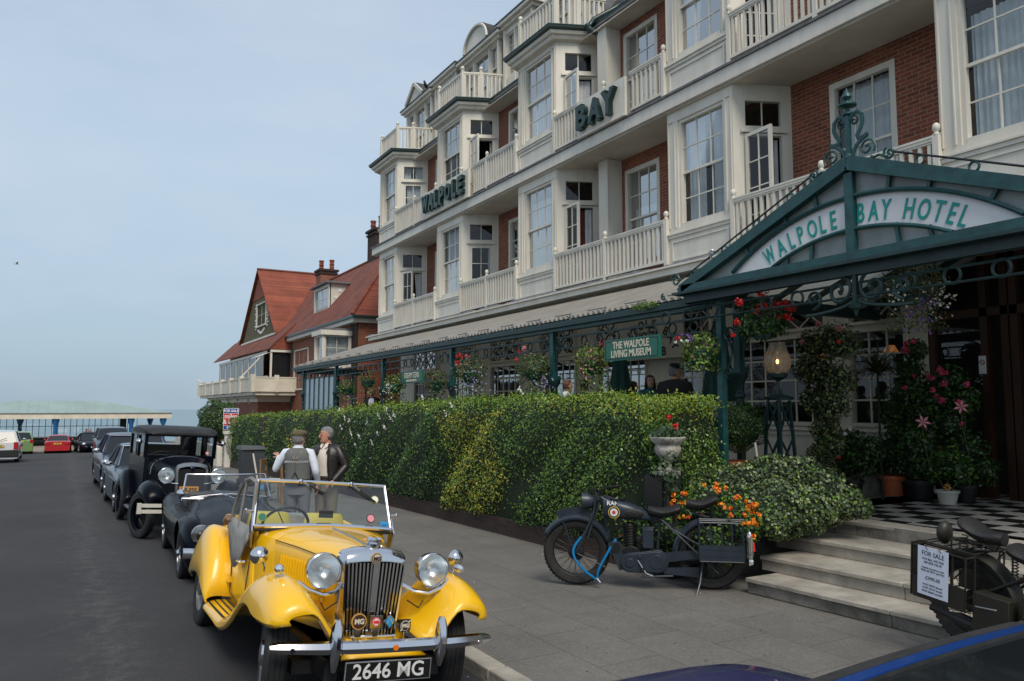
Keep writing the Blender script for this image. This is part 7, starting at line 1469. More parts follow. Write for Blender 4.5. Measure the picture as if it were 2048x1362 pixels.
    mb = MB(); mb.tube([(.0, .12, .22), (.0, .22, .22)], .014, 'seatleather'); mb.tube([(.05, .14, .30), (-.03, .17, .18), (-.10, .18, .155), (-.12, .20, .155)], .008, 'steel', n=6); mb.tube([(.02, .12, .13), (-.30, .13, .15)], .01, blk, n=6); mb.build('footrest', t)
    # exhaust on the right
    mb = MB(); mb.tube([(.16, -.05, .50), (.25, -.10, .46), (.24, -.13, .30), (.10, -.14, .20), (-.25, -.14, .20)], .019, 'blackiron', n=10); mb.lathe([(.019, 0), (.045, .04), (.05, .12), (.05, .42), (.03, .48), (.026, .50), (.026, .64), (.02, .64)], 'blackiron', (-.25, -.15, .20), axis=(-1, -.05, .10), n=16); mb.build('exhaust', t)
    # rack and pannier frames
    for s in (-1, 1):
        mb = MB(); y = s*.16; y2 = s*.26
        def bar(p, q, r=.007): mb.tube([p, q], r, blk, n=5)
        for yy in (y, y2):
            bar((-.56, yy, .72), (-.98, yy, .72)); bar((-.56, yy, .34), (-.98, yy, .34)); bar((-.56, yy, .34), (-.56, yy, .72)); bar((-.98, yy, .34), (-.98, yy, .72))
        for x in (-.56, -.98): bar((x, y, .72), (x, y2, .72)); bar((x, y, .34), (x, y2, .34))
        for x in (-.66, -.77, -.87): bar((x, y2, .34), (x, y2, .72))
        bar((-.56, y, .72), (-.72, y, .52), .006)
        mb.box(-.98, -.56, y2-.006, y2+.006, .345, .50, col); mb.box(-.96, -.58, y2-.010, y2+.010, .39, .395, blk); mb.box(-.96, -.58, y2-.010, y2+.010, .455, .46, blk); mb.build('pannier_frame', t)
    mb = MB(); 
    for x in (-.58, -.70, -.82, -.94, -.99): mb.tube([(x, -.16, .735), (x, .16, .735)], .006, blk, n=5)
    for y in (-.16, .16): mb.tube([(-.56, y, .735), (-1.0, y, .735)], .007, blk, n=5)
    mb.build('luggage_rack', t)
    return t
mat('roundelblue', (.005, .01, .04), .5)
m1 = motorcycle('blue_grey_motorcycle', 'matt blue grey vintage motorcycle with a target roundel on its tank, by the marigolds', (5.80, 7.10, .062), atan2(.635, -.775)-.0, -.06, 'rafblue', 1.1, True)
mb = MB(); mb.box(.55, .84, -.008, .008, .0, .0, 'rafblue') if False else None
rg = [[(.685+(.375+dz)*cos(a), y, .34+(.375+dz)*sin(a)) for y, dz in ((-.006, 0), (.006, 0), (.006, .085), (-.006, .085))] for a in [radians(62+50*k/10) for k in range(11)]]; mb.loft(rg, 'rafblue', smooth=False); mb.build('front_number_plate', m1)
mb = MB(); mb.lathe([(.0, 0), (.03, .01), (.034, .03), (.034, .20), (.036, .21), (.034, .22), (.024, .25), (.012, .27), (0, .275)], 'chrome', (-1.045, .19, .36), n=18); mb.lathe([(.036, 0), (.038, .015), (.036, .03)], 'steel', (-1.045, .19, .40), n=18); mb.lathe([(.0, 0), (.02, .01), (.012, .09), (0, .1)], 'red', (-1.085, .16, .42), n=10); mb.build('fire_extinguisher', m1)
mb = MB(); mb.lathe([(.0, -.03), (.03, -.02), (.042, .02), (0, .03)], 'lens', (-1.06, .14, .32), axis='x', n=14); mb.build('rear_reflector', m1)
# cable lock hanging through the front wheel
lk = thing('cable_lock', 'shiny blue cable lock looped through the front wheel of the blue grey motorcycle', 'lock', (5.80, 7.10, .062), rot=(-.06, 0, atan2(.635, -.775)), local=True, scale=1.1)
mb = MB(); LP = [(.27, .06, .49), (.33, .10, .40), (.40, .12, .28), (.455, .13, .17), (.47, .12, .09), (.52, .13, .12), (.60, .13, .18), (.68, .12, .27), (.71, .10, .35), (.69, .08, .42), (.63, .05, .50)]
def cat(P, n=5):
    o = []; P = [Vector(p) for p in P]
    for i in range(len(P)-1):
        a, b, c, d = P[max(0, i-1)], P[i], P[i+1], P[min(len(P)-1, i+2)]
        for k in range(n): t = k/n; o.append(.5*((2*b)+(c-a)*t+(2*a-5*b+4*c-d)*t*t+(3*b-a-3*c+d)*t**3))
    return o+[P[-1]]
mb.tube(cat(LP), .013, 'lockblue', n=8); mb.build('cable', lk); mb = MB(); mb.tube([(.47, .12, .10), (.43, .15, .06)], .014, 'chrome', n=10); mb.build('lock_barrel', lk)
m2 = motorcycle('khaki_motorcycle', 'dark khaki vintage motorcycle cut by the right edge, standing in front of the steps', (6.33, 3.0, .10), atan2(-1, -.10), .03, 'khaki', 1.08, False); m2.rotation_euler.y = .09
mb = MB(); mb.box(-.20, .10, -.20, -.10, .28, .55, 'khaki'); mb.box(-.52, -.26, -.24, -.13, .20, .50, 'khaki'); mb.tube([(-.50, -.245, .40), (-.34, -.245, .42)], .008, 'steel', n=5); mb.build('tool_box', m2, bevel=.03)
mb = MB(); mb.ell((-.92, 0, .80), (.05, .07, .09), 'khaki', n=14); mb.build('rear_lamp', m2); mb = MB(); mb.box(-1.0, -.99, -.27, -.15, .34, .74, 'khaki'); mb.box(-.98, -.56, -.275, -.268, .345, .50, 'khaki'); mb.build('pannier_side', m2)
# paper price sheet (a thing hanging on the motorcycle)
ps = thing('price_sheet', 'white FOR SALE sheet pinned to the rear pannier of the khaki motorcycle', 'notice', (6.33, 3.0, .10), rot=(.03, .09, atan2(-1, -.10)), local=True, scale=1.08)
mat('paper', (.66, .70, .82), .6)
mb = MB(); T = frameT((-.80, -.285, .55), (1, 0, 0), (0, -1, 0)); mb.box(-.125, .125, -.175, .185, -.001, .001, 'paper', T=T); so = mb.build('sheet', ps); mb = MB()
for txt, s, dy in (('FOR SALE', .048, .135), ('1944 BSA, WD M20', .024, .095), ('500 SIDE VALVE', .024, .070), ('Originally despatched to India', .017, .030), ('With full MOT and V5C', .022, .008), ('£2995.00', .036, -.045), ('01253 738792 (home)', .020, -.095), ('01797 270119 (work)', .020, -.120), ('07999 800655 (mobile)', .020, -.145)):
    v, f = text_mesh(txt, s, .0006); mb.add([(p[0]*.9, p[1], p[2]) for p in v], f, 'leather', T=T @ Matrix.Translation((0, dy, .002)))
mb.build('lettering', so, fixn=False); mb = MB()
for x in (-.06, .05): mb.tube([Matrix(T) @ Vector((x, .19, -.02)), Matrix(T) @ Vector((x, .19, .006)), Matrix(T) @ Vector((x+.02, .165, .008))], .003, 'trim', n=4)
mb.build('clip', ps)
# ------------------------------------------------------------------ planting left of the steps
IV = [(1400, 995, 7.0, 0.264), (1450, 978, 7.2, 0.29), (1500, 972, 7.4, 0.317), (1550, 960, 7.6, 0.334), (1597, 958, 7.8, 0.30), (1645, 982, 7.9, 0.299), (1688, 1003, 7.95, 0.22), (1722, 1016, 8.0, 0.132), (1560, 1015, 7.3, 0.352), (1610, 1020, 7.55, 0.29), (1545, 1048, 7.0, 0.194), (1500, 1010, 7.05, 0.264), (1655, 1022, 7.8, 0.194), (1440, 1010, 6.9, 0.246), (1350, 995, 6.8, 0.194), (1320, 1010, 6.5, 0.176), (1385, 1020, 6.75, 0.211)]
t = thing('ivy_mound', 'large mound of variegated ivy spilling over the left end of the stone steps', 'ivy', tuple(atX(1560, 1040, 7.3))); P_ = []; N_ = []; mb = MB()
for px, py, X, r in IV:
    c = atX(px, py, X); mb.ell(c, (r*.85, r*.85, r*.78), 'core', n=12); n_ = int(14000*r*r+350); p, q = blob_pts(c, (r, r, r*.95), n_, .86); P_.append(p); N_.append(q)
mb.build('core', t); leaves('foliage', np.vstack(P_), np.vstack(N_), .040, ['ivy', 'ivyp', 'ivyd', 'leafl'], [.46, .09, .28, .17], parent=t, aspect=.8, droop=.3)
t = thing('marigold_bed', 'bed of bright orange marigolds behind the blue grey motorcycle', 'flowers', tuple(atX(1410, 1090, 6.5))); P_ = []; N_ = []; mb = MB()
for px, py, X, r in ((1330, 1010, 6.6, .26), (1375, 1030, 6.6, .30), (1420, 1010, 6.7, .28), (1465, 1040, 6.65, .28), (1350, 1070, 6.4, .28), (1430, 1080, 6.45, .28), (1490, 1050, 6.7, .2), (1290, 1075, 6.4, .22)):
    c = atX(px, py, X); mb.ell(c, r*.75, 'core', n=10); p, q = blob_pts(c, (r, r, r), 700, .7); P_.append(p); N_.append(q)
mb.build('core', t); leaves('foliage', np.vstack(P_), np.vstack(N_), .05, ['leaf', 'leafd', 'leafl'], [.45, .4, .15], parent=t, aspect=.6)
MG_ = [(1337, 990), (1347, 990), (1365, 986), (1371, 987), (1316, 1008), (1327, 1002), (1333, 1004), (1341, 1006), (1347, 1001), (1322, 1013), (1344, 1010), (1362, 1006), (1374, 1006), (1408, 970), (1432, 967), (1430, 976), (1437, 977), (1451, 976), (1436, 983), (1442, 1008), (1470, 998), (1477, 993), (1493, 1001), (1473, 995), (1450, 1016), (1460, 1016), (1497, 1013), (1504, 1009), (1512, 1010), (1508, 1014), (1496, 1019), (1504, 1024), (1519, 1029), (1490, 1030), (1507, 1040), (1513, 1047), (1488, 1047), (1498, 1047), (1506, 1047), (1506, 1072), (1313, 1040), (1320, 1041), (1350, 1033), (1358, 1035), (1368, 1033), (1377, 1034), (1237, 1069), (1243, 1073), (1386, 1078), (1392, 1066), (1404, 1068), (1379, 1071), (1428, 1067), (1320, 1059), (1404, 1030), (1462, 1030), (1385, 1003)]
P_ = []; N_ = []; M_ = []
for px, py in MG_:
    c = np.array(atX(px, py, 6.33+.08*rng.random())); 
    for _ in range(34): q = rng.normal(0, 1, 3); q /= np.linalg.norm(q); P_.append(c+q*.030*rng.uniform(.3, 1)); N_.append(q); M_.append(0 if rng.random() < .8 else 1)
leaves('flowers', np.array(P_), np.array(N_), .024, ['orange', 'red'], parent=t, matsel=np.array(M_), aspect=.9)
for px, py in ((1490, 975), (1500, 994)): pass
# urn on its pedestal
c = atX(1335, 880, 6.45); m_ = depth(c)/FPX; t = thing('stone_urn', 'weathered white stone urn with red geraniums on a dark pedestal by the hedge end', 'urn', (c.x, c.y, .06))
mat('urnstone', (.42, .40, .35), .85, var=.6, vscale=9, bump=.5)
mb = MB(); mb.lathe([(.0, -.42), (.15, -.42), (.15, -.38), (.05, -.34), (.045, -.28), (.09, -.24), (.15, -.16), (.165, -.10), (.15, -.06), (.17, -.04), (.215, .0), (.225, .03), (.215, .04), (.19, .03), (0, .02)], 'urnstone', c, n=26); mb.build('urn', t)
mb = MB(); mb.box(c.x-.13, c.x+.13, c.y-.13, c.y+.13, .06, c.z-.42, 'darkwall'); mb.build('pedestal', t)
p, q = blob_pts((c.x, c.y, c.z+.06), (.22, .22, .12), 350, .5); p2, q2 = blob_pts((c.x+.0, c.y+.0, c.z-.45), (.20, .22, .42), 900, .8); leaves('foliage', np.vstack([p, p2]), np.vstack([q, q2]), .055, ['ivy', 'ivyd', 'leafd'], parent=t, aspect=.8)
for px, py in ((1338, 835), (1350, 852), (1302, 871)):
    a = atX(px, py, 6.35); mb = MB(); mb.tube([a, (a.x+.02, a.y, (a.z+c.z)/2), (c.x, c.y, c.z)], .004, 'stem', n=4); so = mb.build('stalk', t); blossoms('flower', [a], ['red' if py < 860 else 'whitef'], .03, 40, .04 if py < 860 else .02, so)
# black box
c = atX(1306, 985, 6.2); t = thing('black_metal_box', 'black metal box with two small slots standing beside the marigolds', 'box', (c.x, c.y, .5)); u = Vector((.55, -.83, 0)); T = TW(c, u, (-.83, -.55, 0))
mb = MB(); mb.box(-.11, .11, -.16, .0, -.17, .15, 'blackiron', T=T); mb.prism([T @ Vector((-.11, 0, .15)), T @ Vector((.11, 0, .15)), T @ Vector((.11, -.16, .22)), T @ Vector((-.11, -.16, .22))], (0, 0, .012), 'blackiron')
for x in (-.06, .05): mb.box(x-.012, x+.012, .0005, .003, .06, .10, 'dark', T=T); 
mb.build('case', t); mb = MB(); mb.box(-.03, .03, -.12, -.06, -1.0, -.17, 'blackiron', T=T); mb.build('stand', t)
# box ball in a pot
def pot(mb, c, r, h, m, rim=True): mb.lathe([(0, 0), (r*.72, 0), (r*.95, h*.8), (r*1.06, h*.8), (r*1.06, h), (r*.95, h), (r*.9, h*.9), (0, h*.88)], m, c, n=24)
c = atX(1478, 852, 8.3); m_ = depth(c)/FPX; t = thing('clipped_ball_bush', 'clipped dark green ball bush in a terracotta pot behind the thin green post', 'bush', (c.x, c.y, TZ))
mb = MB(); mb.ell(c, .30, 'core'); mb.build('core', t); p, q = blob_pts(c, (.37, .37, .34), 6500, .9); leaves('foliage', p, q, .030, ['leafd', 'leaf'], parent=t); mb = MB(); pot(mb, (c.x, c.y, TZ+.28), .24, .34, 'terracotta'); mb.build('pot', t); mb = MB(); mb.box(c.x-.3, c.x+.3, c.y-.3, c.y+.3, TZ, TZ+.28, 'stonedk'); mb.build('plinth', t)
mb = MB(); a = atX(1510, 885, 8.0); mb.tube([a, (a.x+.02, a.y-.06, a.z-.5)], .016, 'creamp', n=8); tag(mb.build('garden_cane'), 'pale wooden cane leaning in the ivy beside the clipped ball bush', 'cane')
mb = MB()
for k in range(5): z = TZ+.1+k*.11; A = atX(1508, 900, 9.3); B = atX(1632, 900, 9.9); mb.beam((A.x, A.y, z), (B.x, B.y, z), .03, .095, 'woodlight')
mb.beam((A.x, A.y, TZ+.6), (B.x, B.y, TZ+.6), .09, .03, 'woodlight'); tag(mb.build('wooden_planter'), 'brown slatted wooden planter behind the lamp standard', 'planter')
# lamp standard
cl = atX(1557, 795, 8.6); t = thing('lamp_standard', 'green iron lamp standard with lit swirled glass globe in front of the windows', 'lamp', (cl.x, cl.y, TZ)); mb = MB(); zt = cl.z
for sx in (-1, 1):
    for sy in (-1, 1):
        P0 = Vector((cl.x+sx*.17, cl.y+sy*.17, TZ)); P1 = Vector((cl.x+sx*.10, cl.y+sy*.10, zt-.04)); mb.beam(P0, P1, .035, .035, 'greendk')
for sx, sy in ((1, 0), (-1, 0), (0, 1), (0, -1)):
    tx, ty = (-sy, sx)
    for k in range(3):
        z0 = TZ+(zt-TZ)*k/3; z1 = TZ+(zt-TZ)*(k+1)/3-.05; w0 = .17-.07*k/3; w1 = .17-.07*(k+1)/3
        for s in (-1, 1): mb.beam((cl.x+sx*w0+tx*w0*s, cl.y+sy*w0+ty*w0*s, z0), (cl.x+sx*w1-tx*w1*s, cl.y+sy*w1-ty*w1*s, z1), .012, .018, 'greendk')
mb.lathe([(.19, 0), (.20, .03), (.16, .05), (.07, .07), (.04, .12), (.025, .2), (.03, .26), (.12, .31), (.13, .36), (.11, .37)], 'greendk', (cl.x, cl.y, zt-.03), n=20); mb.build('base', t)
m = bpy.data.materials.new('swirlglass'); m.use_nodes = True; MATS['swirlglass'] = m; tn = m.node_tree; tn.nodes.clear(); N = tn.nodes.new; o_ = N('ShaderNodeOutputMaterial'); a1 = N('ShaderNodeMixShader'); a1.inputs[0].default_value = .55; a2 = N('ShaderNodeBsdfTransparent'); a3 = N('ShaderNodeBsdfPrincipled'); a3.inputs['Base Color'].default_value = (.34, .31, .27, 1); a3.inputs['Roughness'].default_value = .15; a2.inputs[0].default_value = (.8, .75, .68, 1)
wv = N('ShaderNodeTexWave'); wv.inputs['Scale'].default_value = 4.5; wv.inputs['Distortion'].default_value = 3; wv.inputs['Detail'].default_value = 2; rr_ = N('ShaderNodeMapRange'); rr_.inputs[3].default_value = .35; rr_.inputs[4].default_value = .75; tcx = N('ShaderNodeTexCoord'); bpn = N('ShaderNodeBump'); bpn.inputs['Strength'].default_value = .7
tn.links.new(tcx.outputs['Object'], wv.inputs['Vector']); tn.links.new(wv.outputs['Fac'], rr_.inputs[0]); tn.links.new(rr_.outputs[0], a1.inputs[0]); tn.links.new(wv.outputs['Fac'], bpn.inputs['Height']); tn.links.new(bpn.outputs[0], a3.inputs['Normal']); tn.links.new(a2.outputs[0], a1.inputs[1]); tn.links.new(a3.outputs[0], a1.inputs[2]); tn.links.new(a1.outputs[0], o_.inputs[0])
gz0 = zt+.33; mb = MB(); mb.lathe([(.11, 0), (.155, .05), (.185, .13), (.18, .22), (.14, .32), (.11, .40), (.115, .43), (.08, .44)], 'swirlglass', (cl.x, cl.y, gz0), n=28); mb.build('globe', t)
mat('bulb', (1, .8, .5), .5, emit=(1.0, .62, .25), estr=26); mb = MB(); mb.ell((cl.x, cl.y, gz0+.17), (.022, .022, .035), 'bulb', n=12); mb.tube([(cl.x, cl.y, gz0-.02), (cl.x, cl.y, gz0+.13)], .02, 'creamp', n=8); mb.build('bulb', t)
# ------------------------------------------------------------------ plants on the porch
def planted(name, label, cat, px, pyb, X, rp, hp, potm, blobs, mats, wts, n, lsz, flowers=(), aspect=.7, group='potted plants beside the entrance'):
    b = atX(px, pyb, X); b.z = TZ; m_ = depth(b)/FPX; t = thing(name, label, cat, tuple(b), group=group); mb = MB(); pot(mb, b, rp*m_, hp*m_, potm); mb.build('pot', t); P_ = []; N_ = []; mb = MB()
    for bx, by, r in blobs: c = atX(bx, by, X); mb.ell(c, r*m_*.62, 'core', n=10); p, q = blob_pts(c, (r*m_,)*3, n, .55); P_.append(p); N_.append(q); mb.tube([b+Vector((0, 0, .1)), c], .012, 'stem', n=4)
    mb.build('stem', t); leaves('foliage', np.vstack(P_), np.vstack(N_), lsz, mats, wts, parent=t, aspect=aspect)
    if flowers:
        FP = []; FN = []; FM = []; ms = sorted({f[2] for f in flowers})
        for fx, fy, mm, r_ in flowers:
            c = np.array(atX(fx, fy, X-.35))
            for _ in range(40): q = rng.normal(0, 1, 3); q /= np.linalg.norm(q); FP.append(c+q*r_*m_*rng.uniform(.4, 1)); FN.append(q); FM.append(ms.index(mm))
        leaves('flowers', np.array(FP), np.array(FN), .035, ms, parent=t, matsel=np.array(FM), aspect=.9)
    return t
planted('ivy_geranium_pillar', 'tall curtain of trailing ivy with pale pink geraniums at its top beside the lamp', 'ivy', 1650, 985, 9.6, 20, 30, 'terracotta', [(1630, 690, 38), (1665, 680, 40), (1690, 690, 34), (1615, 740, 30), (1640, 740, 36), (1680, 760, 34), (1628, 800, 30), (1670, 810, 32), (1650, 860, 30), (1640, 910, 26), (1665, 890, 26), (1655, 945, 20)], ['ivy', 'brownleaf', 'ivyd', 'ivyp', 'leafl'], [.3, .22, .28, .06, .14], 520, .05, [(1636, 648, 'pinkl', 7), (1677, 657, 'pinkl', 7), (1605, 683, 'pinkl', 4), (1677, 683, 'red', 3)])
t = thing('spiky_palm', 'dark spiky leaved palm against the right hand window', 'palm', tuple(atX(1750, 960, 10.6).xy)+(TZ,), group='potted plants beside the entrance'); c = atX(1755, 745, 10.6); mb = MB(); mb.tube([(c.x, c.y, TZ), c], .016, 'core'); mb.build('trunk', t); mb = MB()
mat('palmleaf', (.05, .055, .025), .6)
for k in range(190):
    d = rng.normal(0, 1, 3); d[2] = abs(d[2])*.7-.15; d /= np.linalg.norm(d); Ln = rng.uniform(.4, .62); d = Vector(d); s_ = d.cross(Vector((0, 0, 1))).normalized()*.010; e_ = c+d*Ln+Vector((0, 0, -.12*Ln)); mi_ = c+d*Ln*.5+Vector((0, 0, .02)); mb.add([c-s_, c+s_, mi_+s_*1.3, e_, mi_-s_*1.3], [(0, 1, 2, 4), (4, 2, 3)], 'palmleaf')
mb.build('fronds', t, fixn=False)
LG = ['leafd', 'leaf']
planted('terracotta_pot_plant', 'round dark bush in a terracotta pot at the edge of the chequered floor', 'potted plant', 1787, 985, 11.3, 25, 40, 'terracotta', [(1785, 905, 48), (1760, 925, 36), (1815, 925, 34)], LG, [.8, .2], 800, .04)
wp_ = planted('flowered_pot_plant', 'leafy plant in a small white pot painted with a brown flower', 'potted plant', 1895, 987, 11.0, 21, 27, 'whitepot' if mat('whitepot', (.5, .48, .42), .5) else '', [(1895, 925, 34), (1870, 940, 24), (1925, 945, 28)], LG+['leafl'], [.5, .4, .1], 600, .05)
b = atX(1895, 975, 11.0-.27); mb = MB(); 
for k in range(8): a = 2*pi*k/8; mb.beam(b, b+Vector((-.0, .055*cos(a), .055*sin(a))), .018, .01, 'gold', up=(1, 0, 0))
mb.build('painted_flower', wp_)
planted('black_pot_plant', 'tall leafy lily plant in a square black pot between two paler pots', 'potted plant', 1842, 985, 11.2, 26, 38, 'trim', [(1835, 900, 40), (1850, 930, 34), (1825, 870, 26)], LG, [.6, .4], 500, .085, [], .45)
planted('white_geranium', 'geranium with white flowers and one red bloom left of the terracotta pot', 'potted plant', 1705, 992, 10.6, 22, 34, 'trim', [(1700, 890, 36), (1720, 920, 40), (1690, 925, 30), (1740, 900, 30)], LG, [.7, .3], 600, .055, [(1700, 858, 'whitef', 4), (1690, 867, 'whitef', 4), (1677, 914, 'red', 5)])
planted('pink_geranium', 'large dark leaved plant covered with magenta pink geraniums by the door', 'potted plant', 1930, 992, 11.5, 24, 34, 'trim', [(1880, 800, 44), (1900, 850, 44), (1850, 830, 36), (1935, 900, 40), (1900, 760, 34), (1960, 940, 34), (1850, 790, 40), (1930, 800, 30)], ['leafd', 'leafd', 'leaf'], None, 560, .055, [(1880, 738, 'pink', 6), (1884, 746, 'pink', 6), (1893, 745, 'pink', 4), (1888, 767, 'pink', 7), (1934, 769, 'pink', 6), (1857, 752, 'pink', 6), (1864, 757, 'pink', 5), (1865, 780, 'pink', 5), (1873, 793, 'pink', 5), (1884, 800, 'pink', 7), (1918, 804, 'pink', 5), (1923, 848, 'pink', 4), (1811, 775, 'pink', 5), (1828, 752, 'pink', 3)])
planted('pink_geranium', 'tall thin geranium with magenta blooms in front of the right hand window', 'potted plant', 1825, 990, 11.4, 20, 30, 'trim', [(1820, 740, 34), (1815, 790, 40), (1830, 700, 24), (1790, 820, 40), (1800, 860, 40)], ['leafd', 'leaf', 'leafd'], None, 480, .05, [(1811, 700, 'pink', 8), (1813, 686, 'pink', 5), (1828, 684, 'pink', 5)])
# stargazer lilies
for px, py, X, r, dr, lab in ((1845, 845, 10.6, 16, (-.6, -.7, .3), 'open pink lily above the terracotta pot'), (1922, 814, 10.7, 15, (-.8, -.5, .1), 'open pink lily among the magenta geraniums')):
    c = atX(px, py, X); m_ = depth(c)/FPX; n_ = Vector(dr).normalized(); x_ = n_.orthogonal().normalized(); y_ = n_.cross(x_); mb = MB()
    for k in range(6):
        a = 2*pi*k/6; d = x_*cos(a)+y_*sin(a); s_ = n_.cross(d); L_ = r*m_; mb.add([c, c+d*L_*.5+s_*L_*.17+n_*L_*.35, c+d*L_+n_*L_*.25, c+d*L_*.5-s_*L_*.17+n_*L_*.35], [(0, 1, 2, 3)], 'pinkl')
    t = thing('lily', lab, 'flower', tuple(c), group='pink lilies by the entrance'); mb.build('petals', t, fixn=False); mb = MB(); mb.tube([c, (c.x+.05, c.y+.02, c.z-.3), (c.x+.15, c.y, c.z-.7)], .006, 'stem', n=4); mb.build('stem', t)
# ------------------------------------------------------------------ people (local: facing -y, x to the person's left)
mat('skin', (.46, .25, .17), .55, var=.12, vscale=14); mat('skinred', (.50, .24, .16), .55); mat('hairgrey', (.20, .20, .20), .8, var=.5, vscale=50); mat('hairdark', (.018, .012, .009), .6, var=.4, vscale=40); mat('hairbrown', (.09, .035, .015), .7, var=.4, vscale=40); mat('tweed', (.12, .10, .055), .9, var=.35, vscale=60, bump=.3); mat('vestgrey', (.14, .145, .14), .9, var=.3, vscale=70, bump=.3); mat('shirtwhite', (.66, .69, .76), .8, var=.06, bump=.2, bscale=14); mat('shirtcream', (.66, .60, .52), .8, var=.06, bump=.2, bscale=12); mat('leatherjacket', (.016, .013, .012), .42, bump=.35, bscale=14); mat('khakitrousers', (.18, .135, .09), .9, bump=.2, bscale=10); mat('greytrousers', (.14, .13, .14), .9, bump=.2, bscale=10); mat('suitblack', (.010, .010, .012), .85); mat('tealcoat', (.02, .09, .10), .8); mat('straw', (.42, .32, .16), .8); mat('lips', (.34, .10, .08), .5); mat('pinkish', (.5, .25, .22), .6); mat('whitetop', (.6, .6, .6), .8)
def skinmesh(name, V, E, Rd, m, parent, sub=2, root=0):
    me = bpy.data.meshes.new(name); me.from_pydata(V, E, []); me.materials.append(MATS[m]); o = bpy.data.objects.new(name, me); COL.objects.link(o); attach(o, parent)
    md = o.modifiers.new('k', 'SKIN'); md.use_smooth_shade = True; md.branch_smoothing = .6
    for i, v in enumerate(me.skin_vertices[0].data): r = Rd[i]; v.radius = (r, r) if not isinstance(r, tuple) else r; v.use_root = (i == root)
    s = o.modifiers.new('u', 'SUBSURF'); s.levels = sub; s.render_levels = sub; return o
def rings_loft(mb, secs, m, n=22, closed_ends=True):
    rg = []
    for (c, rx, ry, *a) in secs:
        yaw = a[0] if a else 0; tilt = a[1] if len(a) > 1 else 0
        rg.append([(c[0]+rx*cos(t)*cos(yaw)-ry*sin(t)*sin(yaw), c[1]+rx*cos(t)*sin(yaw)+ry*sin(t)*cos(yaw), c[2]+tilt*ry*sin(t)) for t in [2*pi*k/n for k in range(n)]])
    mb.loft(rg, m, caps=closed_ends)
def hand_bm(mb, w, d, up, s, m, curl=.5, size=.095, spread=.10):
    """palm and five fingers from wrist w along d; up = back of hand; s = thumb side sign"""
    w = Vector(w); d = Vector(d).normalized(); up = Vector(up); up = (up-d*up.dot(d)).normalized(); x = d.cross(up)*s
    P = lambda a, b, c: w+d*a+x*b+up*c
    mb.tube([P(-.01, 0, 0), P(.03, 0, 0), P(.065, .0, 0), P(size, .0, -.003)], [.024, .033, .040, .036], m, n=10, flat=.42)
    for k, (o, L_) in enumerate(((.030, .070), (.011, .080), (-.009, .074), (-.028, .058))):
        a = P(size-.008, o, 0); c1 = curl*(.8+.12*k); b = a+(d+x*spread*(1.5-k)*.25-up*c1*.45).normalized()*L_*.45; c = b+(d-up*c1*1.2).normalized()*L_*.32; e_ = c+(d-up*c1*2.0).normalized()*L_*.25
        mb.tube([a, b, c, e_], [.0095, .0088, .0078, .0058], m, n=7)
    a = P(.018, .028, -.006); b = P(.045, .058, -.014); c = P(.072, .066, -.022); mb.tube([a, b, c], [.014, .0115, .008], m, n=7)
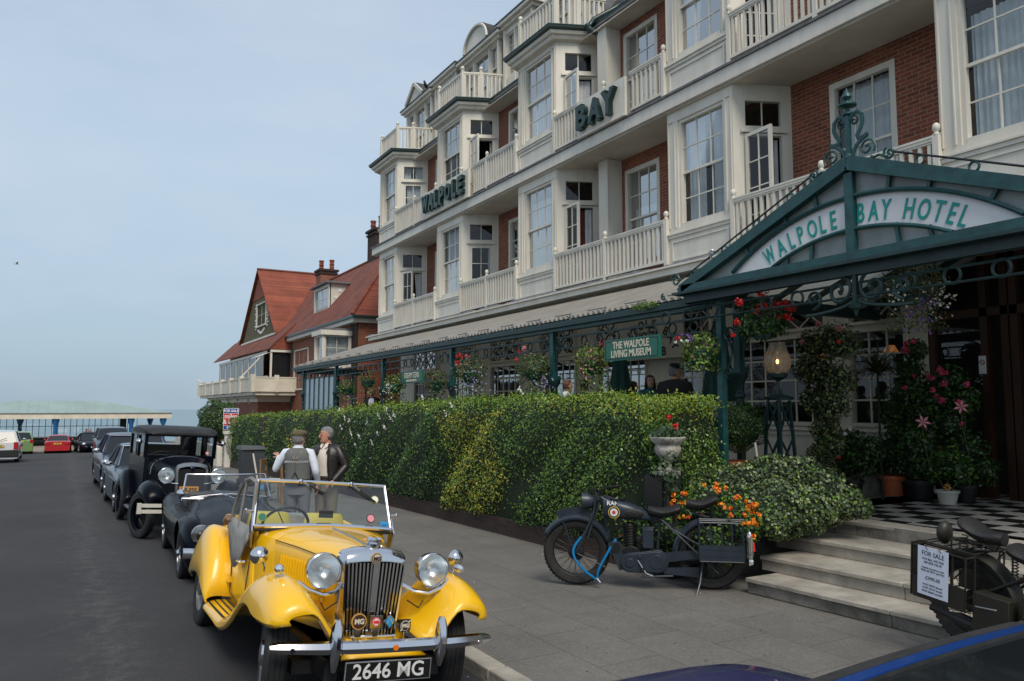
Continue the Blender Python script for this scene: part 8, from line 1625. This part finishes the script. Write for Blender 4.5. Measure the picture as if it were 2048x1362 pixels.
def head_bm(t, c, turn, tilt, hair, skin='skin', hat=None, long=False, female=False, S=1.0, beard=False):
    """c = centre of head; built facing -y then turned"""
    M = Matrix.Translation(c) @ Matrix.Rotation(turn, 4, 'Z') @ Matrix.Rotation(tilt, 4, 'X') @ Matrix.Scale(S, 4); mb = MB(M); rg = []
    for z, rx, ry, oy in ((-.118, .030, .030, -.045), (-.108, .045, .050, -.036), (-.088, .056, .068, -.022), (-.06, .062, .078, -.012), (-.03, .068, .084, -.006), (.0, .073, .089, .0), (.03, .075, .094, .004), (.06, .073, .092, .008), (.085, .062, .080, .010), (.105, .040, .056, .010), (.114, .012, .02, .010)):
        rg.append([(rx*cos(a)*(1 if not female else .96), oy+ry*sin(a)*(.96 if sin(a) < 0 else 1.0), z) for a in [2*pi*k/22 for k in range(22)]])
    mb.loft(rg, skin); mb.tube([(0, .018, -.17), (0, .012, -.12), (0, .005, -.06)], [.058, .054, .050] if not female else [.046, .044, .044], skin, n=14)
    mb.tube([(0, -.083, .02), (0, -.100, -.008), (0, -.108, -.026), (0, -.092, -.034)], [.008, .011, .014, .009], skin, n=8)
    for s in (-1, 1): mb.ell((s*.076, .008, -.006), (.009, .018, .028), skin, n=10); mb.ell((s*.030, -.080, .010), (.016, .010, .009), skin, n=10); mb.ell((s*.012, -.094, -.032), (.008, .008, .006), skin, n=6)
    mb.ell((0, -.078, -.092), (.022, .018, .016), skin, n=10); hd_ = mb.build('head', t)
    mb = MB(M)
    for s in (-1, 1): mb.ell((s*.029, -.0865, .009), (.0115, .0055, .0055), 'platew', n=8); mb.ell((s*.028, -.0915, .009), (.0048, .002, .0048), 'dark', n=8)
    mb.build('eye', hd_); mb = MB(M); mb.ell((0, -.088, -.060), (.024, .008, .0055), 'lips', n=10); mb.build('mouth', hd_)
    mb = MB(M)
    for s in (-1, 1): mb.tube([(s*.014, -.092, .026), (s*.030, -.090, .031), (s*.045, -.080, .026)], [.003, .0038, .002], hair, n=5)
    mb.build('eyebrow', hd_)
    mb = MB(M); rg = []; zl = -.05 if not long else -.16
    if hat != 'cap':
        N_ = 22
        for z, rx, ry, oy in ((.055, .0765, .088, .018), (.075, .070, .087, .012), (.095, .057, .074, .011), (.111, .036, .050, .010), (.119, .012, .018, .010)): rg.append([(rx*cos(a), oy+ry*sin(a), z) for a in [2*pi*k/N_ for k in range(N_)]])
        mb.loft(rg, hair)
    rg = []
    for z, w in (((.065, .080), (.03, .081), (.0, .080), (-.03, .074), (-.06, .064)) if not long else ((.065, .084), (.0, .092), (-.05, .10), (-.10, .105), (-.15, .10), (-.18, .07))):
        rg.append([(w*cos(a), .012+(.092 if not long else .10)*sin(a)*(1 if z > -.02 or long else .85), z) for a in [radians(-8 if not long else -25)+radians(196 if not long else 230)*k/18 for k in range(19)]])
    mb.loft(rg, hair, closed=False, caps=False)
    mb.build('hair', hd_, solid=.005)
    if hat == 'flat':
        mb = MB(M); rg = []
        for z, rx, ry, oy in ((.035, .086, .100, .010), (.06, .098, .118, .006), (.085, .100, .125, -.004), (.108, .086, .112, -.012), (.124, .052, .075, -.012), (.128, .01, .02, -.01)): rg.append([(rx*cos(a), oy+ry*sin(a), z) for a in [2*pi*k/24 for k in range(24)]])
        mb.loft(rg, 'tweed'); mb.loft([[(.075*cos(a), -.075-.0+.055*sin(a)*s_, .055-.012*s_) for a in [pi+pi*k/14 for k in range(15)]] for s_ in (1, .2)], 'tweed', closed=False, caps=False); mb.ell((0, -.105, .050), (.070, .050, .010), 'tweed', n=16); return mb.build('flat_cap', hd_)
    if hat in ('brim', 'straw', 'peak'):
        mb = MB(M); hm = {'brim': 'suitblack', 'straw': 'straw', 'peak': 'suitblack'}[hat]
        rb_ = .15 if hat != 'peak' else .10
        mb.lathe([(rb_, .058), (.085, .050), (.085, .06), (.082, .12), (.06, .14), (0, .142)], hm, (0, .006, 0), n=24)
        if hat == 'peak': mb.ell((0, -.11, .05), (.07, .05, .008), hm, n=14)
        if hat == 'straw': mb.lathe([(.087, .062), (.086, .09)], 'suitblack', (0, .006, 0), n=24)
        mb.build('hat', hd_)
def person(label, foot, yaw, H, top, trou, head, arms, jacket=None, sleeve=None, hands=('skin', 'skin'), lean=0, group=None, build=1.0, legs=True, skirt=False, handspec=None, neckv=None):
    t = thing('person', label, 'person', foot, rot=(lean, 0, yaw), group=group, local=True, scale=H/1.75)
    # continuous body under the clothes
    (eL, wL), (eR, wR) = arms; b = build
    V = [(0, 0, .95), (0, 0, 1.12), (0, .0, 1.30), (0, .01, 1.44), (0, .015, 1.50), (0, 0, 1.58), (.17, .01, 1.42), eL, wL, (-.17, .01, 1.42), eR, wR, (.09, 0, .88), (.10, -.015, .50), (.105, .02, .09), (.11, -.10, .04), (-.09, 0, .88), (-.10, -.015, .50), (-.105, .02, .09), (-.11, -.10, .04)]
    E = [(0, 1), (1, 2), (2, 3), (3, 4), (4, 5), (3, 6), (6, 7), (7, 8), (3, 9), (9, 10), (10, 11), (0, 12), (12, 13), (13, 14), (14, 15), (0, 16), (16, 17), (17, 18), (18, 19)]
    Rd = [(.13, .10), (.12, .09), (.13, .10), (.07, .06), .045, .045, .05, .038, .026, .05, .038, .026, .07, .05, .034, .03, .07, .05, .034, .03]
    skinmesh('body', V, E, Rd, hands[0], t)
    mb = MB()   # torso garment
    rings_loft(mb, [((0, .0, .93), .165*b, .125*b), ((0, 0, 1.0), .165*b, .125*b), ((0, .0, 1.08), .155*b, .120*b), ((0, 0, 1.20), .170*b, .130*b), ((0, .005, 1.31), .185*b, .132*b), ((0, .012, 1.39), .190*b, .118*b), ((0, .018, 1.44), .155*b, .092), ((0, .02, 1.475), .085, .068), ((0, .018, 1.50), .063, .060)], top); tp = mb.build('shirt' if not jacket else 'shirt', t)
    sm = sleeve or top
    for s, el, wr in ((1, eL, wL), (-1, eR, wR)):
        sh = Vector((s*.165*b, .012, 1.405)); el, wr = Vector(el), Vector(wr); mb = MB(); mid = sh.lerp(el, .5)+Vector((s*.01, 0, 0)); fm = el.lerp(wr, .5); k = 1.0 if not jacket else 1.18
        P_ = [sh+Vector((-s*.05, 0, .0)), sh, mid, el.lerp(sh, .12), el, el.lerp(wr, .14), fm, wr.lerp(el, .06)]
        mb.tube(P_, [.068*k, .070*k, .062*k, .055*k, .056*k, .053*k, .047*k, .038*k], jacket or sm, n=14)
        mb.tube([wr.lerp(el, .10), wr.lerp(el, .0)], .034*k, jacket or sm, n=12); mb.build('sleeve', t)
    if jacket:
        mb = MB(); rg = []
        for z, rx, ry, oy, g in ((.90, .195, .155, 0, .62), (1.0, .190, .150, 0, .60), (1.10, .185, .145, 0, .52), (1.22, .200, .155, .0, .48), (1.32, .212, .155, .005, .45), (1.40, .215, .138, .012, .42), (1.455, .165, .105, .018, .40), (1.49, .092, .08, .02, .40)):
            rg.append([(rx*b*sin(a), oy-ry*b*cos(a), z) for a in [g+(2*pi-2*g)*k/26 for k in range(27)]])
        mb.loft(rg, jacket, closed=False, caps=False); mb.build('jacket', t, solid=.012)
    if skirt:
        mb = MB(); rings_loft(mb, [((0, 0, .55), .25, .22), ((0, 0, .75), .22, .18), ((0, 0, .95), .17, .13)], trou); mb.build('skirt', t)
    elif legs:
        mb = MB(); rings_loft(mb, [((0, 0, .80), .17*b, .125*b), ((0, 0, .90), .175*b, .13*b), ((0, 0, 1.0), .162*b, .125*b)], trou)
        for s in (-1, 1): mb.tube([(s*.085, 0, .92), (s*.092, -.005, .75), (s*.10, -.012, .50), (s*.102, .005, .28), (s*.105, .02, .09)], [.098*b, .092*b, .072, .066, .070], trou, n=14)
        mb.build('trousers', t); mb = MB()
        for s in (-1, 1):
            mb = MB(); mb.tube([(s*.105, .05, .045), (s*.108, -.03, .05), (s*.11, -.10, .04), (s*.112, -.17, .03)], [.04, .045, .045, .028], 'seatleather', n=12, flat=.8); mb.build('shoe', t)
    head_bm(t, *head)
    if handspec:
        for s, wr, hspec in ((1, wL, handspec[0]), (-1, wR, handspec[1])):
            mb = MB(); hand_bm(mb, wr, hspec[0], hspec[1], hspec[3] if len(hspec) > 3 else -s, hands[1] if s > 0 else hands[0], curl=hspec[2]); mb.build('hand', t)
    return t
down = ((0, -.12, -1), (1, 0, 0), .6); downR = ((0, -.12, -1), (-1, 0, 0), .6)
p = atD(597, 900, 11.4)
m_ = person('man in flat cap and grey waistcoat seen from behind, gesturing with one hand', (p.x, p.y, gz(p.y)+.062), radians(150), 1.735, 'shirtwhite', 'greytrousers',
  (Vector((.0, -.01, 1.605)), radians(-28), radians(4), 'hairgrey', 'skin', 'flat', False, False, 1.06), (((.33, -.02, 1.17), (.34, -.20, 1.335)), ((-.27, .03, 1.14), (-.27, -.12, .93))), build=1.06, handspec=(((.55, -.55, .35), (.2, .3, 1), .25, -1), downR))
mb = MB(); b = 1.12; rings_loft(mb, [((0, 0, .99), .166*b, .130*b), ((0, 0, 1.10), .160*b, .126*b), ((0, 0, 1.22), .172*b, .134*b), ((0, .005, 1.31), .180*b, .134*b), ((0, .012, 1.39), .186*b, .124*b), ((0, .018, 1.44), .155*b, .100), ((0, .02, 1.478), .088, .076)], 'vestgrey'); vo = mb.build('waistcoat', m_)
mb = MB(); mat('brace', (.22, .16, .11), .7)
for s in (-1, 1): mb.tube([(s*.085, .06, 1.475), (s*.070, .125, 1.42), (s*.012, .160, 1.32)], .011, 'brace', n=6, flat=.3); mb.tube([(0, .158, 1.13), (s*.05, .155, 1.04)], .010, 'leather', n=6, flat=.3)
mb.tube([(0, .160, 1.32), (0, .155, 1.22), (0, .158, 1.13)], .014, 'brace', n=6, flat=.4); mb.build('braces', vo)
mb = MB()
for k in range(26): a = radians(35+110*k/25); mb.box(.207*cos(a)-.003, .207*cos(a)+.003, .1555*sin(a)-.0, .1555*sin(a)+.006, 1.262+.012*(k % 2), 1.282+.012*(k % 2), 'platew')
mb.build('pattern_band', vo, fixn=False)
mb = MB(); mb.lathe([(.184, 0), (.190, .02), (.190, .06), (.184, .08)], 'leather', (0, 0, .945), n=24); mb.build('waistband', m_); mb = MB(); mb.lathe([(.066, 0), (.064, .035), (.058, .037)], 'shirtwhite', (0, .015, 1.482), n=18); mb.build('collar', m_)
p = atD(655, 900, 11.7)
m_ = person('grey haired man in dark leather jacket and cream shirt, smiling at the capped man', (p.x, p.y, gz(p.y)+.062), radians(-52), 1.77, 'shirtcream', 'khakitrousers',
  (Vector((-.01, -.02, 1.625)), radians(-38), radians(3), 'hairgrey', 'skinred', None), (((.30, .04, 1.16), (.22, -.15, .97)), ((-.26, .02, 1.15), (-.22, -.10, .92))), jacket='leatherjacket', build=1.04, handspec=(((-.6, -.6, -.5), (.3, -.5, .6), .9), downR))
mb = MB(); mb.lathe([(.172, 0), (.176, .01), (.176, .035), (.172, .045)], 'leather', (0, 0, .985), n=24); mb.box(-.02, .02, -.142, -.13, .992, 1.022, 'steel'); mb.build('belt', m_)
mb = MB(); 
for s in (-1, 1): mb.tube([(s*.03, .085, 1.50), (s*.085, .03, 1.505), (s*.095, -.07, 1.44), (s*.080, -.135, 1.36)], [.022, .026, .026, .014], 'hairdark', n=8)
mb.build('fur_collar', m_); mb = MB()
for s in (-1, 1): mb.prism([(s*.012, -.075, 1.49), (s*.062, -.055, 1.505), (s*.065, -.095, 1.45), (s*.03, -.11, 1.43)], (0, -.006, 0), 'shirtcream')
mb.build('shirt_collar', m_)
# people under the verandah (standing on the terrace)
def vp(px, py, X, yaw, H, label, **k):
    q = atX(px, py, X); return person(label, (q.x, q.y, 1.0), yaw, H, group='guests standing under the verandah', **k)
AD = (((.25, .02, 1.14), (.22, -.12, .92)), ((-.25, .02, 1.14), (-.22, -.12, .92)))
q = atX(1300, 755, 9.0)
vp(1300, 755, 8.9, radians(-24), 1.68, 'dark haired woman in a teal coat holding a glass, looking towards the street', top='tealcoat', trou='tealcoat', head=(Vector((0, -.01, 1.61)), radians(-4), 0, 'hairdark', 'skin', None, True, True, 1.0), arms=(((.23, -.02, 1.14), (.10, -.22, 1.17)), AD[1]), skirt=True, build=.93)
vp(1350, 760, 8.55, radians(128), 1.80, 'large man in a black suit and cap standing with his back to the street', top='suitblack', trou='suitblack', head=(Vector((0, -.01, 1.615)), radians(-60), 0, 'hairgrey', 'skinred', 'peak'), arms=(((.27, -.02, 1.14), (.15, -.2, 1.1)), AD[1]), jacket='suitblack', build=1.14)
vp(1266, 775, 9.6, radians(20), 1.62, 'woman with reddish brown hair partly hidden left of the teal coat', top='suitblack', trou='suitblack', head=(Vector((0, -.01, 1.61)), radians(60), .1, 'hairbrown', 'skin', None, False, True), arms=AD, skirt=True, build=.92)
vp(1134, 765, 7.75, radians(55), 1.60, 'brown haired woman in a pale top beside the iron post, facing right', top='whitetop', trou='suitblack', head=(Vector((0, -.01, 1.61)), radians(30), 0, 'hairbrown', 'skinred', None, False, True), arms=AD, skirt=True, build=.93)
vp(1168, 778, 8.2, radians(160), 1.60, 'person in a dark green broad hat and black coat behind the hedge top', top='suitblack', trou='suitblack', head=(Vector((0, -.01, 1.60)), 0, 0, 'hairbrown', 'skin', 'brim'), arms=AD, build=1.0)
vp(744, 785, 8.2, radians(-30), 1.66, 'person in a black jacket and pale straw hat bowing their head', top='shirtwhite', trou='suitblack', head=(Vector((0, -.05, 1.59)), radians(-10), radians(22), 'hairdark', 'skin', 'straw'), arms=AD, jacket='suitblack', build=1.05)
# glass in hand
g = atX(1317, 776, 8.55); mb = MB(); mb.lathe([(.03, 0), (.036, .10), (.034, .10), (.028, .01)], 'clear', g, n=14); mb.lathe([(.029, .005), (.032, .05), (0, .05)], 'woodbrown', g, n=12); tag(mb.build('drinking_glass'), 'short glass of dark drink held between the woman in teal and the suited man', 'glass')
# two people far off by the shelter, seen above the sports car
for k, (px, m1_, ht) in enumerate(((172, 'suitblack', 'straw'), (180, 'hairbrown', None))):
    q = atY(px, 880, 64.5); person('distant %s sitting by the shelter wall above the black sports car' % ('person in a pale hat' if k == 0 else 'bare headed person'), (q.x, 64.5, gz(62)+.1), 0, 1.45, top=m1_, trou='suitblack', head=(Vector((0, -.01, 1.61)), 0, 0, 'hairdark', 'skin', ht), arms=AD, group='people by the seafront shelter')
# ------------------------------------------------------------------ chairs by the hedge, birds
def chair(c, yaw, label):
    t = thing('wooden_chair', label, 'chair', c, rot=(0, 0, yaw), group='old wooden chairs on the pavement', local=True)
    for x in (-.19, .19):
        mb = MB(); mb.beam((x, .19, 0), (x, .19, .45), .035, .035, 'woodlight'); mb.build('leg', t); mb = MB(); mb.beam((x, -.19, 0), (x, -.22, .95), .035, .035, 'woodlight'); mb.build('leg', t)
    mb = MB(); mb.box(-.21, .21, -.2, .21, .42, .46, 'woodlight'); mb.build('seat', t); mb = MB(); mb.box(-.2, .2, -.18, .2, .461, .50, 'creamp'); mb.build('cushion', t, bevel=.012)
    mb = MB(); mb.box(-.19, .19, -.225, -.195, .84, .94, 'woodlight'); mb.box(-.19, .19, -.215, -.195, .62, .68, 'woodlight'); mb.beam((-.19, 0, .2), (.19, 0, .2), .02, .02, 'woodlight'); mb.build('backrest', t)
q = atX(545, 960, 4.15); chair((q.x, q.y, gz(q.y)+.06), radians(-120), 'old wooden chair with cream seat pad left of the man in the cap'); q = atX(583, 960, 4.35); chair((q.x, q.y, gz(q.y)+.06), radians(-100), 'second old wooden chair mostly hidden behind the man in the cap')
def bird(name, label, c, yaw, col, col2, S=1.0, fly=False):
    M = Matrix.Translation(c) @ Matrix.Rotation(yaw, 4, 'Z') @ Matrix.Scale(S, 4); t = thing(name, label, 'bird', tuple(c)); mb = MB(M)
    if fly:
        mb.tube([(-.2, 0, 0), (-.1, 0, .01), (.05, 0, .02), (.18, 0, .02), (.22, 0, .02)], [.01, .05, .06, .04, .01], col, n=8)
        for s in (-1, 1): mb.prism([(-.06, s*.03, .02), (.08, s*.03, .02), (.05, s*.30, .14), (-.06, s*.58, .05), (-.08, s*.28, .12)], (0, 0, .012), col2)
    else:
        mb.tube([(-.16, 0, .02), (-.06, 0, .08), (.04, 0, .13), (.09, 0, .20), (.10, 0, .25), (.12, 0, .27)], [.02, .05, .06, .04, .032, .02], col, n=10); mb.tube([(.12, 0, .265), (.16, 0, .255)], [.01, .003], 'amber', n=6); mb.tube([(-.06, .0, .06), (-.22, 0, .01)], [.04, .015], col2, n=8)
        for s in (-1, 1): mb.tube([(.0, s*.02, .06), (.01, s*.02, 0)], .005, 'amber', n=4)
    mb.build('body', t); return t
q = hk(11.1, 25.62, 13.745); bird('pigeon', 'dark pigeon perched on the end of the farthest dormer roof', q, radians(200), 'iron', 'slate', 1.3)
q = hk(8.3, 58.8, 3.80); bird('seagull', 'white seagull standing on the far corner of the balcony', q, radians(180), 'whitef', 'lead', 1.3)
q = atD(33, 528, 60); bird('seagull', 'small seagull flying in the open sky at the left', q, radians(20), 'whitef', 'lead', .9, True)

# litter of small leaves and grit along the foot of the wall and in the gutter
P_ = []
for _ in range(420):
    y = rng.uniform(5, 30); P_.append((hx_(y)-.05-abs(rng.normal(0, .35)), y, gz(y)+.066))
for _ in range(260): y = rng.uniform(4, 30); P_.append((2.93-abs(rng.normal(0, .10)), y, roadz(2.9, y)+.008))
for _ in range(160): y = rng.uniform(3, 20); P_.append((rng.uniform(-1.5, 6), y, gz(y)+.066)) if False else P_.append((rng.uniform(3.2, 6), y, gz(y)+.066))
tag(leaves('fallen_leaves', np.array(P_), np.tile((0, 0, 4.0), (len(P_), 1)), .022, ['brownleaf', 'leafy', 'whitef', 'leafd'], [.5, .2, .12, .18]), 'scattered small fallen leaves and grit on the pavement', 'litter', kind='stuff')
mb = MB()
for (x, y) in ((3.9, 3.2), (4.7, 5.9), (3.6, 8.8), (5.1, 12.5), (4.2, 16.5)): pass
mb.disc((-1.2, 7.5, roadz(-1.2, 7.5)+.0015), (0, 0, 1), .32, .003, 'iron', n=30)
tag(mb.build('manhole_cover'), 'round dark iron cover set in the tarmac of the near lane', 'manhole cover') if False else None
